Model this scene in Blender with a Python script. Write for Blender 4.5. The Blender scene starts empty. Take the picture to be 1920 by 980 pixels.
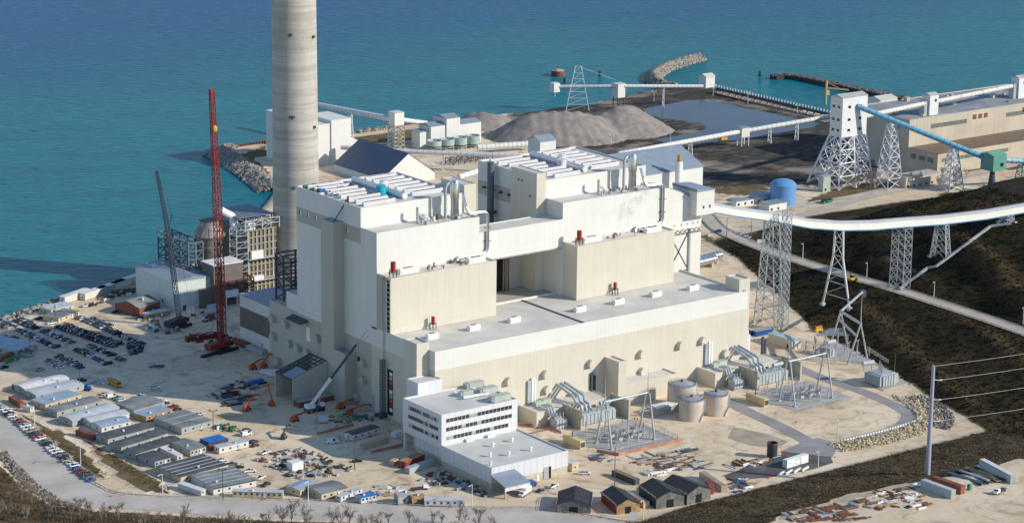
import bpy, math, random
import numpy as np
from mathutils import Vector, Matrix
random.seed(7)
R_ = math.radians
scene = bpy.context.scene
C = scene.collection

# ------------------------------------------------------------- camera
FPX = 4656.5; PITCH = R_(14.342); ROLL = R_(0.673); YAW = R_(36.767)
CAM = np.array([-652.7, -934.1, 380.0])
def _w(v):
    c, s = math.cos(YAW), math.sin(YAW)
    return np.array([v[0]*c + v[1]*s, -v[0]*s + v[1]*c, v[2]])
_r = np.array([1, 0, 0.]); _f = np.array([0, math.cos(PITCH), -math.sin(PITCH)]); _u = np.array([0, math.sin(PITCH), math.cos(PITCH)])
RX = _w(math.cos(ROLL)*_r + math.sin(ROLL)*_u); UX = _w(-math.sin(ROLL)*_r + math.cos(ROLL)*_u); FX = _w(_f)
cam = bpy.data.cameras.new('camera'); cam.sensor_width = 36; cam.lens = FPX/1920*36; cam.clip_start = 5; cam.clip_end = 30000
co = bpy.data.objects.new('camera', cam); C.objects.link(co)
co.matrix_world = Matrix(((RX[0], UX[0], -FX[0], CAM[0]), (RX[1], UX[1], -FX[1], CAM[1]), (RX[2], UX[2], -FX[2], CAM[2]), (0, 0, 0, 1)))
scene.camera = co

# ------------------------------------------------------------- sky, sun, exposure
SUN = Vector((0.617*math.cos(R_(26)), -0.787*math.cos(R_(26)), math.sin(R_(26)))).normalized()
world = bpy.data.worlds.new('World'); scene.world = world; world.use_nodes = True
nt = world.node_tree; bg = nt.nodes['Background']
sky = nt.nodes.new('ShaderNodeTexSky'); sky.sky_type = 'NISHITA'; sky.sun_disc = False
sky.sun_elevation = R_(26); sky.sun_rotation = math.atan2(SUN.x, SUN.y)
sky.air_density = 1.0; sky.dust_density = 0.0; sky.ozone_density = 3.0
nt.links.new(sky.outputs[0], bg.inputs[0]); bg.inputs[1].default_value = 0.135
sl = bpy.data.lights.new('sun', 'SUN'); sl.energy = 3.9; sl.angle = R_(0.53); sl.color = (1.0, 0.93, 0.80)
so = bpy.data.objects.new('sun', sl); C.objects.link(so); so.rotation_euler = (-SUN).to_track_quat('-Z', 'Y').to_euler(); so.location = (300, -600, 600)
vs = scene.view_settings; vs.view_transform = 'Standard'; vs.look = 'None'; vs.exposure = 0.25; vs.gamma = 1; vs.use_curve_mapping = False

# ------------------------------------------------------------- surveying helpers: a photograph point and a height give a place on the ground
def G(px, py, z=0.0):
    d = FX + RX*(px-960)/FPX - UX*(py-490)/FPX
    return Vector(CAM + d*((z-CAM[2])/d[2]))
def K(ox, oy, s):
    return lambda x, y, z=0.0: G(ox + x/s, oy + y/s, z)
def zt(P, py):
    d0 = np.array([P[0], P[1], 0.]) - CAM; k = (490-py)/FPX
    return float((k*(d0 @ FX) - (d0 @ UX))/(UX[2] - k*FX[2]))
def sm(a, b, x): t = np.clip((x-a)/(b-a), 0, 1); return t*t*(3-2*t)
def lerp(a, b, t): return a + (b-a)*t

# ------------------------------------------------------------- mesh builder
class MB:
    def __init__(s): s.v = []; s.f = []; s.mi = []; s.cur = 0
    def add(s, vs_, fs):
        o = len(s.v); s.v += [tuple(p) for p in vs_]
        for q in fs: s.f.append([o+i for i in q]); s.mi.append(s.cur)
        return s
    def box(s, x0, x1, y0, y1, z0, z1):
        return s.add([(x0,y0,z0),(x1,y0,z0),(x1,y1,z0),(x0,y1,z0),(x0,y0,z1),(x1,y0,z1),(x1,y1,z1),(x0,y1,z1)],
              [(3,2,1,0),(4,5,6,7),(0,1,5,4),(1,2,6,5),(2,3,7,6),(3,0,4,7)])
    def obox(s, o, u, v, w):
        o, u, v, w = Vector(o), Vector(u), Vector(v), Vector(w)
        p = [o, o+u, o+u+v, o+v]; p += [a+w for a in p]
        fs = [(3,2,1,0),(4,5,6,7),(0,1,5,4),(1,2,6,5),(2,3,7,6),(3,0,4,7)]
        if u.cross(v).dot(w) < 0: fs = [q[::-1] for q in fs]
        return s.add(p, fs)
    def prism(s, pts, z0, z1):
        n = len(pts); a = sum(pts[i][0]*pts[(i+1)%n][1]-pts[(i+1)%n][0]*pts[i][1] for i in range(n))
        if a < 0: pts = pts[::-1]
        return s.add([(p[0],p[1],z0) for p in pts]+[(p[0],p[1],z1) for p in pts],
              [tuple(range(n))[::-1], tuple(range(n,2*n))]+[(i,(i+1)%n,n+(i+1)%n,n+i) for i in range(n)])
    def extr(s, pts, d):          # planar 3d outline extruded along d
        n = len(pts); d = Vector(d); p = [Vector(q) for q in pts]
        nn = Vector((0,0,0))
        for i in range(n): nn += p[i].cross(p[(i+1)%n])
        if nn.dot(d) > 0: pass
        else: p = p[::-1]
        return s.add(p+[q+d for q in p], [tuple(range(n))[::-1], tuple(range(n,2*n))]+[(i,(i+1)%n,n+(i+1)%n,n+i) for i in range(n)])
    def face(s, pts): return s.add(pts, [tuple(range(len(pts)))])
    def beam(s, p, q, w, h=None):
        p, q = Vector(p), Vector(q); h = h or w; d = (q-p)
        if d.length < 1e-4: return s
        d.normalize(); a = d.cross(Vector((0,0,1)))
        if a.length < 1e-3: a = Vector((1,0,0))
        a.normalize(); b = a.cross(d); a *= w/2; b *= h/2
        P = [p-a-b, p+a-b, p+a+b, p-a+b, q-a-b, q+a-b, q+a+b, q-a+b]
        return s.add(P, [(0,1,2,3),(7,6,5,4),(4,5,1,0),(5,6,2,1),(6,7,3,2),(7,4,0,3)])
    def cyl(s, p, q, r, n=12, r2=None, caps=True):
        p, q = Vector(p), Vector(q); r2 = r if r2 is None else r2; d = (q-p).normalized(); a = d.cross(Vector((0,0,1)))
        if a.length < 1e-3: a = Vector((1,0,0))
        a.normalize(); b = d.cross(a)
        P = []
        for c, rr in ((p, r), (q, r2)):
            P += [c + (a*math.cos(2*math.pi*i/n) + b*math.sin(2*math.pi*i/n))*rr for i in range(n)]
        fs = [(i,(i+1)%n,n+(i+1)%n,n+i) for i in range(n)]
        if caps: fs += [tuple(range(n))[::-1], tuple(range(n,2*n))]
        return s.add(P, fs)
    def lathe(s, c, prof, n=24):
        c = Vector(c); P = []; m = len(prof)
        for r, z in prof: P += [c + Vector((r*math.cos(2*math.pi*i/n), r*math.sin(2*math.pi*i/n), z)) for i in range(n)]
        fs = [(k*n+i, k*n+(i+1)%n, (k+1)*n+(i+1)%n, (k+1)*n+i) for k in range(m-1) for i in range(n)]
        fs += [tuple(range(n))[::-1], tuple(range((m-1)*n, m*n))]
        return s.add(P, fs)
    def tube(s, pts, r, n=8):
        pts = [Vector(p) for p in pts]
        for a, b in zip(pts[:-1], pts[1:]): s.cyl(a, b, r, n)
        return s
    def sphere(s, c, r, n=8, sq=(1,1,1)):
        c = Vector(c); prof = [(math.sin(math.pi*k/(n//2+1)), -math.cos(math.pi*k/(n//2+1))) for k in range(1, n//2+1)]
        P = []; 
        for a, z in prof: P += [c + Vector((a*math.cos(2*math.pi*i/n)*r*sq[0], a*math.sin(2*math.pi*i/n)*r*sq[1], z*r*sq[2])) for i in range(n)]
        m = len(prof)
        fs = [(k*n+i, k*n+(i+1)%n, (k+1)*n+(i+1)%n, (k+1)*n+i) for k in range(m-1) for i in range(n)]
        fs += [tuple(range(n))[::-1], tuple(range((m-1)*n, m*n))]
        return s.add(P, fs)
    def mesh(s, name, mats, base=(0,0,0), smooth=False):
        me = bpy.data.meshes.new(name); b = base
        me.from_pydata([(p[0]-b[0], p[1]-b[1], p[2]-b[2]) for p in s.v], [], s.f)
        if not isinstance(mats, (list, tuple)): mats = [mats]
        for m in mats: me.materials.append(m)
        if len(mats) > 1: me.polygons.foreach_set('material_index', s.mi)
        if smooth: me.polygons.foreach_set('use_smooth', [True]*len(s.f)); 
        me.update()
        if smooth: me.set_sharp_from_angle(angle=R_(40))
        return me
def tag(o, label=None, cat=None, group=None, kind=None):
    if label: o['label'] = label
    if cat: o['category'] = cat
    if group: o['group'] = group
    if kind: o['kind'] = kind
    return o
class Thing:
    def __init__(s, name, label, cat, base, group=None):
        s.o = bpy.data.objects.new(name, None); C.objects.link(s.o); s.b = Vector(base); s.o.location = s.b; s.o.empty_display_size = 1
        tag(s.o, label, cat, group)
    def part(s, name, mb, mat, smooth=False, parent=None, label=None, kind=None):
        o = bpy.data.objects.new(name, mb.mesh(name, mat, s.b, smooth)); C.objects.link(o); o.parent = parent or s.o
        tag(o, label, kind=kind)
        return o
    def inst(s, name, me, loc, rot=None, parent=None):      # shared mesh piece at a place
        o = bpy.data.objects.new(name, me); C.objects.link(o); o.parent = parent or s.o; o.location = Vector(loc)-s.b
        if rot is not None: o.rotation_mode = 'QUATERNION'; o.rotation_quaternion = rot
        return o
def solo(name, mb, mat, label, cat, base=None, group=None, smooth=False, kind=None):
    if base is None:
        n = len(mb.v); base = (sum(p[0] for p in mb.v)/n, sum(p[1] for p in mb.v)/n, min(p[2] for p in mb.v))
    o = bpy.data.objects.new(name, mb.mesh(name, mat, base, smooth)); C.objects.link(o); o.location = base
    return tag(o, label, cat, group, kind)
def struct(name, mb, mat, kind='structure', smooth=False):
    o = bpy.data.objects.new(name, mb.mesh(name, mat, (0,0,0), smooth)); C.objects.link(o); o['kind'] = kind
    return o

# ------------------------------------------------------------- materials
def N(t, kind, **kw):
    n = t.nodes.new(kind)
    for k, v in kw.items(): setattr(n, k, v)
    return n
def mathn(t, op, a, b=None, c=None):
    n = N(t, 'ShaderNodeMath', operation=op)
    for i, x in enumerate((a, b, c)):
        if x is None: continue
        if isinstance(x, (int, float)): n.inputs[i].default_value = x
        else: t.links.new(x, n.inputs[i])
    return n.outputs[0]
def noise(t, vec, scale, detail=4, rough=.55, mapscale=None):
    n = N(t, 'ShaderNodeTexNoise'); n.inputs['Scale'].default_value = scale; n.inputs['Detail'].default_value = detail; n.inputs['Roughness'].default_value = rough
    if mapscale:
        m = N(t, 'ShaderNodeMapping'); m.inputs['Scale'].default_value = mapscale; t.links.new(vec, m.inputs['Vector']); vec = m.outputs[0]
    t.links.new(vec, n.inputs['Vector'])
    return n.outputs['Fac']
def mix(t, fac, a, b, blend='MIX'):
    n = N(t, 'ShaderNodeMix', data_type='RGBA', blend_type=blend)
    for key, x in ((0, fac), (6, a), (7, b)):
        if isinstance(x, (int, float)): n.inputs[key].default_value = x
        elif isinstance(x, tuple): n.inputs[key].default_value = (*x[:3], 1)
        else: t.links.new(x, n.inputs[key])
    return n.outputs[2]
def ramp(t, fac, lo, hi):
    n = N(t, 'ShaderNodeMapRange'); n.interpolation_type = 'SMOOTHSTEP'
    t.links.new(fac, n.inputs[0]); n.inputs[1].default_value = lo; n.inputs[2].default_value = hi
    return n.outputs[0]
MATS = {}
def mat(name, col, rough=.6, metal=0, var=.12, vs_=.25, rib=None, bump=0, bs=2.0, streak=0, stain=None, world=True, spec=.4):
    if name in MATS: return MATS[name]
    m = bpy.data.materials.new(name); m.use_nodes = True; t = m.node_tree; b = t.nodes['Principled BSDF']; MATS[name] = m
    b.inputs['Roughness'].default_value = rough; b.inputs['Metallic'].default_value = metal; b.inputs['Specular IOR Level'].default_value = spec
    pos = N(t, 'ShaderNodeNewGeometry').outputs['Position'] if world else N(t, 'ShaderNodeTexCoord').outputs['Object']
    fac = ramp(t, noise(t, pos, vs_, 5), .3, .7)
    c = mix(t, fac, tuple(x*(1-var) for x in col), tuple(min(1, x*(1+var)) for x in col))
    if stain: c = mix(t, ramp(t, noise(t, pos, stain[2], 6, .65), stain[3], stain[3]+.15), c, stain[0]) if stain[1] is None else c
    if streak:
        f = ramp(t, noise(t, pos, .5, 3, .5, (1.6, 1.6, .05)), .35, .75)
        c = mix(t, mathn(t, 'MULTIPLY', f, streak), c, tuple(x*.55 for x in col))
    h = None
    if rib:
        sx = N(t, 'ShaderNodeSeparateXYZ'); t.links.new(pos, sx.inputs[0])
        q = mathn(t, 'ADD', sx.outputs[0], sx.outputs[1])
        w = mathn(t, 'ABSOLUTE', mathn(t, 'SUBTRACT', mathn(t, 'FRACT', mathn(t, 'MULTIPLY', q, 1/rib)), .5))
        g = ramp(t, w, .33, .47)                       # narrow joint between ribs
        c = mix(t, mathn(t, 'MULTIPLY', g, .16), c, tuple(x*.35 for x in col))
        h = mathn(t, 'MULTIPLY', g, -1.0)
        cx = N(t, 'ShaderNodeCombineXYZ'); t.links.new(mathn(t, 'FLOOR', mathn(t, 'MULTIPLY', q, 1/(rib*3))), cx.inputs[0]); t.links.new(mathn(t, 'FLOOR', mathn(t, 'MULTIPLY', sx.outputs[2], 1/9.3)), cx.inputs[1])
        wn = N(t, 'ShaderNodeTexWhiteNoise'); wn.noise_dimensions = '2D'; t.links.new(cx.outputs[0], wn.inputs['Vector'])
        c = mix(t, mathn(t, 'MULTIPLY', wn.outputs['Value'], .06), c, tuple(x*.6 for x in col))
        jz = mathn(t, 'ABSOLUTE', mathn(t, 'SUBTRACT', mathn(t, 'FRACT', mathn(t, 'MULTIPLY', sx.outputs[2], 1/9.3)), .5)); c = mix(t, mathn(t, 'MULTIPLY', ramp(t, jz, .488, .497), .18), c, tuple(x*.4 for x in col))
        d_ = ramp(t, noise(t, pos, .9, 5, .7, (1, 1, .06)), .60, .78); c = mix(t, mathn(t, 'MULTIPLY', d_, .07), c, (.30,.22,.15))
    t.links.new(c, b.inputs['Base Color'])
    if bump or rib:
        bn = N(t, 'ShaderNodeBump'); bn.inputs['Strength'].default_value = bump or .25; bn.inputs['Distance'].default_value = .12
        if h is None: h = noise(t, pos, bs, 5)
        t.links.new(h, bn.inputs['Height']); t.links.new(bn.outputs[0], b.inputs['Normal'])
    return m
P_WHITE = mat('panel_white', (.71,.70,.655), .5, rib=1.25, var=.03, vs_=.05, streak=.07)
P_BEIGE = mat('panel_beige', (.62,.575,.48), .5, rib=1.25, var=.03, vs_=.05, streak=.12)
P_SHADED = mat('panel_beige_shaded', (.47,.45,.385), .5, rib=1.25, var=.03, vs_=.05, streak=.10)  # beige panel with shade put into its colour, for walls facing away from the sun
P_LILAC = mat('panel_silver_white', (.66,.655,.67), .45, rib=3.6, var=.03, vs_=.1)
BLOCK = mat('block_masonry', (.50,.44,.33), .85, var=.15, vs_=.6, bump=.3)
ROOF = mat('membrane_roof', (.62,.59,.535), .8, var=.10, vs_=.08, streak=0, bump=.1, bs=.6)
ROOF_L = mat('membrane_roof_light', (.60,.58,.54), .8, var=.08, vs_=.1)
TRIM = mat('trim_metal', (.72,.70,.64), .5, var=.05)
ROOF_BLUE = mat('slate_blue_metal_roof', (.10,.125,.175), .45, rib=1.5, var=.06)
ROOF_SLATE = mat('grey_blue_metal_roof', (.26,.31,.37), .45, rib=1.5, var=.08)
DUCT = mat('galvanised_duct', (.68,.68,.68), .35, metal=.15, var=.06)
SILVER = mat('stainless_cladding', (.55,.56,.56), .28, metal=.9, var=.1, vs_=.6)
STEEL_G = mat('galvanised_steel', (.42,.45,.47), .5, metal=.3, var=.12)
STEEL_D = mat('painted_dark_steel', (.055,.075,.095), .55, var=.2)
STEEL_W = mat('white_painted_steel', (.66,.67,.69), .5, var=.1)
CONC = mat('concrete', (.45,.42,.36), .85, var=.15, vs_=.4, bump=.15)
TUBE_W = mat('white_conveyor_tube', (.68,.67,.64), .45, var=.05, vs_=.2, streak=.05)
TUBE_J = mat('conveyor_joint_band', (.42,.43,.43), .5, var=.1)
BLUE = mat('sky_blue_paint', (.13,.34,.52), .45, var=.08)
BLUE_J = mat('blue_joint_band', (.08,.2,.32), .5)
RED = mat('red_paint', (.30,.022,.018), .5, var=.2)
RED2 = mat('crane_red_paint', (.24,.03,.026), .5, var=.2)
ORANGE = mat('orange_paint', (.55,.11,.025), .5, var=.2)
RUST = mat('rusty_steel', (.19,.075,.04), .8, var=.4, vs_=.8)
YELLOW = mat('yellow_paint', (.62,.36,.05), .5, var=.15)
CREAMY = mat('cream_yellow_paint', (.66,.52,.26), .5, var=.08)
BLACK = mat('black_rubber', (.02,.02,.022), .7)
GLASS = mat('dark_glass', (.02,.03,.035), .12, var=.3, vs_=.9, spec=.8)
GLASS_L = mat('pale_blind_glass', (.33,.40,.38), .2, var=.3, vs_=.8)
GREENB = mat('green_paint', (.03,.22,.10), .5)
TEALG = mat('sea_green_paint', (.12,.33,.26), .5, var=.1)
WOOD = mat('plywood', (.36,.24,.12), .8, var=.3, vs_=.5)
WHITE = mat('white_paint', (.78,.78,.76), .45, var=.05)
GREYP = mat('grey_paint', (.38,.40,.41), .5, var=.1)
BLUE_T = mat('blue_tarpaulin', (.02,.16,.45), .5, var=.2, vs_=.8)
TEAL_T = mat('turquoise_tarpaulin', (.01,.36,.48), .45, var=.2, vs_=1.2)
NAVY = mat('container_blue', (.018,.07,.26), .5, rib=.6)
C_RED = mat('container_red', (.30,.045,.025), .6, rib=.6, var=.2)
C_BRICK = mat('container_brick', (.24,.075,.045), .65, rib=.6, var=.25)
C_TAN = mat('container_tan', (.48,.40,.27), .6, rib=.6, var=.1)
C_GREY = mat('container_grey', (.40,.42,.43), .6, rib=.6, var=.1)
C_DARK = mat('container_dark', (.06,.065,.07), .6, rib=.6, var=.2)
# ============================================================= TERRAIN
K2 = K(0, 700, 3.5); K1 = K(0, 480, 3.692); K3 = K(400, 640, 2.883); K7 = K(1000, 780, 3.84); K8 = K(1420, 640, 2.882); D5 = K(960, 680, 5.444); D6 = K(1400, 560, 4.9); Q = K(260, 360, 3.267)
def gp(l, z=0, k=G): return [k(*p, z) for p in l]
COAST = [(-900,-900),(-900,60),(-500,178),(-250,258),(-79,313),(-20,338),(30,349),(75,372),(130,418),(190,480),(226,521),(246,600),(256,645),(272,668)] + \
   [tuple(p)[:2] for p in gp([(510,266),(600,254),(660,246),(800,224),(905,213),(1000,206),(1110,189),(1200,168),(1262,156),(1335,158),(1352,164),(1440,184),(1560,212),(1610,212),(1660,196),(1720,193),(1800,176),(1920,146),(2100,110)])] + [(1700,600),(1700,-900)]
LO_ROAD = [(0,490),(100,600),(230,720),(370,810),(500,860),(640,882),(900,893),(1300,922),(1820,945)]          # near edge of the entrance road (left crop)
NEAR = [(-900,120)] + [tuple(K2(-500,60))[:2], tuple(K2(-160,310))[:2]] + [tuple(K2(x-(25 if x < 450 else 0),y+(45 if x < 450 else 14)))[:2] for x, y in LO_ROAD] + [tuple(p)[:2] for p in gp([(700,979),(900,986),(1100,988),(1200,974)])] + [(40,-140),(120,-141),(232,-142),(330,-160),(600,-200),(1700,-250)]
HFOOT = np.array([(-330,190),(-260,205),(-190,216),(-140,231),(-97,242),(-39,263),(26,279),(55,293),(120,325),(166,347),(256,383),(320,400)])   # y, x of the bluff foot
HROAD = np.array([(-330,300,17),(-200,322,14),(-60,352,10.5),(46,364,8),(115,370,5),(173,379,2.5),(222,390,1),(247,398,.3),(268,410,0),(291,423,0),(330,442,0)])          # y, x, z of the hillside road
def segdist(X, Y, pts, closed=False):
    d = np.full(X.shape, 1e9); n = len(pts)
    for i in range(n if closed else n-1):
        ax, ay = pts[i][:2]; bx, by = pts[(i+1) % n][:2]; dx, dy = bx-ax, by-ay
        t = np.clip(((X-ax)*dx+(Y-ay)*dy)/(dx*dx+dy*dy+1e-9), 0, 1)
        d = np.minimum(d, np.hypot(X-ax-t*dx, Y-ay-t*dy))
    return d
def inside(X, Y, pts):
    r = np.zeros(X.shape, bool); n = len(pts)
    for i in range(n):
        ax, ay = pts[i][:2]; bx, by = pts[(i+1) % n][:2]
        if ay == by: continue
        c = ((ay > Y) != (by > Y)) & (X < (bx-ax)*(Y-ay)/(by-ay)+ax); r ^= c
    return r
rng = np.random.default_rng(3)
_g = rng.random((64, 64))
def vnoise(x, y):
    x = np.asarray(x, float); y = np.asarray(y, float)
    i, j = np.floor(x).astype(int), np.floor(y).astype(int); u, v = x-i, y-j; u = u*u*(3-2*u); v = v*v*(3-2*v)
    g = lambda a, b: _g[a % 64, b % 64]
    return (g(i,j)*(1-u)+g(i+1,j)*u)*(1-v)+(g(i,j+1)*(1-u)+g(i+1,j+1)*u)*v
def fbm(x, y, s, o=4):
    r = 0; a = .5
    for k in range(o): r = r + a*vnoise(x/s+17*k, y/s+5*k); s /= 2; a /= 2
    return r
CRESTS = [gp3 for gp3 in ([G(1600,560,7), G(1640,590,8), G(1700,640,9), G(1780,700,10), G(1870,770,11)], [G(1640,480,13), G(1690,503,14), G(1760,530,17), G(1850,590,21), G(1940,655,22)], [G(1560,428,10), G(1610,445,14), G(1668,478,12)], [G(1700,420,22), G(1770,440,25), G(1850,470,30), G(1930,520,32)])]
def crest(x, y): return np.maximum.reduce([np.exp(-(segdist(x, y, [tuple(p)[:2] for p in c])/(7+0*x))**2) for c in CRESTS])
NEARPOLY = NEAR + [(1700,-2000),(-900,-2000)]
def height(x, y):
    x = np.asarray(x, float); y = np.asarray(y, float)
    xf = np.interp(y, HFOOT[:,0], HFOOT[:,1]); xr = np.interp(y, HROAD[:,0], HROAD[:,1]); zr = np.interp(y, HROAD[:,0], HROAD[:,2])
    wob = (fbm(x, y, 40)-.47)
    xf = xf + wob*4
    lowb = zr*sm(0, 1, (x-xf)/np.maximum(xr-7-xf, 5))
    d = np.maximum(x-xr-7, 0)
    rdg = crest(x, y)
    top = 17*sm(0,42,d) + 12*sm(35,100,d) + .05*np.maximum(d-100,0) + wob*9*sm(0,25,d) + 3*sm(50,95,d)*(fbm(x,y,90)-.4)
    gull = np.exp(-((y-(5-.55*d))/11)**2)*sm(8,45,d)*7                 # gully running up the face
    top = np.maximum(top-gull+4.5*rdg*sm(2,14,d)-1.5*sm(10,30,d), 0)
    north = sm(230, 120, y)
    hill = np.where(x < xr-7, lowb + rdg*2.5*sm(3,15,x-xf)*sm(3,15,xr-7-x) + wob*2*sm(0,12,x-xf)*sm(0,12,xr-7-x), zr + top*north)
    dn = segdist(x, y, NEAR); ins = inside(x, y, NEARPOLY)
    bank = np.where(ins, np.minimum(13, dn*.195*(.75+.5*fbm(x,y,30)))*sm(0,5,dn)+0*dn, 0)
    z = np.maximum(hill, bank)
    dc = segdist(x, y, COAST, True); inl = inside(x, y, COAST)
    s = np.where(inl, dc, -dc)
    z = np.where(s > 7, z, np.where(s < -6, -9, -9+(z+9)*sm(-6, 7, s)))
    return z
def h1(x, y): return float(height(np.array([x]), np.array([y]))[0])
# ground mesh
gx = np.concatenate([np.arange(-880, -300, 20), np.arange(-300, 620, 3.5), np.arange(620, 1000, 5), np.arange(1000, 1690, 30)]); gy = np.concatenate([np.arange(-860,-330,30), np.arange(-330, 420, 3.5), np.arange(420, 760, 5), np.arange(760, 960, 20)])
XX, YY = np.meshgrid(gx, gy); ZZ = height(XX, YY)
nx, ny = len(gx), len(gy)
me = bpy.data.meshes.new('ground'); V = np.stack([XX, YY, ZZ], -1).reshape(-1, 3)
idx = np.arange(nx*ny).reshape(ny, nx)
F = np.stack([idx[:-1,:-1], idx[:-1,1:], idx[1:,1:], idx[1:,:-1]], -1).reshape(-1, 4)
keep = (V[F][:,:,2].max(1) > -8.5); F = F[keep]
me.from_pydata(V.tolist(), [], F.tolist()); me.polygons.foreach_set('use_smooth', [True]*len(F))
COALYARD = [tuple(p)[:2] for p in gp([(880,240),(905,222),(1000,208),(1120,192),(1230,164),(1335,163),(1420,186),(1565,222),(1640,300),(1650,330),(1560,352),(1490,345),(1440,352),(1320,350),(1250,330),(1160,305),(1050,287),(985,262)])]
grass_regions = [[tuple(p)[:2] for p in gp(l)] for l in (
   [(445,290),(500,272),(505,292),(475,296),(505,318),(505,330),(470,312)],
   [(600,262),(720,250),(790,240),(830,236),(790,268),(700,276),(610,300)],
   [(1300,350),(1420,348),(1470,360),(1455,372),(1380,366),(1320,362)],
   [(1306,442),(1325,440),(1345,452),(1350,462),(1330,455)],
   [(1560,356),(1640,338),(1760,322),(1920,296),(1920,318),(1800,322),(1730,338),(1650,356),(1580,372),(1500,388),(1520,372)],
   [(925,268),(990,262),(1000,270),(960,276),(925,277)],
   [K2_ for K2_ in [(x/3.5, 700+y/3.5) for x, y in [(130,255),(230,300),(420,390),(560,500),(680,650),(690,690),(640,690),(470,560),(300,400),(170,300)]]],
   [(x/3.5, 700+y/3.5) for x, y in [(570,445),(700,520),(850,600),(1000,680),(1110,760),(1110,790),(900,770),(760,660),(640,540)]])]
xf = np.interp(YY, HFOOT[:,0], HFOOT[:,1]); xr = np.interp(YY, HROAD[:,0], HROAD[:,1])
gm = sm(-2, 6, XX-xf+ (fbm(XX,YY,20)-.47)*10)*sm(240, 215, YY)
gm = np.maximum(gm, sm(246, 232, YY+(fbm(XX,YY,30)-.47)*25)*sm(0, 20, XX-xr-8))
near_in = inside(XX, YY, NEARPOLY); dn = segdist(XX, YY, NEAR)
UPYARD = [tuple(p)[:2] for p in [K8(150,920,11), K8(500,820,11), K8(760,765,11), K8(960,735,11), K8(1200,680,11), K8(1500,640,11), K8(1500,1300,13), K8(100,1300,13), K8(60,1000,11)]]
gm = np.where(near_in, np.maximum(gm, sm(0, 5, dn)), gm)
uy = inside(XX, YY, UPYARD)
gm = np.where(uy, gm*0, gm)
for rg in grass_regions: gm = np.where(inside(XX, YY, rg), np.maximum(gm, .62), gm)
cm = np.where(inside(XX, YY, COALYARD), 1.0, 0)
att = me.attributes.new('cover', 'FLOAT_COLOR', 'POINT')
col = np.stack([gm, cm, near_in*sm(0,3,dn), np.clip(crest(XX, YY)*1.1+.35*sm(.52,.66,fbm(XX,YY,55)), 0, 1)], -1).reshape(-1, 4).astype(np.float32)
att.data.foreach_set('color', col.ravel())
def ground_mat():
    m = bpy.data.materials.new('ground_cover'); m.use_nodes = True; t = m.node_tree; b = t.nodes['Principled BSDF']; b.inputs['Roughness'].default_value = .95; b.inputs['Specular IOR Level'].default_value = .1
    pos = N(t, 'ShaderNodeNewGeometry').outputs['Position']
    a = N(t, 'ShaderNodeAttribute', attribute_name='cover'); s = N(t, 'ShaderNodeSeparateColor'); t.links.new(a.outputs['Color'], s.inputs[0])
    n1 = noise(t, pos, .018, 6, .6); n2 = noise(t, pos, .12, 6, .65); n3 = noise(t, pos, .9, 4, .6); n4 = noise(t, pos, .05, 5, .6, (1, 3.2, 1))
    d = mix(t, ramp(t, n1, .38, .66), (.66,.52,.36), (.80,.665,.485))
    d = mix(t, mathn(t, 'MULTIPLY', ramp(t, n2, .5, .72), .65), d, (.47,.35,.235))
    d = mix(t, mathn(t, 'MULTIPLY', ramp(t, n4, .56, .7), .4), d, (.82,.70,.53))
    d = mix(t, mathn(t, 'MULTIPLY', ramp(t, n3, .55, .75), .25), d, (.38,.29,.195))
    for sc, k_ in ((.022, .45), (.045, .35), (.09, .3)):
        tn = mathn(t, 'ABSOLUTE', mathn(t, 'SUBTRACT', noise(t, pos, sc, 1.5, .4), .5)); d = mix(t, mathn(t, 'MULTIPLY', mathn(t, 'MULTIPLY', ramp(t, tn, .022, .004), ramp(t, n2, .35, .6)), k_), d, (.30,.22,.15))
    c = mix(t, ramp(t, n2, .35, .65), (.040,.037,.034), (.085,.075,.062)); c = mix(t, ramp(t, n4, .52, .66), c, (.16,.135,.11)); c = mix(t, ramp(t, n1, .50, .64), c, (.30,.25,.20))
    e1 = mathn(t, 'ADD', s.outputs[1], mathn(t, 'MULTIPLY', mathn(t, 'SUBTRACT', n2, .5), .8))
    out = mix(t, ramp(t, e1, .42, .58), d, c)
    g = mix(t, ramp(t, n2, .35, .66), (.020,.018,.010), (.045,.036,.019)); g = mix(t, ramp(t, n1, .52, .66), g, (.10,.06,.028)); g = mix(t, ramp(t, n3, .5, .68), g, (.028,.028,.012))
    g = mix(t, mathn(t, 'MULTIPLY', a.outputs['Alpha'], .75), g, mix(t, n2, (.05,.036,.018), (.15,.10,.05)))  # sunlit crests painted browner, plus scattered browner patches
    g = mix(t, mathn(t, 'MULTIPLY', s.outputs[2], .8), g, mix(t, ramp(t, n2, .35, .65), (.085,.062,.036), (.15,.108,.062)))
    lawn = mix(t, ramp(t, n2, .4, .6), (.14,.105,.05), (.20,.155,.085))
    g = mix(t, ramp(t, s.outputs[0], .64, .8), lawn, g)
    e2 = mathn(t, 'ADD', s.outputs[0], mathn(t, 'MULTIPLY', mathn(t, 'SUBTRACT', n2, .5), .5))
    out = mix(t, ramp(t, e2, .38, .55), out, g)
    t.links.new(out, b.inputs['Base Color'])
    bn = N(t, 'ShaderNodeBump'); bn.inputs['Strength'].default_value = .8; bn.inputs['Distance'].default_value = .6
    hh = mathn(t, 'MULTIPLY', mathn(t, 'ADD', n3, n2), mathn(t, 'ADD', mathn(t, 'MULTIPLY', s.outputs[0], 1.6), .22)); t.links.new(hh, bn.inputs['Height']); t.links.new(bn.outputs[0], b.inputs['Normal'])
    return m
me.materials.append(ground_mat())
go = bpy.data.objects.new('ground', me); C.objects.link(go); go['kind'] = 'structure'

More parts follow.
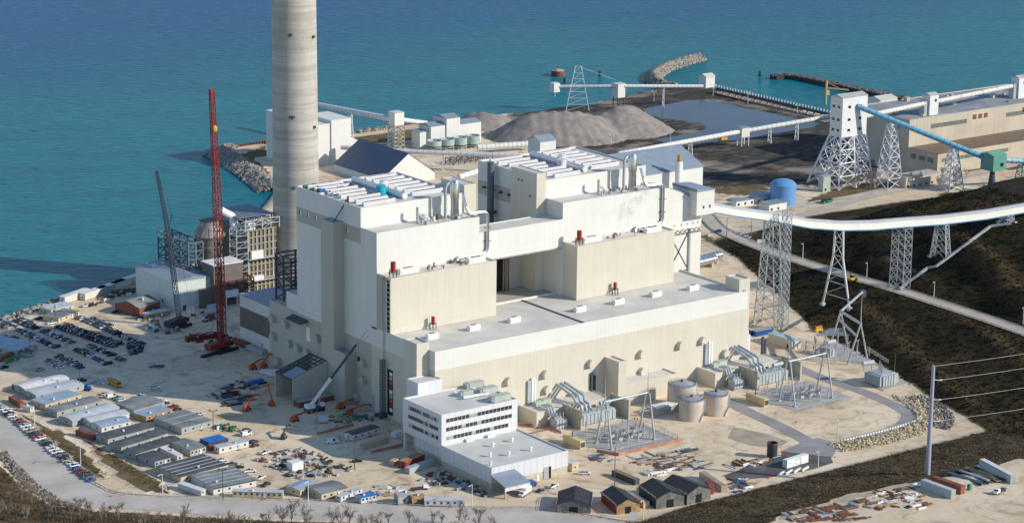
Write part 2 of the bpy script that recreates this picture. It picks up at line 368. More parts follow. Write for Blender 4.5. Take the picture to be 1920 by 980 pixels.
# ------------------------------------------------------------- lake
def water_mat(name, pond=False):
    m = bpy.data.materials.new(name); m.use_nodes = True; t = m.node_tree; b = t.nodes['Principled BSDF']
    pos = N(t, 'ShaderNodeNewGeometry').outputs['Position']
    b.inputs['IOR'].default_value = 1.333
    if pond:
        n = noise(t, pos, .02, 4); c = mix(t, ramp(t, n, .4, .6), (.035,.04,.06), (.055,.06,.08)); b.inputs['Roughness'].default_value = .12; b.inputs['Specular IOR Level'].default_value = .26
        t.links.new(c, b.inputs['Base Color']); bn = N(t, 'ShaderNodeBump'); bn.inputs['Strength'].default_value = .05; t.links.new(noise(t, pos, .5, 3), bn.inputs['Height']); t.links.new(bn.outputs[0], b.inputs['Normal'])
        return m
    a = N(t, 'ShaderNodeAttribute', attribute_name='depth').outputs['Fac']
    def dot(v):
        n = N(t, 'ShaderNodeVectorMath', operation='DOT_PRODUCT'); t.links.new(pos, n.inputs[0]); n.inputs[1].default_value = v; return n.outputs['Value']
    cb = N(t, 'ShaderNodeCombineXYZ'); t.links.new(dot((.84,-.54,0)), cb.inputs[0]); t.links.new(dot((.54,.84,0)), cb.inputs[1]); wp = cb.outputs[0]     # wind driven crests
    n1 = noise(t, wp, .006, 5, .6, (.6,1.6,1)); n2 = noise(t, wp, .03, 5, .6, (.3,1.3,1)); n3 = noise(t, wp, .24, 5, .7, (.35,1.7,1))
    dd = mathn(t, 'ADD', a, mathn(t, 'MULTIPLY', mathn(t, 'SUBTRACT', n1, .5), .4))
    c = mix(t, ramp(t, dd, 0, .45), (.010,.185,.215), (.005,.120,.215)); c = mix(t, ramp(t, dd, .2, .85), c, (.003,.092,.225))
    c = mix(t, mathn(t, 'MULTIPLY', ramp(t, n2, .45, .65), .35), c, (.008,.085,.15)); c = mix(t, mathn(t, 'MULTIPLY', ramp(t, n3, .48, .64), .6), c, (.003,.045,.095)); c = mix(t, mathn(t, 'MULTIPLY', ramp(t, n3, .52, .38), .5), c, (.035,.19,.32))  # finest ripples: facet shading and reflection painted in as dark and pale colour
    t.links.new(c, b.inputs['Base Color'])
    b.inputs['Roughness'].default_value = .3; b.inputs['Specular IOR Level'].default_value = .05
    w1 = noise(t, wp, .14, 4, .6, (.45,1.5,1)); w2 = noise(t, wp, .5, 3, .6, (.5,1.5,1))
    h = mathn(t, 'ADD', mathn(t, 'MULTIPLY', w1, 1.6), mathn(t, 'MULTIPLY', w2, .6))
    bn = N(t, 'ShaderNodeBump'); bn.inputs['Strength'].default_value = .75; bn.inputs['Distance'].default_value = 1.2
    t.links.new(h, bn.inputs['Height']); t.links.new(bn.outputs[0], b.inputs['Normal'])
    return m
wx = np.concatenate([np.arange(-1500,1500,40), np.arange(1500,9001,500)]); wy = np.concatenate([np.arange(0,1700,40), np.arange(1700,9001,500)])
WX, WY = np.meshgrid(wx, wy); dc = segdist(WX, WY, COAST, True)
me = bpy.data.meshes.new('lake'); V = np.stack([WX, WY, np.full_like(WX, -3.0)], -1).reshape(-1,3); idx = np.arange(WX.size).reshape(WX.shape)
F = np.stack([idx[:-1,:-1], idx[:-1,1:], idx[1:,1:], idx[1:,:-1]], -1).reshape(-1,4); me.from_pydata(V.tolist(), [], F.tolist())
at_ = me.attributes.new('depth', 'FLOAT', 'POINT'); at_.data.foreach_set('value', sm(0, 900, dc).ravel().astype(np.float32))
me.materials.append(water_mat('lake_water')); lo_ = bpy.data.objects.new('lake', me); C.objects.link(lo_); lo_['kind'] = 'structure'
pond_px = [(1205,205),(1250,196),(1290,189),(1328,186),(1345,192),(1400,203),(1480,219),(1545,230),(1520,240),(1440,252),(1390,262),(1300,270),(1265,271),(1222,262),(1250,258),(1300,250),(1322,243),(1325,236),(1308,232),(1290,228),(1240,222),(1212,214)]
mb = MB(); mb.face([(p.x, p.y, .12) for p in gp(pond_px)]); struct('pond', mb, water_mat('pond_water', True))

# ------------------------------------------------------------- roads
ASPH = mat('worn_asphalt', (.50,.455,.40), .9, var=.14, vs_=.06, bump=.15, bs=1.5)
ASPH_D = mat('dark_asphalt', (.115,.11,.105), .9, var=.3, vs_=.08, bump=.15)
CONCR = mat('road_concrete', (.50,.43,.35), .9, var=.12, vs_=.1, bump=.15)
def dens(pl, step=4):
    out = []
    for a, b in zip(pl[:-1], pl[1:]):
        n = max(1, int((Vector(b)-Vector(a)).length/step))
        out += [Vector(a).lerp(Vector(b), k/n) for k in range(n)]
    return out+[Vector(pl[-1])]
def smooth_line(pl, it=2):
    pl = [Vector(p) for p in pl]
    for _ in range(it):
        q = [pl[0]]
        for a, b in zip(pl[:-1], pl[1:]): q += [a.lerp(b, .25), a.lerp(b, .75)]
        pl = q+[pl[-1]]
    return pl
def ribbon(pl, w, lift=.05, drape=False, off=0):
    mb = MB(); pl = dens(smooth_line(pl)); L = []; Rr = []
    for i, p in enumerate(pl):
        d = (pl[min(i+1, len(pl)-1)]-pl[max(i-1, 0)]); d.z = 0; d.normalize(); n = Vector((-d.y, d.x, 0))
        z = (h1(p.x, p.y) if drape else p.z)+lift
        a = p+n*(off+w/2); b = p+n*(off-w/2); L.append((a.x, a.y, z)); Rr.append((b.x, b.y, z))
    n = len(pl); mb.add(L+Rr, [(i, n+i, n+i+1, i+1) for i in range(n-1)])
    return mb, pl
def patch(name, pts, m, z=.05):
    mb = MB(); mb.face([(p.x, p.y, z) for p in pts]); return struct(name, mb, m)
up = [K2(*p) for p in [(-200,20),(0,190),(60,250),(230,390),(400,560),(560,690),(640,730),(740,785),(900,806),(1100,812),(1400,816),(1820,832)]]+gp([(660,940),(781,949),(920,953),(1000,951),(1065,962),(1146,974),(1240,992)])
lo = [K2(*p) for p in [(-200,330)]+LO_ROAD]+gp([(650,978),(900,986),(1100,990),(1200,1004)])
mb = MB(); up_s = smooth_line(up, 1); lo_s = smooth_line(lo, 1)
def resample(pl, n):
    d = [0]; 
    for a, b in zip(pl[:-1], pl[1:]): d.append(d[-1]+(b-a).length)
    out = []
    for k in range(n):
        s = d[-1]*k/(n-1); i = max(j for j in range(len(d)) if d[j] <= s+1e-6); i = min(i, len(pl)-2); out.append(pl[i].lerp(pl[i+1], (s-d[i])/max(1e-6, d[i+1]-d[i])))
    return out
ua, la = resample(up_s, 70), resample(lo_s, 70)
mb.add([(p.x,p.y,.06) for p in ua]+[(p.x,p.y,.06) for p in la], [(i, 70+i, 71+i, i+1) for i in range(69)])
struct('entrance_road', mb, ASPH)
loop = [K8(*p) for p in [(60,70),(150,110),(350,200),(560,265),(700,325),(800,372),(828,408),(790,452),(700,487),(560,520),(430,552),(330,575),(230,590)]]
ASPH_L = mat('grey_asphalt', (.30,.285,.275), .9, var=.14, vs_=.06, bump=.15, bs=1.5)
mb, _ = ribbon(loop, 8, .06); struct('loop_road', mb, ASPH_L)
mb, _ = ribbon([K8(*p) for p in [(-180,310),(-60,375),(120,455),(230,515),(330,570)]], 8.5, .10); struct('yard_road', mb, ASPH_L)
patch('tank_yard_pavement', [K8(*p) for p in [(-130,460),(60,500),(170,540),(110,575),(-40,560),(-160,520)]], mat('pavement_buff', (.40,.33,.25), .9, var=.18, vs_=.08), .055)
patch('asphalt_pad', [K8(*p) for p in [(-180,722),(-60,680),(140,630),(130,590),(230,596),(395,622),(410,655),(300,690),(60,735),(-160,748)]], ASPH_D, .14)
patch('road_junction', [K8(*p) for p in [(130,592),(250,540),(330,520),(440,560),(405,625),(270,610)]], ASPH_L, .18)
hr = [Vector((x, y, 0)) for y, x, z in HROAD]
mb, HRL = ribbon(hr, 11.5, .35, True); struct('hillside_road', mb, CONCR)
rj = gp([(1335,395),(1345,420),(1375,440),(1425,462)], 1.5)
mb, _ = ribbon([G(1365,440,1), G(1420,428,1), G(1480,410,1), G(1560,385,1), G(1640,362,1), G(1730,343,2), G(1810,325,2), G(1920,300,2)], 10, .4, True); struct('upper_road', mb, CONCR)
mb, _ = ribbon([G(1420,400,1), G(1520,378,1), G(1600,366,1), G(1660,352,1)], 6, .3, True); struct('lane', mb, ASPH)
mb, _ = ribbon([G(600,290), G(640,272), G(760,268), G(850,255), G(890,240)], 9, .08); struct('shore_road', mb, CONCR)
mb, _ = ribbon([G(1350,172), G(1420,192), G(1500,212), G(1560,228)], 14, .1); struct('dock_road', mb, mat('dock_ground', (.30,.23,.17), .95, var=.15))
# coal stockpiles
def pile(name, label, peaks, res, m, slope=.62):
    xs = [p[0] for p in peaks]; ys = [p[1] for p in peaks]; mx = max(p[2] for p in peaks)/slope+14
    ax = np.arange(min(xs)-mx, max(xs)+mx, res); ay = np.arange(min(ys)-mx, max(ys)+mx, res); X, Y = np.meshgrid(ax, ay); Z = np.full(X.shape, -9.)
    for x, y, h in peaks:
        d = np.hypot(X-x, Y-y); ang = np.arctan2(Y-y, X-x)
        Z = np.maximum(Z, h - slope*np.sqrt(d*d+9) + 2 + (fbm(ang*26+50, d*.03, 1.0)-.47)*3.4*sm(3,14,d))
    Z += (fbm(X, Y, 9)-.47)*.9
    V = np.stack([X,Y,Z],-1).reshape(-1,3); idx = np.arange(X.size).reshape(X.shape); F = np.stack([idx[:-1,:-1],idx[:-1,1:],idx[1:,1:],idx[1:,:-1]],-1).reshape(-1,4)
    F = F[V[F][:,:,2].max(1) > -.6]; u, inv = np.unique(F, return_inverse=True); V = V[u]; F = inv.reshape(-1,4)
    me = bpy.data.meshes.new(name); b = np.array([np.mean(xs), np.mean(ys), 0]); me.from_pydata((V-b).tolist(), [], F.tolist()); me.polygons.foreach_set('use_smooth', [True]*len(F)); me.materials.append(m)
    o = bpy.data.objects.new(name, me); C.objects.link(o); o.location = b; tag(o, label, 'stockpile', 'stockpiles behind the plant')
GRIT = mat('grey_brown_aggregate', (.275,.24,.215), .95, var=.18, vs_=.15, bump=.5, bs=1.0)
pk = [(*G(x, y, h)[:2], h) for x, y, h in [(985,216,17),(1000,212,19),(1018,209,20),(1038,208,20.5),(1060,208,20.5),(1082,209,20),(1100,213,18),(1118,216,15),(1134,212,15),(1148,205,17),(1160,199,19.5),(1172,197,20),(1182,198,19)]]
pile('aggregate_stockpile', 'large grey brown conical stockpile with several crests beside the dark pond', pk, 2.5, GRIT)
pk = [(*G(x, y, h)[:2], h) for x, y, h in [(888,211,10),(905,210,11),(920,213,10),(936,214,9)]]
pile('aggregate_stockpile', 'smaller brown stockpile behind the white silo building', pk, 2.5, GRIT)
# rocks: breakwater, revetments
ROCK = mat('limestone_riprap', (.30,.265,.225), .9, var=.35, vs_=.35, bump=.4)
def rockverts(r):
    n = []
    ph = (1+5**.5)/2
    for a in (-1,1):
        for b in (-ph,ph): n += [(0,a,b),(a,b,0),(b,0,a)]
    return [Vector(p)*(r/1.9)*random.uniform(.7,1.25) for p in n]
import itertools
def hullfaces():
    ph = (1+5**.5)/2; n = []
    for a in (-1,1):
        for b in (-ph,ph): n += [(0,a,b),(a,b,0),(b,0,a)]
    n = [Vector(p) for p in n]; fs = []
    for t in itertools.combinations(range(12), 3):
        a, b, c = [n[i] for i in t]
        if all(abs((p-q).length-2) < .01 for p, q in ((a,b),(b,c),(a,c))):
            fs.append(t if (b-a).cross(c-a).dot(a) > 0 else t[::-1])
    return fs
ICO = hullfaces()
def rocks(name, label, path, width, n, r0, r1, zc, ze, rm=ROCK):
    mb = MB(); pl = resample([Vector(p) for p in path], 200)
    for _ in range(n):
        i = random.randrange(199); p = pl[i].lerp(pl[i+1], random.random()); d = pl[i+1]-pl[i]; d.normalize(); nn = Vector((-d.y, d.x, 0)); s = random.uniform(-1,1); a = abs(s)
        r = random.uniform(r0, r1); c = p+nn*s*width/2; c.z = lerp(zc, ze, a) + random.uniform(-.5,.5)
        mb.add([c+v for v in rockverts(r)], ICO)
    if width > 12:      # solid core so that no water shows between the stones
        prof = [(-.5,ze-1),(-.16,zc-.6),(.16,zc-.6),(.5,ze-1)]; rows = []
        for i in range(0, 200, 4):
            d = (pl[min(i+1,199)]-pl[max(i-1,0)]).normalized(); nn = Vector((-d.y, d.x, 0)); rows.append([(pl[i]+nn*u*width+Vector((0,0,z)))[:] for u, z in prof])
        m = len(rows); mb.add([q for r_ in rows for q in r_], [(k*4+j, k*4+j+1, k*4+j+5, k*4+j+4) for k in range(m-1) for j in range(3)])
    o = solo(name, mb, rm, label, 'rocks', kind='stuff'); del o['category']; return o
def z0(l, z=0): return [Vector((p.x, p.y, 0)) for p in gp(l, z)]
rocks('breakwater_rocks', 'curved breakwater of pale boulders reaching out into the lake', z0([(1268,159),(1244,154),(1229,146),(1225,139),(1231,130),(1248,121),(1272,113),(1295,106),(1311,102)], 2), 15, 1900, .9, 1.9, 2.6, -2.6)
rocks('revetment_rocks', 'sloping revetment of pale boulders below the shore corner beside the stack', z0([(516,352),(480,324),(450,303),(425,288),(412,283),(420,277),(440,275)]), 24, 2300, .8, 1.9, 1.8, -3)
rocks('shore_rocks', 'rough stones along the shore of the dirt parking lot', z0([(0,600),(40,586),(80,573),(140,551),(200,538),(265,521)]), 11, 500, .7, 1.5, .6, -2)
rocks('shore_rocks', 'white boulders heaped behind the rusty sheet wall', z0([(665,250),(700,245),(740,238)]), 5, 70, .9, 1.7, 1.0, .4)
rocks('channel_rocks', 'buff stones lining the drainage channel by the loop road', [K8(*p) for p in [(420,575),(520,560),(700,525),(860,480),(930,440),(930,395),(860,330),(800,295)]], 13, 1500, .35, .75, .1, .35, mat('buff_riprap', (.52,.43,.27), .9, var=.3, vs_=.6))
rocks('channel_rocks', 'grey stones on the culvert slope above the drainage channel', [K8(*p) for p in [(850,300),(930,330),(990,370),(1010,420),(980,470)]], 11, 700, .4, .8, .3, .2, mat('grey_riprap', (.19,.18,.17), .9, var=.3, vs_=.6))
rocks('roadside_rocks', 'dark stones along the ditch on the near side of the entrance road', [K2(*p) for p in [(0,520),(120,650),(240,765),(380,845),(500,885)]], 6, 500, .4, .9, .2, .1, mat('ditch_stone', (.2,.18,.15), .9, var=.3, vs_=.6))
# pier and docks
PIER = mat('dark_sheet_pile', (.05,.045,.042), .8, var=.3, vs_=.4)
t = Thing('pier', 'long dark steel pier with rubble on its deck across the slip', 'pier', G(1600,165,-3))
pl = [G(1450,142,0), G(1470,140,0), G(1500,143,0), G(1560,156,0), G(1640,173,0), G(1725,190,0)]
for a, b in zip(pl[:-1], pl[1:]):
    d = (b-a); d.z = 0; n = Vector((-d.y, d.x, 0)).normalized()*5; mb = MB(); mb.obox(a-n-Vector((0,0,6)), d*1.002, n*2, (0,0,6.2)); t.part('wall', mb, PIER)
mb = MB(); pls = resample(pl, 160)
for i in range(900):
    k = random.randrange(159); p = pls[k].lerp(pls[k+1], random.random())+Vector((random.uniform(-4,4), random.uniform(-4,4), .5)); mb.add([p+v for v in rockverts(random.uniform(.4,1.1))], ICO)
t.part('rubble', mb, mat('pier_rubble', (.17,.15,.13), .9, var=.5, vs_=.5), kind='stuff')
t = Thing('dock_wall', 'rusty steel sheet wall along the shore beyond the silo building', 'wall', G(700,247,-3))
for a, b in zip(*(lambda l: (l[:-1], l[1:]))(gp([(655,250),(700,243),(760,235),(800,229)], 0))):
    d = b-a; mb = MB(); mb.obox(a-Vector((0,0,3)), d, Vector((-d.y, d.x, 0)).normalized()*.8, (0,0,4)); wallp = t.part('panel', mb, RUST)
    n = int(d.length/4)
    for k in range(n): mb2 = MB(); p = a+d*(k/n); mb2.box(p.x-.5, p.x+.5, p.y-1.2, p.y-.1, -3, 1.3); t.part('pile', mb2, RUST)
t = Thing('dock_wall', 'rusty brown sheet wall at the shore corner beyond the revetment', 'wall', G(480,268,-3))
for a, b in zip(*(lambda l: (l[:-1], l[1:]))(gp([(443,276),(512,264)], 0))):
    d = b-a; mb = MB(); mb.obox(a-Vector((0,0,3)), d, Vector((-d.y, d.x, 0)).normalized()*.8, (0,0,4.2)); t.part('panel', mb, RUST)
    for k in range(14): mb2 = MB(); p = a+d*(k/14); mb2.box(p.x-.5, p.x+.5, p.y-1.2, p.y-.1, -3, 1.5); t.part('pile', mb2, RUST)
# ============================================================= MAIN PLANT
def onY(px, py, Y):
    d = FX + RX*(px-960)/FPX - UX*(py-490)/FPX; return Vector(CAM + d*((Y-CAM[1])/d[1]))
def onX(px, py, X):
    d = FX + RX*(px-960)/FPX - UX*(py-490)/FPX; return Vector(CAM + d*((X-CAM[0])/d[0]))
def parapet(t, x0, x1, y0, y1, z0, z1, m=TRIM, w=.45, parent=None):
    mb = MB(); mb.box(x0, x1, y0, y0+w, z0, z1); mb.box(x0, x1, y1-w, y1, z0, z1); mb.box(x0, x0+w, y0+w, y1-w, z0, z1); mb.box(x1-w, x1, y0+w, y1-w, z0, z1)
    return t.part('parapet', mb, m, parent=parent)
def block(t, x0, x1, y0, y1, bands, par=1.0, roof=ROOF, pm=None):
    for i, (a, b, m) in enumerate(bands):
        mb = MB(); mb.box(x0, x1, y0, y1, a, b-(par if i == len(bands)-1 else 0)); t.part('wall', mb, m)
    top = bands[-1][1]
    parapet(t, x0, x1, y0, y1, top-par, top, pm or bands[-1][2])
    mb = MB(); mb.box(x0+.46, x1-.46, y0+.46, y1-.46, top-par+.003, top-par+.06); return t.part('roof', mb, roof)
# --- turbine hall
th = Thing('turbine_hall', 'very long low cream clad turbine hall with a flat grey roof', 'building', (100,27,0))
block(th, 0, 200, 0, 55, [(0,34.2,P_BEIGE),(34.2,43.8,P_WHITE)], 1.0)
block(th, -7.1, -.003, 5.1, 16, [(0,47.6,P_BEIGE)], .8)
block(th, 196.5, 204, 3, 14, [(0,49.6,P_BEIGE)], .8)
mb = MB(); mb.box(91.8, 92.8, .5, 54, 42.86, 43.25); th.part('expansion_joint', mb, STEEL_D)
for x, y in [(2,24),(24,27),(47,19)]: pass
# roof relief vents (low half-round hoods)
def roof_vent(t, x, y, z, L=6.5, w=2.6, h=2.4, ang=0, m=WHITE, cap=True):
    mb = MB(); c, s = math.cos(ang), math.sin(ang)
    def P(u, v, ww): return (x+u*c-v*s, y+u*s+v*c, z+ww)
    prof = [(-w*.42,0),(-w*.42,h*.35),(-w*.6,h*.4),(-w*.55,h*.75),(-w*.3,h*.98),(w*.3,h*.98),(w*.55,h*.75),(w*.6,h*.4),(w*.42,h*.35),(w*.42,0)]
    n = len(prof); V = [P(-L/2, a, b) for a, b in prof]+[P(L/2, a, b) for a, b in prof]
    mb.add(V, [tuple(range(n)), tuple(range(2*n-1,n-1,-1))]+[(i,n+i,n+(i+1)%n,(i+1)%n) for i in range(n)])
    o = t.part('roof_vent', mb, m, smooth=False)
    if cap: mb = MB(); mb.obox(P(-L*.25,-w*.2,h), (L*.5*c, L*.5*s, 0), (-w*.4*s, w*.4*c, 0), (0,0,.12)); t.part('vent_cap', mb, RUST, parent=o)
    return o
for px, py in [(810,634),(888,618),(964,603),(1087,583),(1159,569),(1229,555),(1299,543)]:
    p = G(px, py, 43); roof_vent(th, p.x, p.y, 42.86, 6.2, 2.8, 2.8)
# wall louvre hoods on the front and left walls
def wall_hood(t, p, nrm, r=1.9, L=2.6, m=P_BEIGE):
    n = Vector(nrm); s = n.cross(Vector((0,0,1))); mb = MB(); K_ = 7
    # half-round hood, open below
    for a in range(K_):
        a0, a1 = math.pi*a/K_, math.pi*(a+1)/K_
        q = [p+s*(math.cos(b)*r)+Vector((0,0,math.sin(b)*r)) for b in (a0, a1)]
        mb.face([q[0], q[0]+n*L, q[1]+n*L, q[1]])
    arc = [p+n*L+s*(math.cos(math.pi*a/K_)*r)+Vector((0,0,math.sin(math.pi*a/K_)*r)) for a in range(K_+1)]
    mb.face([arc[-1]-Vector((0,0,r*.9)), arc[0]-Vector((0,0,r*.9))]+arc)
    for sg, e in ((1, arc[0]), (-1, arc[-1])): mb.face([e, e-n*L, e-n*L-Vector((0,0,r*.9)), e-Vector((0,0,r*.9))])
    return t.part('louvre_hood', mb, m)
for px, py in [(1021,699),(952,712),(1106,679),(1201,661),(1274,645),(1316,636),(1202,694),(1024,728),(1358,660),(1387,653)]:
    p = onY(px, py, -.003); wall_hood(th, p, (0,-1,0))
# left wall of the plant: low annex, steps
bh1 = Thing('boiler_house', 'tall cream boiler house beside the striped stack with pipes over a shaded wall', 'building', (31,95,0), 'twin boiler houses')
block(bh1, 0, 62, 64.4, 124.4, [(0,34.6,P_SHADED),(34.6,83.6,P_WHITE),(83.6,91.3,P_SHADED),(91.3,101.7,P_WHITE)], .9)
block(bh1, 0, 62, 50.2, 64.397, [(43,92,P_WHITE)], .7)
mb = MB(); mb.box(0, 62, 55.003, 64.397, 0, 34.4); bh1.part('wall', mb, P_SHADED); mb = MB(); mb.box(0, 62, 55.003, 64.397, 34.4, 43); bh1.part('wall', mb, P_WHITE)
block(bh1, 0, 62, 124.403, 135.2, [(0,35.2,P_SHADED),(35.2,43.9,P_WHITE)], .6)
block(bh1, 0, 62, 135.203, 152.3, [(0,35.4,P_SHADED)], .6)
block(bh1, .04, 64, 38, 50.197, [(43,71.6,P_BEIGE)], .8)
mb = MB(); mb.box(-.12,.038, 45.2, 50.19, 43.6, 70.7); mb.box(-.12,.038, 41.2, 45.2, 69.5, 70.7); bh1.part('wall', mb, P_SHADED)
# unfinished slot with floors, at the front corner
mb = MB(); mb.box(-.02,.037, 38.6, 41.2, 44, 70.2); slot = bh1.part('open_bay', mb, mat('dark_void', (.012,.012,.014), .9))
for k in range(11): mb = MB(); mb.box(-.3,-.03, 38.5, 41.3, 45+k*2.4, 45.25+k*2.4); bh1.part('floor_edge', mb, STEEL_W, parent=slot)
mb = MB(); mb.box(-.25,-.03, 38.1, 38.5, 43.9, 70.6); bh1.part('corner_post', mb, CREAMY, parent=slot)
# stair tower on the left wall
block(bh1, -6.5, -.003, 79.5, 91, [(0,92,P_SHADED)], .4, ROOF_SLATE)
block(bh1, -6.5, -.003, 69.5, 79.497, [(0,27,P_SHADED)], .3, ROOF_SLATE)
mb = MB(); mb.beam((-3,84,91.6), (1.5,78,104), .5); mb.cyl((1.5,78,101), (1.5,78,105), .5); bh1.part('davit', mb, RUST)
for Y, z in [(120.5,88.5),(113,88.8),(105.5,88.8),(76.5,88.2)]:
    mb = MB(); mb.box(-.15, -.003, Y-.9, Y+.9, z-1.3, z+1.3); w = bh1.part('louvre', mb, WHITE); mb = MB(); mb.box(-.3,-.151, Y+.3, Y+.85, z-1.3, z+1.2); bh1.part('louvre_blade', mb, STEEL_D, parent=w)
for px, py in [(514,596),(538,606),(515,629),(545,643),(561,651),(598,633),(579,660),(524,676),(683,679),(684,711),(671,742)]:
    p = onX(px, py, -.003); 
    if p.z < 3: continue
    wall_hood(bh1, p, (-1,0,0), 2.0, 2.4, P_SHADED)
# small canopy and doorway on the left wall
p = onX(565, 603, -.003); q = onX(577, 625, -.003)
mb = MB(); mb.extr([(-.01,p.y+8,p.z+2.5),(-5,p.y+8,p.z+1),(-5,p.y+8,p.z+.6),(-.01,p.y+8,p.z+1.8)], (0,-15,0)); bh1.part('canopy', mb, STEEL_D)
mb = MB(); mb.box(-.12,-.003, q.y-2.2, q.y+1.2, q.z-4, q.z+3.5); bh1.part('door', mb, WHITE)
# hall left wall opening with exterior hoist and lower door
p = onX(733, 715, -.003)
mb = MB(); mb.box(-.1,-.003, p.y-1.8, p.y+3, 2, p.z+6); ob = th.part('opening', mb, MATS['dark_void'])
for k in range(9): mb = MB(); mb.box(-.3,-.11, p.y-1.5, p.y+.9, 4+k*2.3, 5.8+k*2.3); th.part('stored_panel', mb, [WHITE, RUST, ORANGE, GREYP][k % 4], parent=ob)
ht = Thing('material_hoist', 'dark lattice material hoist mast standing against the shaded left wall', 'hoist', (-2, p.y+4.5, 0))
for dx, dy in ((-.9,-.9),(.9,-.9),(-.9,.9),(.9,.9)): mb = MB(); mb.beam((-2+dx, p.y+4.5+dy, 0), (-2+dx, p.y+4.5+dy, 30), .3); ht.part('leg', mb, STEEL_D)
mb = MB()
for k in range(20):
    z = k*1.5
    for s_ in (-.9,.9): mb.beam((-2+s_, p.y+3.6, z), (-2+s_, p.y+5.4, z+1.5), .18); mb.beam((-2.9, p.y+4.5+s_, z), (-1.1, p.y+4.5+s_, z+1.5), .18)
ht.part('lacing', mb, STEEL_D); mb = MB(); mb.box(-4,-.3, p.y+3, p.y+6, 0, 2.5); ht.part('base', mb, STEEL_D)
mb = MB(); mb.beam((-.25, p.y+5, 30), (-.25, p.y+5, 72), .12); mb.beam((-.25, p.y+6.5, 30), (-.25, p.y+6.5, 72), .12); ht.part('cable', mb, STEEL_D)
d0 = onX(694, 750, -.003); mb = MB(); mb.box(-.12,-.003, d0.y-4, d0.y+4, 0, 8.5); th_d = bh1.part('roller_door', mb, GREYP)
# --- unit 2
S = 115.2
bh2 = Thing('boiler_house', 'tall cream boiler house with a chunky beige stair tower, away from the stack', 'building', (146,95,0), 'twin boiler houses')
block(bh2, S-.5, 182, 64.4, 124.4, [(43,83.6,P_WHITE),(83.6,91.3,P_SHADED),(91.3,101.7,P_WHITE)], .9)
mb = MB(); mb.box(S-.5, 182, 55, 152, 0, 43); bh2.part('wall', mb, P_SHADED)
block(bh2, S, 179, 50.2, 64.397, [(43,92.2,P_WHITE)], .7)
block(bh2, 115.5, 181, 38, 50.197, [(43,71.6,P_BEIGE)], .8)
block(bh2, 108.8, S-.503, 64.4, 87, [(43,105.8,P_BEIGE)], .4)
for Y, z in [(80,100),(77,100),(70,93),(70,80),(66.5,80)]: mb = MB(); mb.box(108.6,108.797, Y-.6, Y+.6, z-.5, z+.5); bh2.part('louvre', mb, STEEL_D)
for k in range(4):
    Y = 118-k*7.5; mb = MB(); mb.box(S-1.8, S-.503, Y-1, Y+1, 87.6, 88.6); bh2.part('louvre_hood', mb, STEEL_D)
mb = MB(); mb.cyl((S-4, 108, 43), (S-4, 108, 104), 1.9, 16); bh2.part('vent_pipe', mb, mat('dark_vent_pipe', (.10,.12,.14), .5), smooth=True); mb = MB(); mb.cyl((S-4,108,76), (S-4,108,77), 3.2, 12); mb.beam((S-8,108,77),(S,108,77),.5); bh2.part('pipe_bracket', mb, STEEL_D)
# unit 1 end stair tower (right of roof)
block(bh1, 62.003, 69.4, 63.5, 84, [(43,105.8,P_BEIGE)], .4)
mb = MB(); mb.box(62.003, 115, 88, 124, 0, 43); bh1.part('wall', mb, P_SHADED)
# --- coal gallery bridge between the two
br = Thing('coal_gallery', 'long cream enclosed coal gallery bridging between the two boiler houses', 'building', (90,57,60))
block(br, 62.003, S-.003, 50.2, 64.3, [(68.8,83.7,P_WHITE)], .5)
mb = MB(); mb.box(62.01, S-.01, 51, 63, 68.0, 68.79); br.part('floor_beam', mb, STEEL_G)
mb = MB(); mb.box(64.1, 114.6, 55.1, 76, 0, 42.9); mb.box(64.1,114.6, 76, 76.3, 43, 68); br.part('wall', mb, P_SHADED)
for k in range(1): mb = MB(); mb.box(90.5, 95.6, 75.3, 75.95, 43, 68); br.part('shade_panel', mb, MATS['dark_void'])  # black panel painting in the shade at the side of the recess
mb = MB()
for k in range(20): mb.box(96.1, 98.5, 74.1, 74.4, 43.5+k*1.22, 43.8+k*1.22)
mb.box(95.9,96.2,74,74.45,43,68); mb.box(98.4,98.7,74,74.45,43,68); br.part('ladder', mb, RUST)
# transfer house at the far end of the gallery
tr = Thing('transfer_house', 'cream transfer house with a sloping roof where the overhead conveyor enters', 'building', (200,57,67))
y0, y1 = 50.15, 64.3
mb = MB(); mb.extr([(179.003,y0,67.6),(209.6,y0,67.0),(209.6,y0,82.5),(203,y0,83.6),(195,y0,88),(187,y0,91.2),(179.003,y0,92.2)], (0,y1-y0,0)); tr.part('wall', mb, P_WHITE)
mb = MB(); mb.extr([(179.003,y0-.2,92.23),(187,y0-.2,91.25),(195,y0-.2,88.05),(203,y0-.2,83.65),(209.8,y0-.2,82.55),(209.8,y0-.2,82.8),(203,y0-.2,83.95),(195,y0-.2,88.35),(187,y0-.2,91.5),(179.003,y0-.2,92.45)], (0,y1-y0+.4,0)); tr.part('roof', mb, ROOF_SLATE)
mb = MB(); mb.box(201.2, 213.6, y0-6, y1, 75.2, 88.2); hb = tr.part('head_house', mb, P_WHITE); mb = MB(); mb.extr([(201,y0-6.3,88.203),(213.9,y0-6.3,88.203),(213.9,y0-6.3,88.6),(201,y0-6.3,89.8)], (0,y1-y0+6.6,0)); tr.part('head_roof', mb, ROOF_SLATE)
for x, z in [(206,79.5),(210.5,79.5)]: mb = MB(); mb.box(x-.6, x+.6, y0-6.1, y0-6.003, z-.8, z+.8); tr.part('window', mb, STEEL_D, parent=hb)
for x in (191,196,200,204,207.5): mb = MB(); mb.box(x-.5, x+.5, y0-.1, y0-.003, 69.2, 70.6); tr.part('window', mb, CONC)
mb = MB(); mb.cyl((207.5,57,0),(207.5,57,67),1.0,10); mb.cyl((193,57,0),(193,57,67),1.0,10); tr.part('column', mb, STEEL_G, smooth=True)
mb = MB()
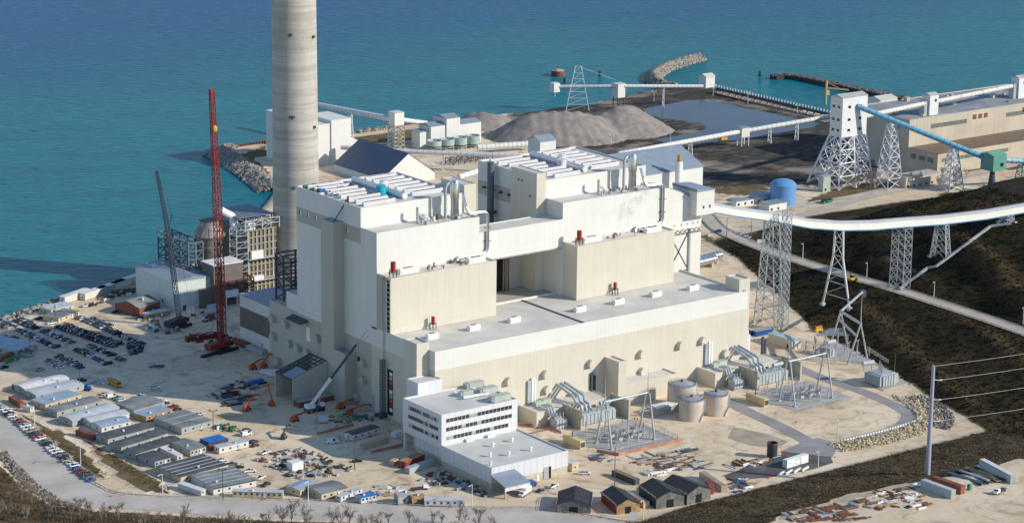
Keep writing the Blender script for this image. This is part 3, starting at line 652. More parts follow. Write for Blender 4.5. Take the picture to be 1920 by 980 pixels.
for a, b in ((20,42),(42,64)):
    mb.beam((193,57,a),(207.5,57,b),.5); mb.beam((193,57,b),(207.5,57,a),.5); mb.beam((193,57,a),(207.5,57,a),.5)
for k in range(8):
    x = 184+k*3.3; mb.beam((x,50.6,67),(x+3.3,50.6,64.5),.35); mb.beam((x,50.6,64.5),(x+3.3,50.6,67),.35)
mb.beam((184,50.6,64.5),(210,50.6,64.5),.4); tr.part('bracing', mb, STEEL_D)
mb = MB(); mb.box(196, 213, 66, 78, 0, 66.8); tr.part('lift_shaft', mb, P_WHITE)
# --- roof ducts
def roof_duct(t, a, b, z, r=1.0):
    a, b = Vector((a[0],a[1],z)), Vector((b[0],b[1],z)); d = (b-a).normalized(); n = Vector((-d.y,d.x,0)); mb = MB()
    prof = [(-r*.75,0),(-r*.75,r*.7),(-r*1.05,r*.75),(-r*1.05,r*1.5),(-r*.5,r*2.05),(r*.5,r*2.05),(r*1.05,r*1.5),(r*1.05,r*.75),(r*.75,r*.7),(r*.75,0)]; k = len(prof)
    V = [a+n*u+Vector((0,0,w)) for u, w in prof]+[b+n*u+Vector((0,0,w)) for u, w in prof]
    mb.add(V, [tuple(range(k))[::-1], tuple(range(k,2*k))]+[(i,(i+1)%k,k+(i+1)%k,k+i) for i in range(k)])
    o = t.part('ridge_vent', mb, DUCT); e = MB(); e.obox(a+d*1.5-n*r*.3+Vector((0,0,r*2.06)), d*((b-a).length-3), n*r*.6, (0,0,.15)); t.part('vent_slot', e, RUST, parent=o)
for t_, sx in ((bh1, 0), (bh2, S)):
    zr = 100.87
    for k in range(8):
        y = 70+k*6.9
        if t_ is bh2 and k < 3: roof_duct(t_, (sx+9+ (k*0), y), (sx+26, y), zr)
        else: roof_duct(t_, (sx+5-(2 if k > 5 else 0), y), (sx+24, y), zr)
    for k in range(7): roof_duct(t_, (sx+38, 76+k*7), (sx+57, 76+k*7), zr)
    mb = MB(); mb.cyl((sx+31.5, 72, zr+1.6), (sx+31.5, 119, zr+1.6), 1.7, 8); t_.part('main_duct', mb, DUCT)
    mb = MB(); mb.cyl((sx+26.5,86,zr),(sx+26.5,86,zr+5),2.6,16); mb.box(sx+22,sx+30.5,83,89,zr,zr+.8); t_.part('roof_fan', mb, TEAL_T if t_ is bh1 else DUCT, smooth=True)
    mb = MB(); mb.cyl((sx+36,98,zr),(sx+36,98,zr+4.5),2.2,16); t_.part('roof_fan', mb, DUCT, smooth=True)
    # vent silencer with drain pipe on the step roof
    zz = 91.56; bx = sx+51.5
    mb = MB(); mb.lathe((bx,57,zz), [(2.2,0),(2.2,4),(2.0,4),(2.0,10),(2.3,10.2),(2.3,18),(1.8,19.2)], 20); t_.part('vent_silencer', mb, SILVER, smooth=True)
    mb = MB(); mb.tube([(bx-5,58,zz),(bx-5,58,zz+15),(bx-4.4,58,zz+17.2),(bx-2.8,58,zz+18),(bx-1,57.5,zz+18)], .75, 10); t_.part('exhaust_pipe', mb, STEEL_G, smooth=True)
    pts = [(bx+3,54,zz+12),(bx+3.2,51.5,zz+6),(bx+4,49.8,zz+3),(bx+12,49.2,zz+3)]+[(bx+12+3*math.sin(a), 49.2, zz+3*math.cos(a)) for a in (.4,.8,1.2,1.57)]+[(bx+15,49.2,72+4)]+[(bx+12+3*math.cos(a), 49.2, 76-3*math.sin(a)) for a in (.4,.8,1.2,1.57)]+[(bx-3,49.2,73),(bx-4.4,48.6,72.2),(bx-4.8,47.8,70.9)]
    mb = MB(); mb.tube(pts, .8, 8); t_.part('drain_pipe', mb, SILVER, smooth=True)
    for z in (79, 86): mb = MB(); mb.beam((bx+13,50.1,z),(bx+16.5,48.4,z),.35); t_.part('pipe_bracket', mb, STEEL_D)
    mb = MB(); mb.tube([(bx-22,58,zz),(bx-22,58,zz+8)], .7, 8); mb.beam((bx-22,58,zz+5),(bx-16,57,zz),1.0); t_.part('vent_stub', mb, STEEL_G)
    for i in range(14): 
        x = bx-random.uniform(-6,22); y = random.uniform(52,62); mb = MB(); h = random.uniform(.5,2.8); w = random.uniform(.4,1.6); mb.box(x, x+w, y, y+w, zz, zz+h); t_.part('roof_unit', mb, random.choice([STEEL_G, GREYP, DUCT, RUST]))
    mb = MB(); mb.box(bx-14, bx+6, 50.9, 52.2, zz, zz+.6); t_.part('kerb', mb, STEEL_G)
    # lower box roof: red vents, white hoods, clutter
    for x, y in [(sx+4.5 if t_ is bh1 else sx+5, 42.5)]:
        mb = MB(); mb.cyl((x,y,73.5),(x,y,78.5),1.3,12); rv = t_.part('relief_stack', mb, RED, smooth=True); mb = MB()
        for k in range(6): a = k*math.pi/3; mb.beam((x+2*math.cos(a),y+2*math.sin(a),70.8),(x+2*math.cos(a),y+2*math.sin(a),74.5),.25); mb.beam((x+2*math.cos(a),y+2*math.sin(a),74.2),(x+2*math.cos(a+1.05),y+2*math.sin(a+1.05),74.2),.25)
        t_.part('stack_cage', mb, RUST, parent=rv)
    roof_vent(t_, sx+15, 45, 70.87, 11, 3, 2.8); roof_vent(t_, sx+55, 43.5, 70.87, 10, 3, 2.8)
    for i in range(16):
        x = sx+random.uniform(24,60); y = random.uniform(41.5,49); mb = MB(); h = random.uniform(.4,2.2); w = random.uniform(.3,1.2); mb.box(x, x+w, y, y+w, 70.87, 70.87+h); t_.part('roof_unit', mb, random.choice([STEEL_G, GREYP, RUST, CONC, RUST]))
# thin wisp of steam leaving the roof vents of the far boiler house
mb = MB()
for k in range(6): mb.sphere((156+k*1.5, 46.5, 73.5+k*3.4), 2.2+k*.75, 10, (1.25,.8,1.1))
sm_ = bpy.data.materials.new('steam'); sm_.use_nodes = True; t = sm_.node_tree; t.nodes.remove(t.nodes['Principled BSDF']); pv = N(t, 'ShaderNodeVolumePrincipled'); pv.inputs['Color'].default_value = (.97,.97,.97,1)
pz = N(t, 'ShaderNodeNewGeometry').outputs['Position']; t.links.new(mathn(t, 'MULTIPLY', ramp(t, noise(t, pz, .16, 3, .5), .45, .75), .13), pv.inputs['Density']); t.links.new(pv.outputs[0], t.nodes['Material Output'].inputs['Volume'])
so_ = solo('steam', mb, sm_, 'thin wisp of white steam drifting up the cream wall', None, kind='stuff')
# red relief stacks at the hall roof
for px, py in [(812,617),(1153,552)]:
    p = G(px, py, 43); mb = MB(); mb.cyl((p.x,p.y,45.5),(p.x,p.y,49.5),.9,10); rv = th.part('relief_stack', mb, RED, smooth=True); mb = MB()
    for k in range(6): a = k*math.pi/3; mb.beam((p.x+1.7*math.cos(a),p.y+1.7*math.sin(a),42.9),(p.x+1.7*math.cos(a),p.y+1.7*math.sin(a),46.5),.22); mb.beam((p.x+1.7*math.cos(a),p.y+1.7*math.sin(a),46),(p.x+1.7*math.cos(a+1.05),p.y+1.7*math.sin(a+1.05),46),.22)
    th.part('stack_cage', mb, STEEL_D, parent=rv)
for i in range(60):      # materials still lying on the unit 1 roof
    x, y = (random.uniform(1,8), random.uniform(96,123)) if i < 40 else (random.uniform(12,24), random.uniform(108,122)); mb = MB(); w = random.uniform(.6,2.4); mb.box(x, x+w, y, y+random.uniform(.6,2), 100.87, 100.87+random.uniform(.4,2)); bh1.part('roof_material', mb, random.choice([WHITE, WOOD, BLUE_T, RUST, GREENB, STEEL_D, WHITE]))
# --- stack
def stack_mat():
    m = bpy.data.materials.new('banded_concrete'); m.use_nodes = True; t = m.node_tree; b = t.nodes['Principled BSDF']; b.inputs['Roughness'].default_value = .85
    pos = N(t, 'ShaderNodeNewGeometry').outputs['Position']
    n1 = noise(t, pos, .32, 4, .6, (.02,.02,1)); n2 = noise(t, pos, 1.1, 3, .6, (.05,.05,1)); n3 = noise(t, pos, .15, 5, .6, (1,1,.4))
    c = mix(t, ramp(t, n1, .38, .62), (.40,.365,.315), (.50,.465,.41)); c = mix(t, mathn(t, 'MULTIPLY', ramp(t, n2, .5, .65), .5), c, (.33,.30,.255)); c = mix(t, mathn(t, 'MULTIPLY', ramp(t, n3, .5, .7), .3), c, (.24,.22,.19))
    t.links.new(c, b.inputs['Base Color']); return m
st = Thing('chimney_stack', 'enormous round concrete stack with faint horizontal bands', 'chimney', (100,287,0))
mb = MB(); n = 64; prof = [(13.9-1.3*k/84, 2.5*k) for k in range(85)]; mb.lathe((100,287,0), prof, n); st.part('shell', mb, stack_mat(), smooth=True)
for a, z in [(-2.3,150),(-2.25,150),(-1.15,148),(-2.3,102),(-2.2,102),(-1.15,95),(-2.2,60),(-1.2,55)]:
    c = Vector((100+13.5*math.cos(a), 287+13.5*math.sin(a), z)); mb = MB(); mb.box(c.x-.7,c.x+.7,c.y-.7,c.y+.7,z,z+1.6); st.part('hatch', mb, STEEL_D)
# --- administration building
ad = Thing('office_building', 'silvery white office block with ribbon windows and a lower wing', 'building', (0,-40,0))
X0, X1 = -21.7, 22.3
mb = MB(); mb.box(X0+.25, X1-.25, -75.8, -36.5, 0, 3.8); ad.part('plinth', mb, BLOCK)
block(ad, X0, X1, -76, -36.503, [(3.803,11.2,P_LILAC)], .7, ROOF_L)
block(ad, X0, X1, -36.5, -4.6, [(9.4,25.9,P_LILAC)], .8, ROOF_L)
mb = MB(); mb.box(X0+2, X1-.3, -36.4, -12, 3.81, 9.397); mb.box(X0+6, X1-.3, -12, -5, 0, 9.397); ad.part('wall', mb, P_LILAC); mb = MB(); mb.box(X0+2.2,X1-.6,-36.3,-12.2,0,3.8); ad.part('plinth', mb, BLOCK)
mb = MB(); mb.box(X0+.3,X0+1.3,-5.8,-4.8,0,9.4); ad.part('column', mb, P_LILAC)
PEN = ad
block(ad, -13, 1, -4.597, 5, [(9.4,31.5,P_LILAC)], .5, ROOF_L)
def win_row(t, axis, c, a0, a1, z, n, hgt=1.9):
    # every pane is its own piece, with a light frame round it
    w = (a1-a0)/n
    for k in range(n):
        b0, b1 = a0+k*w+.12, a0+(k+1)*w-.12
        m = GLASS_L if random.random() < .24 else GLASS
        mb = MB()
        if axis == 'x': mb.box(b0, b1, c-.06, c-.003, z+.05, z+hgt-.05)
        else: mb.box(c-.06, c-.003, b0, b1, z+.05, z+hgt-.05)
        pn = t.part('window', mb, m)
        mb = MB()
        if axis == 'x': mb.box(b0, b1, c-.10, c-.061, z+.45, z+.57)
        else: mb.box(c-.10, c-.061, b0, b1, z+.45, z+.57)
        t.part('transom', mb, mat('dark_red_frame', (.12,.05,.045), .5), parent=pn)
    mb = MB()
    if axis == 'x':
        mb.box(a0-.3, a1+.3, c-.16, c-.002, z-.2, z); mb.box(a0-.3, a1+.3, c-.16, c-.002, z+hgt, z+hgt+.15)
    else: mb.box(c-.16, c-.002, a0-.3, a1+.3, z-.2, z); mb.box(c-.16, c-.002, a0-.3, a1+.3, z+hgt, z+hgt+.15)
    t.part('sill', mb, P_LILAC)
for z in (13.0, 17.3, 21.6):
    win_row(ad, 'x', -36.5, -19.2, 19 if z > 14 else 17, z, 17)
    win_row(ad, 'y', X0, -34, -9, z, 14)
# loading canopy, doors, roof fans on the wing
mb = MB(); mb.extr([(X0-1,-88,5.2),(X0+13,-88,5.2),(X0+13,-76.02,8.0),(X0-1,-76.02,8.0)], (0,0,.45)); ad.part('canopy', mb, ROOF_SLATE); mb = MB(); mb.extr([(X0-1,-87.9,3.6),(X0-1,-87.9,5.2),(X0+13,-87.9,5.2),(X0+13,-87.9,3.6)], (0,.3,0)); mb.extr([(X0+12.9,-87.5,3.8),(X0+12.9,-87.5,5.2),(X0+12.9,-76.05,7.9),(X0+12.9,-76.05,3.8)], (-.3,0,0)); ad.part('fascia', mb, P_LILAC)
for x in (X0-.4, X0+12.4): mb = MB(); mb.box(x-.35,x+.35,-87.6,-86.9,0,5.1); ad.part('column', mb, STEEL_G)
mb = MB(); mb.box(8,12.2,-76.15,-76.005,0,5.6); rd = ad.part('roller_door', mb, GREYP); mb = MB(); mb.box(11,12.2,-76.25,-76.151,0,5.6); ad.part('door_gap', mb, MATS['dark_void'], parent=rd)
mb = MB(); mb.box(4.2,5.5,-75.95,-75.803,0,2.6); ad.part('door', mb, WHITE)
for px, py in [(919,856),(954,854),(995,845),(924,837),(960,828),(920,872)]:
    p = G(px, py, 10.5); mb = MB(); mb.cyl((p.x,p.y,10.4),(p.x,p.y,11.8),.45,8); mb.cyl((p.x,p.y,11.8),(p.x,p.y,12.7),.8,8); ad.part('roof_fan', mb, WHITE, smooth=True)
for px, py in [(880,825),(920,817)]: p = G(px, py, 11); mb = MB(); mb.box(p.x-2,p.x+2,p.y-.7,p.y+.7,10.6,11.9); ad.part('roof_unit', mb, WHITE)
for px, py, L, w, h in [(890,722,9,4,2.6),(915,733,9,4,2.8),(938,747,10,4.2,2.8),(875,738,6,3,2.5)]:
    p = G(px, py, 26); mb = MB(); mb.box(p.x-L/2,p.x+L/2,p.y-w/2,p.y+w/2,25.4,25.4+h); u = ad.part('air_handler', mb, mat('pale_green_unit', (.42,.46,.40), .5, var=.1)); mb = MB(); mb.box(p.x-L/2-1.2,p.x-L/2-.003,p.y-w/2+.3,p.y+w/2-.3,25.8,25.2+h); ad.part('intake_hood', mb, STEEL_G, parent=u)
mb = MB(); p = G(888,742,26); mb.beam((p.x-6,p.y,26.4),(p.x+8,p.y-1,26.4),1.4,.9); mb.beam((p.x+6,p.y-1,26.4),(p.x+6,p.y+10,26.4),1.4,.9); ad.part('roof_duct', mb, WHITE)
mb = MB(); p = G(853,734,26); mb.cyl((p.x,p.y,25.2),(p.x,p.y,26.2),.6,8); ad.part('roof_fan', mb, WHITE)
# --- front annexes
an = Thing('annex', 'low cream annex with a flat roof and curved end against the turbine hall', 'building', (120,-6,0))
p = onY(1160.4, 678.4, -11.5); q = onY(1174.7, 674.3, -11.5)
block(an, p.x, q.x, -11.5, -.003, [(0, p.z, P_BEIGE)], .7)
a = onY(1178, 719, -11.5); b = onY(1270.4, 700, -11.5); block(an, q.x+.003, b.x, -11.5, -.003, [(0, a.z, P_BEIGE)], .7)
print('annex', p, q, a, b)
# --- construction entry building on the left wall (open steel roof)
e = Thing('entry_shed', 'half roofed cream entry shed with open roof steel on the shaded side', 'building', (-15, 70, 0))
c1 = G(547, 757); c0 = G(625, 743); print('shed', c1, c0)
c1 = G(549, 758); yf = c1.y; zl = zt(c1, 711); rr = onX(627, 673, -6.6); xl = c1.x; zr_ = onY(627, 673, yf).z; yb = onX(516, 697, xl).y; yb = min(max(yb, yf+12), yf+22); print('entry', c1, zl, zr_, yb, onY(627,673,yf))
xr_ = -6.55
mb = MB(); mb.extr([(xl,yf,5),(xr_,yf,5),(xr_,yf,zr_),(xl,yf,zl)], (0,.4,0)); e.part('wall', mb, P_SHADED); mb = MB(); mb.box(xl,xr_,yf+.02,yf+.38,0,4.997); e.part('plinth', mb, BLOCK)
mb = MB(); mb.extr([(xl,yb,0),(xr_,yb,0),(xr_,yb,zr_),(xl,yb,zl)], (0,-.4,0)); e.part('wall', mb, P_SHADED)
sl_ = (zr_-zl)/(xr_-xl); xm = xl+(xr_-xl)*.42
mb = MB(); mb.extr([(xl,yf+.5,zl+.05),(xm,yf+.5,zl+.05+sl_*(xm-xl)),(xm,yf+.5,zl+.3+sl_*(xm-xl)),(xl,yf+.5,zl+.3)], (0,(yb-yf)*.55,0)); e.part('roof_sheet', mb, ROOF_SLATE)
for k in range(9):
    x = xl+(xr_-xl)*k/8; z = zl+sl_*(x-xl); mb = MB(); mb.beam((x,yf+.4,z-.4),(x,yb-.4,z-.4),.45,.7); e.part('rafter', mb, STEEL_D)
for k in range(5):
    y = yf+.6+(yb-yf-1.2)*k/4; mb = MB(); mb.beam((xl,y,zl-.1),(xr_,y,zr_-.1),.4,.5); e.part('purlin', mb, STEEL_D)
# --- brown banded side building beyond the left wall (with slate roof) and dark steel frame on the low roof
sb = Thing('side_building', 'side building with slate roof and purplish brown band on white walls', 'building', (30,165,0))
xs = 8; 
def zX(px, py): return onX(px, py, xs)
a = zX(505, 578); b_ = zX(449, 548); zA = (a.z+b_.z)/2; print('sidebuilding', a, b_, onX(449,573,xs), onX(449,610,xs), onX(449,640,xs))
ya, yb2 = 152.4, b_.y; z1, z2 = onX(449,573,xs).z, onX(449,610,xs).z
for k, (u, v, m) in enumerate([(0, z2, P_WHITE), (z2, z1, mat('purple_brown_panel', (.17,.14,.13), .6, rib=1.25)), (z1, zA, P_WHITE)]): mb = MB(); mb.box(xs, 60, ya, yb2, u, v); sb.part('wall', mb, m)
mb = MB(); mb.box(xs-.4, 60.4, ya-.0, yb2+.4, zA+.003, zA+.5); sb.part('roof', mb, ROOF_SLATE)
for y in (ya+6, ya+20): mb = MB(); mb.box(xs-.15, xs-.003, y, y+2.5, 3, 5); sb.part('louvre', mb, STEEL_G)
def lattice_block(t, x0, x1, y0, y1, z0, z1, nx_, ny_, nz, m, w=.55, diag=True):
    xs_ = [lerp(x0,x1,i/nx_) for i in range(nx_+1)]; ys_ = [lerp(y0,y1,i/ny_) for i in range(ny_+1)]; zs_ = [lerp(z0,z1,i/nz) for i in range(nz+1)]
    for x in xs_:
        for y in ys_: mb = MB(); mb.beam((x,y,z0),(x,y,z1),w*1.2); t.part('column', mb, m)
    for z in zs_[1:]:
        mb = MB()
        for y in ys_: mb.beam((x0,y,z),(x1,y,z),w)
        for x in xs_: mb.beam((x,y0,z),(x,y1,z),w)
        t.part('floor_beams', mb, m)
    if diag:
        for y in (y0, y1):
            mb = MB()
            for i in range(nx_):
                for j in range(nz):
                    if (i+j) % 2 == 0: mb.beam((xs_[i],y,zs_[j]),(xs_[i+1],y,zs_[j+1]),w*.7)
            t.part('brace', mb, m)
        for x in (x0, x1):
            mb = MB()
            for i in range(ny_):
                for j in range(nz):
                    if (i+j) % 2 == 0: mb.beam((x,ys_[i],zs_[j]),(x,ys_[i+1],zs_[j+1]),w*.7)
            t.part('brace', mb, m)
fr = Thing('steel_frame', 'dark open steel frame standing on the low roof beside the tall shaded wall', 'frame', (25,146,35))
lattice_block(fr, 4, 40, 137, 152, 35.4, 60, 3, 2, 4, STEEL_D, .7)
# ============================================================= CONSTRUCTION UNIT BEHIND (left)
w0 = Q(215,735); sh = Thing('construction_shed', 'white clad shed with a shallow roof below the scrubber frame', 'building', (w0.x+15, w0.y+20, 0))
hS = zt(w0, 360+555/3.267); yB = Q(25,625).y; print('shed', w0, hS, Q(25,625), Q(315,700))
mb = MB(); mb.box(w0.x, w0.x+28, w0.y, yB, 0, hS); sh.part('wall', mb, mat('white_sheet', (.60,.64,.62), .6, rib=2.2, var=.05))
mb = MB(); mb.extr([(w0.x-.3,w0.y-.3,hS+.003),(w0.x+14,w0.y-.3,hS+2),(w0.x+28.3,w0.y-.3,hS+.003)], (0,yB-w0.y+.6,0)); sh.part('roof', mb, ROOF_SLATE)
mb = MB(); mb.box(w0.x+6, w0.x+8.2, w0.y-.15, w0.y-.003, 0, 3); sh.part('door', mb, STEEL_D); mb = MB(); mb.box(w0.x-.15, w0.x-.003, w0.y+12, w0.y+13.6, 3, 5); sh.part('window', mb, STEEL_D)
mb = MB(); mb.box(w0.x+28.1, w0.x+46, w0.y+2, w0.y+16, 0, hS*.62); sh.part('wall', mb, P_WHITE); mb = MB(); mb.box(w0.x+28, w0.x+46.2, w0.y+1.8, w0.y+16.2, hS*.62+.003, hS*.62+.4); sh.part('roof', mb, ROOF_SLATE)
# scrubber steel frame
def P3(x, y, zz): p = Q(x, y, zz); return p
fr = Thing('scrubber_frame', 'tall grey open steel frame with braces over the white construction shed', 'frame', (w0.x+20, w0.y+45, 0))
by0 = w0.y+16; nc = onY(353, 457, by0); ex = onY(380, 452, by0).x; ey = next(y for y in np.arange(by0+5, by0+60, .5) if 960+FPX*((np.array((nc.x, y, nc.z))-CAM)@RX)/((np.array((nc.x, y, nc.z))-CAM)@FX) < 296)
lattice_block(fr, nc.x, ex, by0, float(ey), 0, nc.z, 2, 4, 7, mat('blue_grey_steel', (.12,.15,.175), .5, var=.2), .6)
ZA = w0.y+28
def axz(px, py, Y): return onY(260+px/3.267, 360+py/3.267, Y)
Yv = w0.y+26; pc = axz(435, 260, Yv); pt = axz(435, 175, Yv); pr_ = axz(350, 260, Yv); pr2 = axz(525, 260, Yv); rv = (pr2-pr_).length*.5*.98; print('vessel', pc, pt, rv)
ab = Thing('absorber_vessel', 'large rusty grey scrubber vessel with a conical ribbed top', 'vessel', (pc.x, pc.y, 0))
VES = mat('grey_brown_vessel', (.30,.27,.245), .6, metal=.3, var=.2, vs_=.3, streak=.3)
mb = MB(); mb.lathe((pc.x,pc.y,0), [(rv*.8,0),(rv*.8,pc.z-3),(rv,pc.z),(rv*.62,pt.z-3),(rv*.58,pt.z)], 40); ab.part('shell', mb, VES, smooth=True)
for k in range(12): 
    a = k*math.pi/6; mb = MB(); mb.beam((pc.x+rv*1.01*math.cos(a),pc.y+rv*1.01*math.sin(a),pc.z),(pc.x+rv*.63*math.cos(a),pc.y+rv*.63*math.sin(a),pt.z-2.8),.35); ab.part('rib', mb, VES)
mb = MB()
for k in range(9): mb.box(pc.x-rv*.5+k*rv*.115, pc.x-rv*.45+k*rv*.115, pc.y-rv*.45, pc.y+rv*.45, pt.z+.003, pt.z+.8)
ab.part('top_beams', mb, STEEL_D)
for z in (8,18,28): mb = MB(); mb.lathe((pc.x,pc.y,z), [(rv*.79,0),(rv*.84,.1),(rv*.84,.6),(rv*.79,.7)], 32); ab.part('stiffener', mb, VES)
# baghouse: tall rusty casings with roof frame
Yb = w0.y+12
a = axz(665, 240, Yb); b = axz(838, 215, Yb); zT = axz(665, 175, Yb).z; print('bag', a, b, zT)
bg_ = Thing('baghouse', 'tall brown ribbed filter house under an unfinished steel roof beside the stack', 'building', (a.x+15, Yb+15, 0))
mb = MB(); mb.box(a.x, b.x, Yb, Yb+34, 0, a.z); bg_.part('casing', mb, mat('baghouse_brown', (.17,.14,.10), .7, var=.25, vs_=.3))
for k in range(7):
    x = a.x+(b.x-a.x)*(k+.05)/7; mb = MB(); mb.box(x, x+.8, Yb-.7, Yb-.003, 0, a.z); bg_.part('rib', mb, mat('tan_steel', (.34,.31,.25), .6) if k % 2 else STEEL_G)
for k in range(9): mb = MB(); mb.box(a.x, b.x, Yb-1.0, Yb-.71, 4+k*a.z/9, 4.6+k*a.z/9); bg_.part('stiffener', mb, mat('tan_steel', (.34,.31,.25), .6))
for zz, hh in ((a.z*.55, 5), (a.z*.2, 3)): mb = MB(); mb.box(a.x-1.5, b.x+3, Yb-4, Yb-1.01, zz, zz+.5); bg_.part('walkway', mb, STEEL_G); mb = MB(); mb.box(a.x+1, a.x+9, Yb-3, Yb-1.02, zz+.5, zz+hh); bg_.part('hopper', mb, WHITE)
lattice_block(bg_, a.x-2, b.x+2, Yb-1, Yb+34, a.z+.1, zT, 4, 4, 2, STEEL_G, .5)
mb = MB(); mb.box(a.x-2.4, b.x+2.4, Yb+5, Yb+34.4, zT+.4, zT+.7); bg_.part('roof', mb, mat('deck_steel', (.13,.17,.21), .5, var=.15))
mb = MB(); mb.box(a.x+2, a.x+7, Yb+2, Yb+6, a.z+.003, a.z+4); bg_.part('roof_unit', mb, WHITE)
mb = MB(); mb.box(b.x+.1, b.x+6, Yb+3, Yb+10, a.z-9, a.z+1); bg_.part('outlet_duct', mb, CREAMY)
xs_ = a.x-9; lt = Thing('scaffold_tower', 'narrow grey steel stair frame against the brown filter house', 'frame', (xs_+3, Yb, 0)); lattice_block(lt, xs_, xs_+7.5, Yb-3, Yb+5, 0, a.z+2, 1, 1, 11, STEEL_G, .4)
mb = MB(); q1 = axz(500,110,Yb+14); q2 = axz(575,150,Yb+14); q3 = axz(590,240,Yb+8); mb.tube([q1, q2, q3], 2.3, 14); solo('flue_duct', mb, mat('white_wrap', (.70,.72,.74), .6, var=.1), 'white wrapped flue duct bending down beside the scrubber vessel', 'duct', smooth=True)
p = axz(640, 590, w0.y-4); q0 = axz(462, 590, w0.y-4); zz = axz(462, 455, w0.y-4).z
gb = Thing('grey_building', 'windowless grey box building with a white roof in front of the filter house', 'building', ((p.x+q0.x)/2, w0.y+4, 0)); print('grey', q0, p, zz)
mb = MB(); mb.box(q0.x, p.x, w0.y-4, w0.y+10, 0, zz); gb.part('wall', mb, mat('purple_brown_panel', (.17,.14,.13), .6)); mb = MB(); mb.box(q0.x-.3, p.x+.3, w0.y-4.3, w0.y+10.3, zz+.003, zz+.5); gb.part('roof', mb, WHITE)
mb = MB(); c = Q(430, 700); mb.box(c.x-6, c.x+10, c.y-2, c.y+8, 0, 11); sd = solo('equipment_box', mb, mat('purple_brown_panel', (.17,.14,.13), .6), 'small brown box building beside the red crane mast', 'building')
for k, (x, y, r) in enumerate([(455,735,2.2),(480,745,2.2),(440,760,2)]): c = Q(x, y); mb = MB(); mb.cyl((c.x-3,c.y,2.6),(c.x+3,c.y,2.6),r,14); mb.box(c.x-2.5,c.x+2.5,c.y-1,c.y+1,0,1); solo('blower', mb, STEEL_G, 'grey fan housing near the red crane base', 'fan', group='fans at the crane base', smooth=True)
c = Q(568, 690); mb = MB(); mb.box(c.x-4, c.x+4, c.y-1.5, c.y+1.5, 5, 9); mb.box(c.x-4, c.x-3.5, c.y-1, c.y+1, 0, 5); mb.box(c.x+3.5, c.x+4, c.y-1, c.y+1, 0, 5); solo('equipment_module', mb, WHITE, 'white module on legs in front of the dark steel by the crane', 'module')
rf = Thing('red_steel_rack', 'red brown steel rack of beams behind the red crane', 'rack', Q(570, 620)); c = Q(560, 690); lattice_block(rf, c.x-6, c.x+16, c.y, c.y+14, 0, 14, 4, 2, 5, mat('red_oxide', (.16,.05,.035), .7, var=.2), .5)
# ------------------------------------------------------------- cranes
def lattice_mast(t, p, q, w0_, w1_, n, m, chord=.35, lace=.2, name='boom'):
    p, q = Vector(p), Vector(q); d = (q-p).normalized(); a = d.cross(Vector((0,1,0))).normalized(); b = d.cross(a)
    def cor(k, s, u): w = lerp(w0_, w1_, k/n)/2; return p.lerp(q, k/n)+a*w*s+b*w*u
    mb = MB()
    for s, u in ((-1,-1),(1,-1),(1,1),(-1,1)): mb.beam(cor(0,s,u), cor(n,s,u), chord)
    o = t.part(name, mb, m); mb = MB(); R4 = [(-1,-1),(1,-1),(1,1),(-1,1)]
    for k in range(n):
        for i in range(4):
            A, B = R4[i], R4[(i+1)%4]
            if k % 2: A, B = B, A
            mb.beam(cor(k,*A), cor(k+1,*B), lace)
            mb.beam(cor(k,*A), cor(k,*B), lace)
    t.part('lacing', mb, m, parent=o); return o
def crawler(t, c, m, L=11, W=8.5, ang=0.0, house=True):
    ca, sa = math.cos(ang), math.sin(ang)
    def P(u, v, z): return Vector((c.x+u*ca-v*sa, c.y+u*sa+v*ca, z))
    for v in (-W/2, W/2):
        mb = MB(); pr = [(-L/2,.5),(-L/2+.6,0.02),(L/2-.6,0.02),(L/2,.5),(L/2,1.3),(L/2-.6,1.8),(-L/2+.6,1.8),(-L/2,1.3)]
        mb.extr([P(u, v-.7, z) for u, z in pr], P(0,1.4,0)-P(0,0,0)); t.part('track', mb, BLACK)
    mb = MB(); mb.obox(P(-3,-W/2+.7,1), P(6,0,0)-P(0,0,0), P(0,W-1.4,0)-P(0,0,0), (0,0,1)); t.part('carbody', mb, BLACK)
    if house: mb = MB(); mb.obox(P(-8,-2.2,2.1), P(12,0,0)-P(0,0,0), P(0,4.4,0)-P(0,0,0), (0,0,3.2)); t.part('machine_house', mb, m); mb = MB(); mb.obox(P(-10.5,-2.6,2.2), P(2.4,0,0)-P(0,0,0), P(0,5.2,0)-P(0,0,0), (0,0,3)); t.part('counterweight', mb, m); mb = MB(); mb.obox(P(4.1,-2.2,2.1), P(2,0,0)-P(0,0,0), P(0,1.8,0)-P(0,0,0), (0,0,2.8)); t.part('cab', mb, GLASS)
c = G(417, 656); rc = Thing('crawler_crane', 'giant red lattice boom crawler crane standing upright by the scrubber', 'crane', c); crawler(rc, c, RED2, 14, 10, .2)
zt_ = zt(c, 178); dx = RX*(-3.2); top = Vector((c.x+dx[0], c.y+dx[1], zt_+2)); mid = Vector((c.x+dx[0]*.45, c.y+dx[1]*.45, zt_*.62)); base = Vector((c.x, c.y, 4))
lattice_mast(rc, base, mid, 3.5, 3.5, 24, RED2, .45, .24); lattice_mast(rc, mid+Vector((0,0,.2)), top, 3.2, 2.0, 22, RED2, .45, .24, 'jib')
mb = MB(); mb.box(top.x-1.2, top.x+1.2, top.y-1, top.y+1, top.z-5, top.z+1); rc.part('jib_head', mb, RED2); mb = MB(); mb.sphere(top+Vector((.5,-1.5,-20)), 1.5, 8, (1,1,1.5)); rc.part('hook_block', mb, YELLOW)
lattice_mast(rc, base+Vector((1,3,0)), Vector((c.x+4,c.y+9,46)), 2.2, 1.8, 14, RED2, .4, .22, 'mast')
mb = MB(); mb.beam(top, Vector((c.x+4,c.y+9,46)), .15); mb.beam(Vector((c.x+4,c.y+9,46)), Vector((c.x-9,c.y-3,5)), .15); rc.part('pendant', mb, STEEL_D)
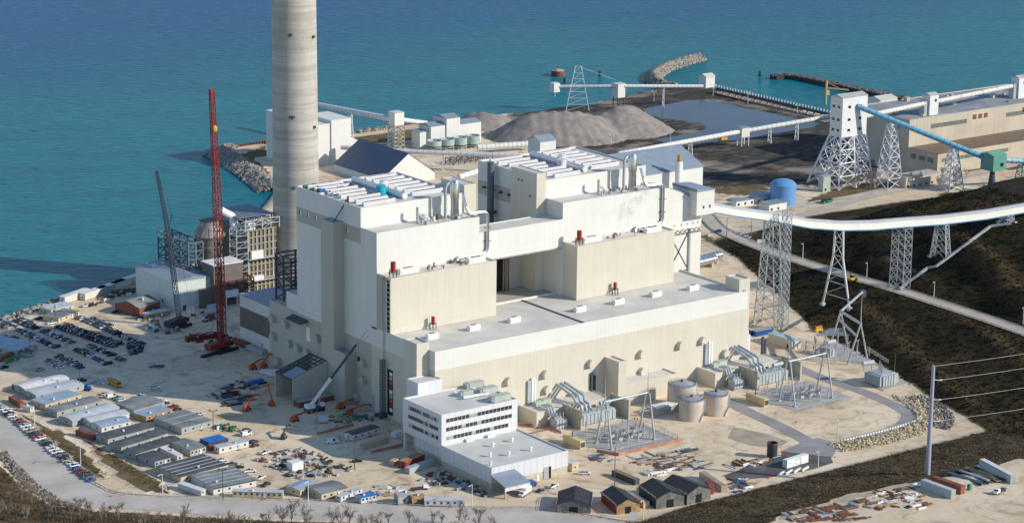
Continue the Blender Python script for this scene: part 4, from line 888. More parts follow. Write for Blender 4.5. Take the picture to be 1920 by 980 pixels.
mb = MB(); mb.obox(Vector((c.x-16,c.y-8,0.02)), (14,3,0), (-.6,2.6,0), (0,0,1.2)); solo('timber_mat', mb, mat('oily_timber', (.035,.03,.028), .9), 'long black crane mat lying on the yard in front of the red crane', 'mat')
dk = G(337, 612); kc = Thing('luffing_crane', 'slim dark lattice crane with a leaning jib in front of the white shed', 'crane', dk); crawler(kc, dk, mat('dark_crane_paint', (.03,.035,.045), .5), 11, 8, .4)
t1 = dk+Vector(tuple(RX*(-5.2))); t1.z = zt(t1, 434); t0 = dk+Vector((0,0,3)); lattice_mast(kc, t0, t1, 2.1, 1.9, 24, STEEL_D, .34, .19)
t2 = t1+Vector(tuple(RX*(-5.5))); t2.z = zt(t2, 320); lattice_mast(kc, t1+Vector((0,0,.3)), t2, 1.9, 1.0, 18, STEEL_D, .3, .17, 'jib')
mb = MB(); s1 = t1+Vector(tuple(RX*2.5))+Vector((0,0,10)); mb.beam(t1, s1, .5); mb.beam(s1, t2, .12); mb.beam(s1, dk+Vector((8,0,5)), .12); kc.part('strut', mb, STEEL_D)
# telescopic crane
c = G(590, 771); tc = Thing('telescopic_crane', 'white truck crane with its long dark boom raised beside the entry shed', 'crane', c)
mb = MB(); mb.box(c.x-5.5, c.x+5.5, c.y-1.5, c.y+1.5, 1.1, 2.4); tc.part('chassis', mb, STEEL_D); mb = MB(); mb.box(c.x-5, c.x-.5, c.y-1.7, c.y+1.7, 2.41, 4.4); tc.part('superstructure', mb, WHITE); mb = MB(); mb.box(c.x+3.2, c.x+5.4, c.y-1.4, c.y+1.4, 2.41, 4.0); tc.part('cab', mb, WHITE)
for x in (-4,-1.8,2,4.2):
    for y in (-1.5, 1.5): mb = MB(); mb.cyl((c.x+x,c.y+y-.3,.85),(c.x+x,c.y+y+.3,.85),.85,12); tc.part('wheel', mb, BLACK, smooth=True)
bt = c+Vector(tuple(RX*22)); bt.z = zt(bt, 640); b0 = c+Vector((-2,0,4)); mt_ = b0.lerp(bt, .42); mb = MB(); mb.beam(b0, mt_, 1.5); tc.part('boom_base', mb, WHITE); mb = MB(); mb.beam(mt_, b0.lerp(bt, .95), 1.15); tc.part('boom_section', mb, mat('dark_blue_grey', (.05,.07,.09), .4)); mb = MB(); mb.beam(b0.lerp(bt,.95), bt+(bt-b0)*.18, .35); tc.part('boom_tip', mb, GREYP); mb = MB(); mb.beam(bt, bt-Vector((0,0,8)), .1); mb.box(bt.x-.5,bt.x+.5,bt.y-.5,bt.y+.5,bt.z-10,bt.z-8); tc.part('hook_block', mb, BLACK)
mb = MB(); mb.beam(c+Vector((2,0,2.5)), b0.lerp(bt,.22), .5); tc.part('lift_cylinder', mb, STEEL_G)
# ============================================================= CONVEYORS AND FAR BUILDINGS
def tube_conveyor(name, label, pts, r, m=TUBE_W, jm=TUBE_J, gap=4.2, legs=(), cat='conveyor'):
    pts = [Vector(p) for p in pts]; t = Thing(name, label, cat, (pts[0].x, pts[0].y, 0))
    unit = MB(); unit.lathe((0,0,-.14), [(r*1.02,0),(r*1.07,.03),(r*1.07,.25),(r*1.02,.28)], 14); ring = unit.mesh('joint_band', jm)
    for a, b in zip(pts[:-1], pts[1:]):
        mb = MB(); mb.cyl(a, b, r, 18); t.part('tube', mb, m, smooth=True)
        d = b-a; n = int(d.length/gap); rot = d.to_track_quat('Z', 'Y')
        for k in range(1, n): t.inst('joint_band', ring, a+d*(k/n), rot)
    for f_, w in legs:
        p = pts[0].lerp(pts[-1], f_) if len(pts) == 2 else None
        if p is None:
            tot = sum((b-a).length for a, b in zip(pts[:-1], pts[1:])); s = f_*tot
            for a, b in zip(pts[:-1], pts[1:]):
                L = (b-a).length
                if s <= L: p = a.lerp(b, s/L); break
                s -= L
            else: p = pts[-1]
        d = (pts[-1]-pts[0]); n = Vector((-d.y, d.x, 0)).normalized(); g0 = max(h1(p.x, p.y), -1); d = Vector((d.x,d.y,0)).normalized()
        top = p.z-r*.9
        for s_ in (-1,1):
            mb = MB(); mb.beam(p+n*s_*w*.55+Vector((0,0,top-p.z)), Vector((p.x+n.x*s_*w, p.y+n.y*s_*w, g0)), .5); t.part('leg', mb, STEEL_W)
        mb = MB(); k_ = 3
        for k in range(k_):
            f0, f1 = k/k_, (k+1)/k_
            A = lambda s_, f: Vector((p.x+n.x*s_*lerp(.55,1,f)*w, p.y+n.y*s_*lerp(.55,1,f)*w, lerp(top, g0, f)))
            mb.beam(A(-1,f0), A(1,f1), .25); mb.beam(A(1,f0), A(-1,f1), .25); mb.beam(A(-1,f1), A(1,f1), .25)
        t.part('bracing', mb, STEEL_W)
    return t
def trestle(name, label, c, w, d, z0_, z1_, top=.55, n=6, m=STEEL_G, leg=.7, br=.3, group=None, topx=None):
    t = Thing(name, label, 'tower', (c[0], c[1], z0_), group)
    R4 = [(-1,-1),(1,-1),(1,1),(-1,1)]
    def cor(i, f): k = lerp(1, top, f); kx = lerp(1, topx or top, f); return Vector((c[0]+R4[i][0]*w/2*kx, c[1]+R4[i][1]*d/2*k, lerp(z0_, z1_, f)))
    for i in range(4): mb = MB(); mb.beam(cor(i,0), cor(i,1), leg); t.part('leg', mb, m)
    for i in range(4):
        mb = MB(); j = (i+1) % 4
        for k in range(n):
            mb.beam(cor(i,k/n), cor(j,(k+1)/n), br); mb.beam(cor(j,k/n), cor(i,(k+1)/n), br); mb.beam(cor(i,(k+1)/n), cor(j,(k+1)/n), br)
        t.part('face_bracing', mb, m)
    for i in range(4): p = cor(i,0); mb = MB(); mb.box(p.x-1,p.x+1,p.y-1,p.y+1,z0_-.8,z0_+.6); t.part('footing', mb, CONC)
    return t
# overhead gallery conveyor going up the bluff
cvx = [213.5,240,270,295,320,345,370,403,440,480,540]; cvz = [79.5,72.5,65.5,58.5,53.8,50.8,49,46.3,44.6,44.2,45]
cv = Thing('overhead_conveyor', 'long white boxed conveyor gallery sagging from the plant up to the bluff', 'conveyor', (213,55,60))
yc = 56.5
for i in range(len(cvx)-1):
    a, b = cvx[i], cvx[i+1]; za, zb_ = cvz[i], cvz[i+1]
    mb = MB(); mb.extr([(a,yc-2.4,za-4.4),(b,yc-2.4,zb_-4.4),(b,yc-2.4,zb_-.6),(a,yc-2.4,za-.6)], (0,4.8,0)); sec = cv.part('gallery_section', mb, mat('gallery_white', (.76,.74,.68), .5, var=.04))
    mb = MB(); mb.extr([(a,yc-2.6,za-.597),(a,yc-1.2,za+.5),(a,yc+1.2,za+.5),(a,yc+2.6,za-.597)], (b-a,0,zb_-za)); cv.part('roof_section', mb, mat('gallery_roof', (.42,.43,.44), .5, var=.08), parent=sec)
    mb = MB(); mb.beam((a,yc-2.5,za-4.7),(b,yc-2.5,zb_-4.7),.5,.6); mb.beam((a,yc+2.5,za-4.7),(b,yc+2.5,zb_-4.7),.5,.6); cv.part('girder', mb, mat('blue_steel', (.10,.22,.34), .5), parent=sec)
def cvz_(x): return float(np.interp(x, cvx, cvz))
t = trestle('lattice_tower', 'tall four legged galvanised lattice tower beside the turbine hall end', (270,yc+2.5), 6, 17, .6, cvz_(270)-5, .4, 9, STEEL_G, .6, .25, None, .8)
trestle('stair_tower', 'narrow lattice stair tower joined to the tallest conveyor trestle', (271.5,yc-8), 4.2, 4.2, .6, cvz_(272)+3, .9, 16, STEEL_G, .38, .2)
# bent with splayed legs
bt_ = Thing('conveyor_bent', 'two legged white conveyor bent with kinked legs at the bluff foot', 'tower', (320,yc,0))
zb0 = cvz_(320)-5
for s_ in (-1,1):
    pts = [(320,yc+s_*3.2,zb0),(320,yc+s_*4,zb0-16),(320+s_*0,yc+s_*11,h1(320,yc+s_*11)+.5)]
    for a, b in zip(pts[:-1], pts[1:]): mb = MB(); mb.cyl(a, b, .65, 10); bt_.part('leg', mb, STEEL_W, smooth=True)
    p = pts[-1]; mb = MB(); mb.box(p[0]-1.2,p[0]+1.2,p[1]-1.2,p[1]+1.2,p[2]-1,p[2]+1.2); bt_.part('footing', mb, CONC)
def bl(s_, z):
    z1_, z2_ = zb0-16, 2.
    return Vector((320, yc+s_*(lerp(4,3.2,(z-z1_)/16) if z > z1_ else lerp(11,4,(z-z2_)/(z1_-z2_))), z))
lv = [zb0, zb0-7, zb0-15, zb0-23, zb0-31, zb0-39]
for k in range(len(lv)-1):
    mb = MB(); mb.beam(bl(-1,lv[k]), bl(1,lv[k+1]), .4); 
    if k < 3: mb.beam(bl(1,lv[k]), bl(-1,lv[k+1]), .3)
    mb.beam(bl(-1,lv[k+1]), bl(1,lv[k+1]), .4); bt_.part('brace', mb, STEEL_G)
trestle('lattice_tower', 'square grey lattice stair tower beside the hillside road', (371,yc), 6, 11, h1(371,yc), cvz_(371)-5, .95, 7, STEEL_G, .5, .24)
trestle('lattice_tower', 'short white trestle high on the dark slope', (404,yc), 4, 13, h1(404,yc), cvz_(404)-5, .6, 3, STEEL_G, .6, .32)
trestle('lattice_tower', 'stubby trestle under the conveyor at the bluff top', (460,yc), 7, 7, h1(460,yc), cvz_(460)-5, .8, 2, STEEL_G, .5, .3)
# covered walkway down the slope
wk = Thing('slope_stair', 'long grey enclosed stair running up the dark slope', 'stair', (372,50,8))
def onh(px, py):
    z = 8.
    for _ in range(25): p = G(px, py, z); z = .5*z+.5*(h1(p.x, p.y)+1.4)
    return G(px, py, z)
pts = [onh(*lerp2) for lerp2 in [(1687+(1739-1687)*k/4, 541+(502-541)*k/4) for k in range(5)]+[(1755,499)]+[(1755+(1857-1755)*k/8, 499+(424-499)*k/8) for k in range(1,9)]+[(1875,421),(1897,419)]]
for a, b in zip(pts[:-1], pts[1:]): mb = MB(); mb.beam(a, b, 1.3, 1.3); wk.part('flight', mb, STEEL_G)
# --- far conveyors
tt = G(743, 278)
tube_conveyor('tube_conveyor', 'white ribbed tube conveyor running out from behind the stack to the lattice transfer tower', [G(560,190,21), (tt.x-2, tt.y, 22)], 2.1, legs=((.55, 3),))
tube_conveyor('tube_conveyor', 'short white tube conveyor from the lattice transfer tower to the silo building', [(tt.x+3, tt.y, 21.5), G(812,233,15)], 1.9)
trestle('transfer_trestle', 'grey lattice trestle with yellow stairs under a white transfer box', (tt.x, tt.y), 9, 9, 0, 18, .95, 6, STEEL_G, .7, .3)
tb = Thing('transfer_box', 'white transfer box on the lattice trestle with yellow stairs', 'building', (tt.x, tt.y, 20)); mb = MB(); mb.box(tt.x-4.2, tt.x+4.2, tt.y-4.2, tt.y+4.2, 18.2, 27.5); tb.part('wall', mb, P_WHITE); mb = MB(); mb.box(tt.x-4.5, tt.x+4.5, tt.y-4.5, tt.y+4.5, 27.503, 27.9); tb.part('roof', mb, ROOF_L)
mb = MB()
for k in range(6): mb.beam((tt.x-2+4*(k%2), tt.y-4.8, 1+k*2.8), (tt.x+2-4*(k%2), tt.y-4.8, 3.8+k*2.8), 1.0, .4)
solo('stair_flight', mb, YELLOW, 'yellow zigzag stairs on the face of the lattice trestle', 'stairs')
tube_conveyor('tube_conveyor', 'white ribbed tube conveyor passing in front of the green silos', [G(640,276,13), G(760,284,13), G(900,289,13), G(985,293,13)], 1.7, legs=((.56, 2.5),))
tube_conveyor('tube_conveyor', 'ribbed grey tube conveyor climbing to the small gabled house behind the roof ducts', [G(895,276,5), G(1000,269,5)], 2.2, gap=3.2)
tube_conveyor('tube_conveyor', 'short white tube conveyor dropping behind the tall boiler houses', [G(860,332,8), G(905,318,10)], 2.2)
cA, cB, cCc = G(1160,289,9), G(1388,247,11), G(1570,216,17)
tube_conveyor('tube_conveyor', 'long white tube conveyor from behind the boiler house to the reclaim house', [cA, cB], 1.9, legs=((.2,2.5),(.58,2.5)))
tube_conveyor('tube_conveyor', 'white tube conveyor from the reclaim house up to the tall white tower house', [cB+Vector((7,0,0)), cCc], 1.8, legs=((.25,2.5),(.55,2.5)))
rh = Thing('reclaim_house', 'small white reclaim house straddling the long tube conveyor', 'building', (cB.x+3, cB.y, 0)); mb = MB(); mb.box(cB.x-1, cB.x+7, cB.y-3, cB.y+3, 7, 14); rh.part('wall', mb, P_WHITE); mb = MB(); mb.box(cB.x-1.3, cB.x+7.3, cB.y-3.3, cB.y+3.3, 14.003, 14.4); rh.part('roof', mb, ROOF_SLATE)
for x, y in ((-.5,-2.5),(6.5,-2.5),(-.5,2.5),(6.5,2.5)): mb = MB(); mb.beam((cB.x+x,cB.y+y,0),(cB.x+x,cB.y+y,7),.5); rh.part('leg', mb, STEEL_W)
mb = MB(); p = G(1355,265); mb.box(p.x-3,p.x+3,p.y-2,p.y+2,0,4); solo('equipment_box', mb, YELLOW, 'yellow equipment box under the long tube conveyor', 'box')
# stacker
a, b, c_ = G(1042,163,16), G(1155,162,18), G(1318,162,16)
tube_conveyor('tube_conveyor', 'white cantilever stacker tube reaching over the stockpile', [a, b], 1.5, gap=3.4)
tube_conveyor('tube_conveyor', 'white tube conveyor from the stacker house to the gabled dock house', [b+Vector((6,-3,0)), c_], 1.5, gap=3.4, legs=((.5,2.5),))
sk = Thing('stacker_chute_house', 'white box head with a chute at the tip of the stacker tube', 'building', (a.x,a.y,5)); mb = MB(); mb.box(a.x-4,a.x+2,a.y-3,a.y+3,12,19.5); sk.part('housing', mb, P_WHITE); mb = MB(); mb.cyl((a.x-1,a.y,12),(a.x-1,a.y,8),.8,10); sk.part('chute', mb, STEEL_G)
sh_ = Thing('stacker_house', 'white stacker house on legs behind the stockpile', 'building', (b.x,b.y,0)); mb = MB(); mb.box(b.x-1,b.x+6.5,b.y-4,b.y+3,9,20); sh_.part('wall', mb, P_WHITE); mb = MB(); mb.box(b.x-1.3,b.x+6.8,b.y-4.3,b.y+3.3,20.003,20.4); sh_.part('roof', mb, ROOF_L)
for x, y in ((-.5,-3.5),(6,-3.5),(-.5,2.5),(6,2.5)): mb = MB(); mb.beam((b.x+x,b.y+y,-.5),(b.x+x,b.y+y,9),.7); sh_.part('leg', mb, STEEL_D)
ms = Thing('stacker_mast', 'tall slender lattice mast holding the stacker tube with cables', 'mast', G(1083,208)); p = G(1083,208); zm_ = zt(p, 124)
for s_ in (-1,1): mb = MB(); mb.beam((p.x+s_*8,p.y-s_*5,0),(p.x+s_*2,p.y-s_*1.2,zm_),.6); ms.part('leg', mb, STEEL_W)
mb = MB()
for k in range(7): f0, f1 = k/7, (k+1)/7; A = lambda s_, f: Vector((p.x+s_*lerp(8,2,f), p.y-s_*lerp(5,1.2,f), zm_*f)); mb.beam(A(-1,f0),A(1,f1),.25); mb.beam(A(-1,f1),A(1,f1),.25)
mb.beam((p.x,p.y,zm_),a+Vector((0,0,5)),.15); mb.beam((p.x,p.y,zm_),b+Vector((0,0,5)),.15); ms.part('bracing', mb, STEEL_W)
def gable_house(name, label, x0, x1, y0, y1, z0_, z1_, rise, wall, roof, axis='x', cat='building', over=.4, windows=()):
    t = Thing(name, label, cat, ((x0+x1)/2,(y0+y1)/2,z0_)); 
    if axis == 'x':   # ridge along x
        ym = (y0+y1)/2; mb = MB(); mb.extr([(x0,y0,z0_),(x0,y1,z0_),(x0,y1,z1_),(x0,ym,z1_+rise),(x0,y0,z1_)], (x1-x0,0,0)); t.part('wall', mb, wall)
        for s_, ya in ((-1,y0),(1,y1)): mb = MB(); mb.extr([(x0-over,ya+s_*over,z1_-rise*over/(abs(ym-ya))+.02),(x0-over,ym,z1_+rise+.02),(x0-over,ym,z1_+rise+.3),(x0-over,ya+s_*over,z1_+.3-rise*over/(abs(ym-ya)))], (x1-x0+2*over,0,0)); t.part('roof_slope', mb, roof)
    else:
        xm = (x0+x1)/2; mb = MB(); mb.extr([(x0,y0,z0_),(x1,y0,z0_),(x1,y0,z1_),(xm,y0,z1_+rise),(x0,y0,z1_)], (0,y1-y0,0)); t.part('wall', mb, wall)
        for s_, xa in ((-1,x0),(1,x1)): mb = MB(); mb.extr([(xa+s_*over,y0-over,z1_-rise*over/(abs(xm-xa))+.02),(xm,y0-over,z1_+rise+.02),(xm,y0-over,z1_+rise+.3),(xa+s_*over,y0-over,z1_+.3-rise*over/(abs(xm-xa)))], (0,y1-y0+2*over,0)); t.part('roof_slope', mb, roof)
    return t
p = G(1318,163); gable_house('dock_house', 'white gabled dock house at the inner end of the breakwater', p.x-2, p.x+8, p.y-6, p.y+3, 0, 9.5, 2, P_WHITE, ROOF_L, 'x')
# dock conveyor
dc_ = Thing('dock_conveyor', 'long low dark conveyor frame along the dock edge', 'conveyor', G(1450,190)); A, B = G(1345,166,4), G(1565,216,4); d = B-A; n_ = 18
mb = MB(); mb.beam(A, B, 4, 2.2); dc_.part('belt_frame', mb, STEEL_D)
for k in range(n_): q = A.lerp(B, k/n_); mb = MB(); mb.beam((q.x,q.y,0),(q.x,q.y,4),1.0); dc_.part('leg', mb, CONC)
for k in range(40): q = A.lerp(B, k/40); mb = MB(); mb.box(q.x-.3,q.x+.3,q.y+1.6,q.y+2.2,5,7); dc_.part('lamp', mb, STEEL_W)
p = G(1548,196); mb = MB(); mb.beam((p.x,p.y,0),(p.x,p.y,20),1.6); mb.beam((p.x,p.y,14),(p.x+16,p.y-10,12),1.2); mb.beam((p.x,p.y,19),(p.x+10,p.y-6,13),.5); mb.box(p.x-2,p.x+2,p.y-2,p.y+2,8,12); solo('dock_crane', mb, mat('dull_yellow', (.35,.30,.16), .6), 'pale yellow dock crane with a folded arm on the slip', 'crane')
# silo building with four green silos
g0 = G(790, 283); 
sbn = Thing('silo_building', 'stepped white building with a tall headhouse behind green silos', 'building', (g0.x+20, g0.y+10, 0))
x0 = g0.x; y0 = g0.y
def zof(px, py, Y): return onY(px, py, Y)
l0 = onY(808,277,y0+2); hA = onY(808,238,y0+2).z; l1 = onY(902,262,y0+2); hB = onY(862,217,y0+6).z; xL = l0.x; xR = l1.x; xm0 = onY(836,260,y0+2).x; xm1 = onY(861,260,y0+2).x; print('silo', l0, hA, l1, hB)
for (u, v, w, z, dd) in ((xL, xm0, y0+2, hA, 16), (xm0+.003, xm1, y0+1, hB, 18), (xm1+.003, xR, y0+2, hA-1, 16)):
    mb = MB(); mb.box(u, v, w, w+dd, 0, z); sbn.part('wall', mb, P_WHITE); mb = MB(); mb.extr([(u-.3,w-.3,z+.003),(u-.3,w+dd+.3,z+.003),(u-.3,w+dd*.5,z+2)], (v-u+.6,0,0)); sbn.part('roof', mb, ROOF_SLATE)
mb = MB(); mb.box(xL-8, xL-.003, y0+5, y0+16, 0, hA-4); sbn.part('wall', mb, P_WHITE); mb = MB(); mb.box(xL-8.3, xL-.01, y0+4.7, y0+16.3, hA-3.997, hA-3.4); sbn.part('roof', mb, ROOF_SLATE)
SILO = mat('pale_green_silo', (.36,.44,.41), .5, var=.08, streak=.15)
for k, px in enumerate((814,838,862,886)):
    p = onY(px, 290+(-4 if k > 1 else 2), y0-9); r = 5.6; zt0 = onY(px, 276-k*1.5, y0-9).z; mb = MB(); tsi = Thing('storage_silo', 'pale green cylindrical silo standing in front of the stepped white building', 'silo', (p.x, y0-9, 0), 'row of green silos')
    mb.lathe((p.x,y0-9,0), [(1.5,3),(r,9),(r,zt0),(r*.96,zt0+.5)], 24); tsi.part('shell', mb, SILO, smooth=True); mb = MB(); mb.lathe((p.x,y0-9,zt0+.52), [(r*1.03,0),(r*1.03,.8),(r*.3,1.4)], 24); tsi.part('roof', mb, STEEL_D)
    for a in range(4): mb = MB(); mb.beam((p.x+r*.9*math.cos(a*1.571+.7), y0-9+r*.9*math.sin(a*1.571+.7), 0), (p.x+r*.9*math.cos(a*1.571+.7), y0-9+r*.9*math.sin(a*1.571+.7), 9.5), .5); tsi.part('leg', mb, STEEL_G)
pr2 = Thing('pipe_rack', 'dark low pipe rack in front of the green silos', 'rack', G(860,305)); p = G(835,306); lattice_block(pr2, p.x, p.x+40, p.y-10, p.y, 0, 4, 8, 2, 1, STEEL_D, .4)
# large blue-roofed storage barn and tall white building by the stack
bA = G(815,336); print('barn', bA)
def barn():
    Yf = bA.y; ridge = onY(766, 288, Yf); eL = onY(729, 325, Yf); eR = onY(815, 322, Yf); back = None
    # length: ridge far end seen at (676,260)
    for L in range(10, 200):
        q = Vector((ridge.x, Yf+L, ridge.z)); d = np.array(q)-CAM; px = 960+FPX*(d@RX)/(d@FX)
        if px < 676: break
    hw = (eR.x-ridge.x); print('barn', ridge, eL, eR, L)
    gable_house('storage_barn', 'long storage barn with steep slate blue roof and white gable end', ridge.x-hw, ridge.x+hw, Yf, Yf+L, 0, eR.z, ridge.z-eR.z, P_WHITE, ROOF_BLUE, 'y')
barn()
tb2 = Thing('limestone_building', 'tall plain white process building with a roof notch beside the stack', 'building', G(630,300))
y_ = G(650,330).y+40; a = onY(597, 272, y_); xx0, xx1, xx2 = onY(590,260,y_).x, onY(620,260,y_).x, onY(657,260,y_).x; zz1 = onY(610,234,y_).z; zz2 = onY(650,223,y_).z
mb = MB(); mb.box(xx0-14, xx1, y_, y_+22, 0, zz1); tb2.part('wall', mb, P_WHITE); mb = MB(); mb.box(xx1+.003, xx2, y_-1, y_+30, 0, zz2); tb2.part('wall', mb, P_WHITE); mb = MB(); mb.box(xx0-14, xx1-.2, y_+22.003, y_+44, 0, zz2+4); tb2.part('wall', mb, P_WHITE)
mb = MB(); mb.extr([(xx2+.003,y_-1,0),(xx2+18,y_-1,0),(xx2+18,y_-1,zz1*.3),(xx2+.003,y_-1,zz1*.62)], (0,20,0)); tb2.part('lean_to', mb, P_WHITE)
for u, v, w, q, z in ((xx0-14,xx1,y_,y_+22,zz1),(xx1,xx2,y_-1,y_+30,zz2)): mb = MB(); mb.box(u-.2,v+.2,w-.2,q+.2,z+.003,z+.5); tb2.part('roof', mb, TRIM)
# small gabled house behind boiler house 2, metal roofed shed + white stack
p = onY(1015, 276, 240); q = onY(1040, 272, 240); pl_ = onY(1015, 266, 240); gable_house('gabled_house', 'small cream gabled house rising above the roof ducts', p.x-1, q.x+1, 240, 252, 0, pl_.z, 2.5, P_WHITE, ROOF_SLATE, 'x')
Yr = 152; e0 = onY(1312, 310, Yr-5); e1 = onY(1205, 322, Yr-5); er = onY(1270, 285, Yr+16); print('shed2', e0, e1, er)
ws = Thing('service_building', 'cream service building with grey blue metal roof behind the transfer house', 'building', (230,160,0))
mb = MB(); mb.extr([(185,Yr-8,0),(185,Yr+34,0),(185,Yr+34,e0.z-2),(185,Yr+14,e0.z+9),(185,Yr-8,e0.z)], (e0.x-185,0,0)); ws.part('wall', mb, P_WHITE)
mb = MB(); mb.extr([(184.6,Yr-8.6,e0.z-.2),(184.6,Yr+14,e0.z+9.05),(184.6,Yr+14,e0.z+9.5),(184.6,Yr-8.6,e0.z+.25)], (e0.x-184.2,0,0)); ws.part('roof_slope', mb, ROOF_SLATE)
mb = MB(); mb.extr([(184.6,Yr+34.6,e0.z-2.2),(184.6,Yr+14,e0.z+9.05),(184.6,Yr+14,e0.z+9.5),(184.6,Yr+34.6,e0.z-1.8)], (e0.x-184.2,0,0)); ws.part('roof_slope', mb, ROOF_SLATE)
pw = onY(1268, 340, Yr-12); vs2 = Thing('vent_stack', 'white cylindrical vent stack with an orange top by the service building', 'stack', (pw.x, Yr-14, 0)); zz = onY(1268, 304, Yr-14).z; mb = MB(); mb.cyl((pw.x,Yr-14,0),(pw.x,Yr-14,zz),2.2,18); vs2.part('shell', mb, WHITE, smooth=True); mb = MB(); mb.cyl((pw.x,Yr-14,zz+.003),(pw.x,Yr-14,zz+4),1.1,12); vs2.part('tip', mb, mat('ochre_pipe', (.40,.23,.07), .5), smooth=True)
# ------------------------------------------------------------- tall tower house
f0 = G(1573,356); W = 30; tx, ty = f0.x, f0.y
tz0 = zt((tx+4,ty+4,0), 257); tz1 = zt((tx+4,ty+4,0), 184); print('tower', f0, tz0, tz1)
tw = Thing('tower_house', 'tall pale tower house on splayed white lattice legs where blue and white tubes meet', 'building', (tx+15, ty+15, 0))
mb = MB(); mb.box(tx+3, tx+27, ty+3, ty+15, tz0, tz1); tw.part('wall', mb, mat('tower_white', (.70,.68,.68), .5, var=.04)); mb = MB(); mb.extr([(tx+2.6,ty+2.6,tz1+.003),(tx+2.6,ty+15.4,tz1+.003),(tx+2.6,ty+9,tz1+2)], (24.8,0,0)); tw.part('roof', mb, mat('pale_roof', (.45,.43,.40), .7))
for z in (tz0+3.5, tz0+11, tz0+20):
    for x in (8.5, 19): mb = MB(); mb.box(tx+x, tx+x+2.6, ty+2.85, ty+2.997, z, z+1.8); w_ = tw.part('window', mb, GLASS)
    for y in (5.5, 10.5): mb = MB(); mb.box(tx+2.85, tx+2.997, ty+y, ty+y+2.4, z, z+1.8); tw.part('window', mb, GLASS)
R4 = [(-1,-1),(1,-1),(1,1),(-1,1)]
def tcor(i, f): k = lerp(1.12, .8, f); return Vector((tx+15+R4[i][0]*15*k, ty+lerp(14.5,9,f)+R4[i][1]*lerp(16,5.8,f), lerp(0, tz0, f)))
for i in range(4): mb = MB(); mb.beam(tcor(i,0), tcor(i,1), 1.1); tw.part('leg', mb, STEEL_W)
for i in range(4):
    j = (i+1) % 4; mb = MB(); mid = lambda f: (tcor(i,f)+tcor(j,f))/2; mb.beam(mid(0), mid(1), .8)
    for k in range(4):
        f0_, f1_ = k/4, (k+1)/4; mb.beam(tcor(i,f1_), tcor(j,f1_), .7)
        mb.beam(tcor(i,f0_), mid(f1_), .5); mb.beam(mid(f0_), tcor(i,f1_), .5); mb.beam(tcor(j,f0_), mid(f1_), .5); mb.beam(mid(f0_), tcor(j,f1_), .5)
    tw.part('face_bracing', mb, STEEL_W)
# blue conveyor with trestles and green house
bA_ = Vector((tx+17, ty+2.9, zt((tx+17,ty+3,0), 199))); gh = G(1862, 302, 22); tube_conveyor('blue_conveyor', 'long sky blue tube conveyor sloping down from the tower house', [bA_, gh], 1.9, mat('light_sky_blue_paint', (.17,.40,.56), .45, var=.08), BLUE_J, 4.5)
def tres_on(px, py_base, label, w, d, n):
    d_ = gh-bA_
    best = min((k/400 for k in range(401)), key=lambda s: abs((lambda q: 960+FPX*((np.array(q)-CAM)@RX)/((np.array(q)-CAM)@FX))(bA_+d_*s)-px)); c = bA_+d_*best
    trestle('lattice_tower', label, (c.x, c.y), w, d, h1(c.x,c.y), c.z-3, .35, 6, STEEL_W, .7, .4)
tres_on(1672, 345, 'tall white lattice trestle under the upper end of the blue tube', 15, 13, 6); tres_on(1788, 335, 'white lattice trestle under the middle of the blue tube', 15, 10, 4)
gt = Thing('green_transfer_house', 'sea green transfer house at the low end of the blue tube', 'building', (gh.x, gh.y, 12)); mb = MB(); mb.box(gh.x-6, gh.x+7, gh.y-6, gh.y+6, gh.z-6, gh.z+5); gt.part('wall', mb, TEALG); mb = MB(); mb.extr([(gh.x-6.4,gh.y-6.4,gh.z+5.003),(gh.x-6.4,gh.y+6.4,gh.z+5.003),(gh.x-6.4,gh.y,gh.z+7)], (13.8,0,0)); gt.part('roof', mb, mat('green_roof', (.16,.36,.28), .6)); mb = MB(); mb.box(gh.x+1,gh.x+4,gh.y-6.15,gh.y-6.003,gh.z-3,gh.z-.5); gt.part('window', mb, GLASS); mb = MB(); g_ = max(h1(gh.x,gh.y),0); mb.cyl((gh.x,gh.y,gh.z-6),(gh.x,gh.y,g_+3),1.5,10,3.0); mb.cyl((gh.x,gh.y,g_+3),(gh.x,gh.y,g_),3.5,10); gt.part('chute', mb, STEEL_D)
tube_conveyor('blue_conveyor', 'pale blue tube conveyor stub beyond the sea green house', [gh+Vector((7,0,0)), gh+Vector((60,-14,-6))], 1.9, mat('pale_blue_paint', (.30,.52,.60), .45), BLUE_J, 4.5)
trestle('lattice_tower', 'blue green trestle beyond the sea green house', (gh.x+26, gh.y-6), 8, 12, h1(gh.x+26,gh.y-6), gh.z-5, .6, 3, mat('teal_steel', (.2,.38,.38), .5), .6, .3)
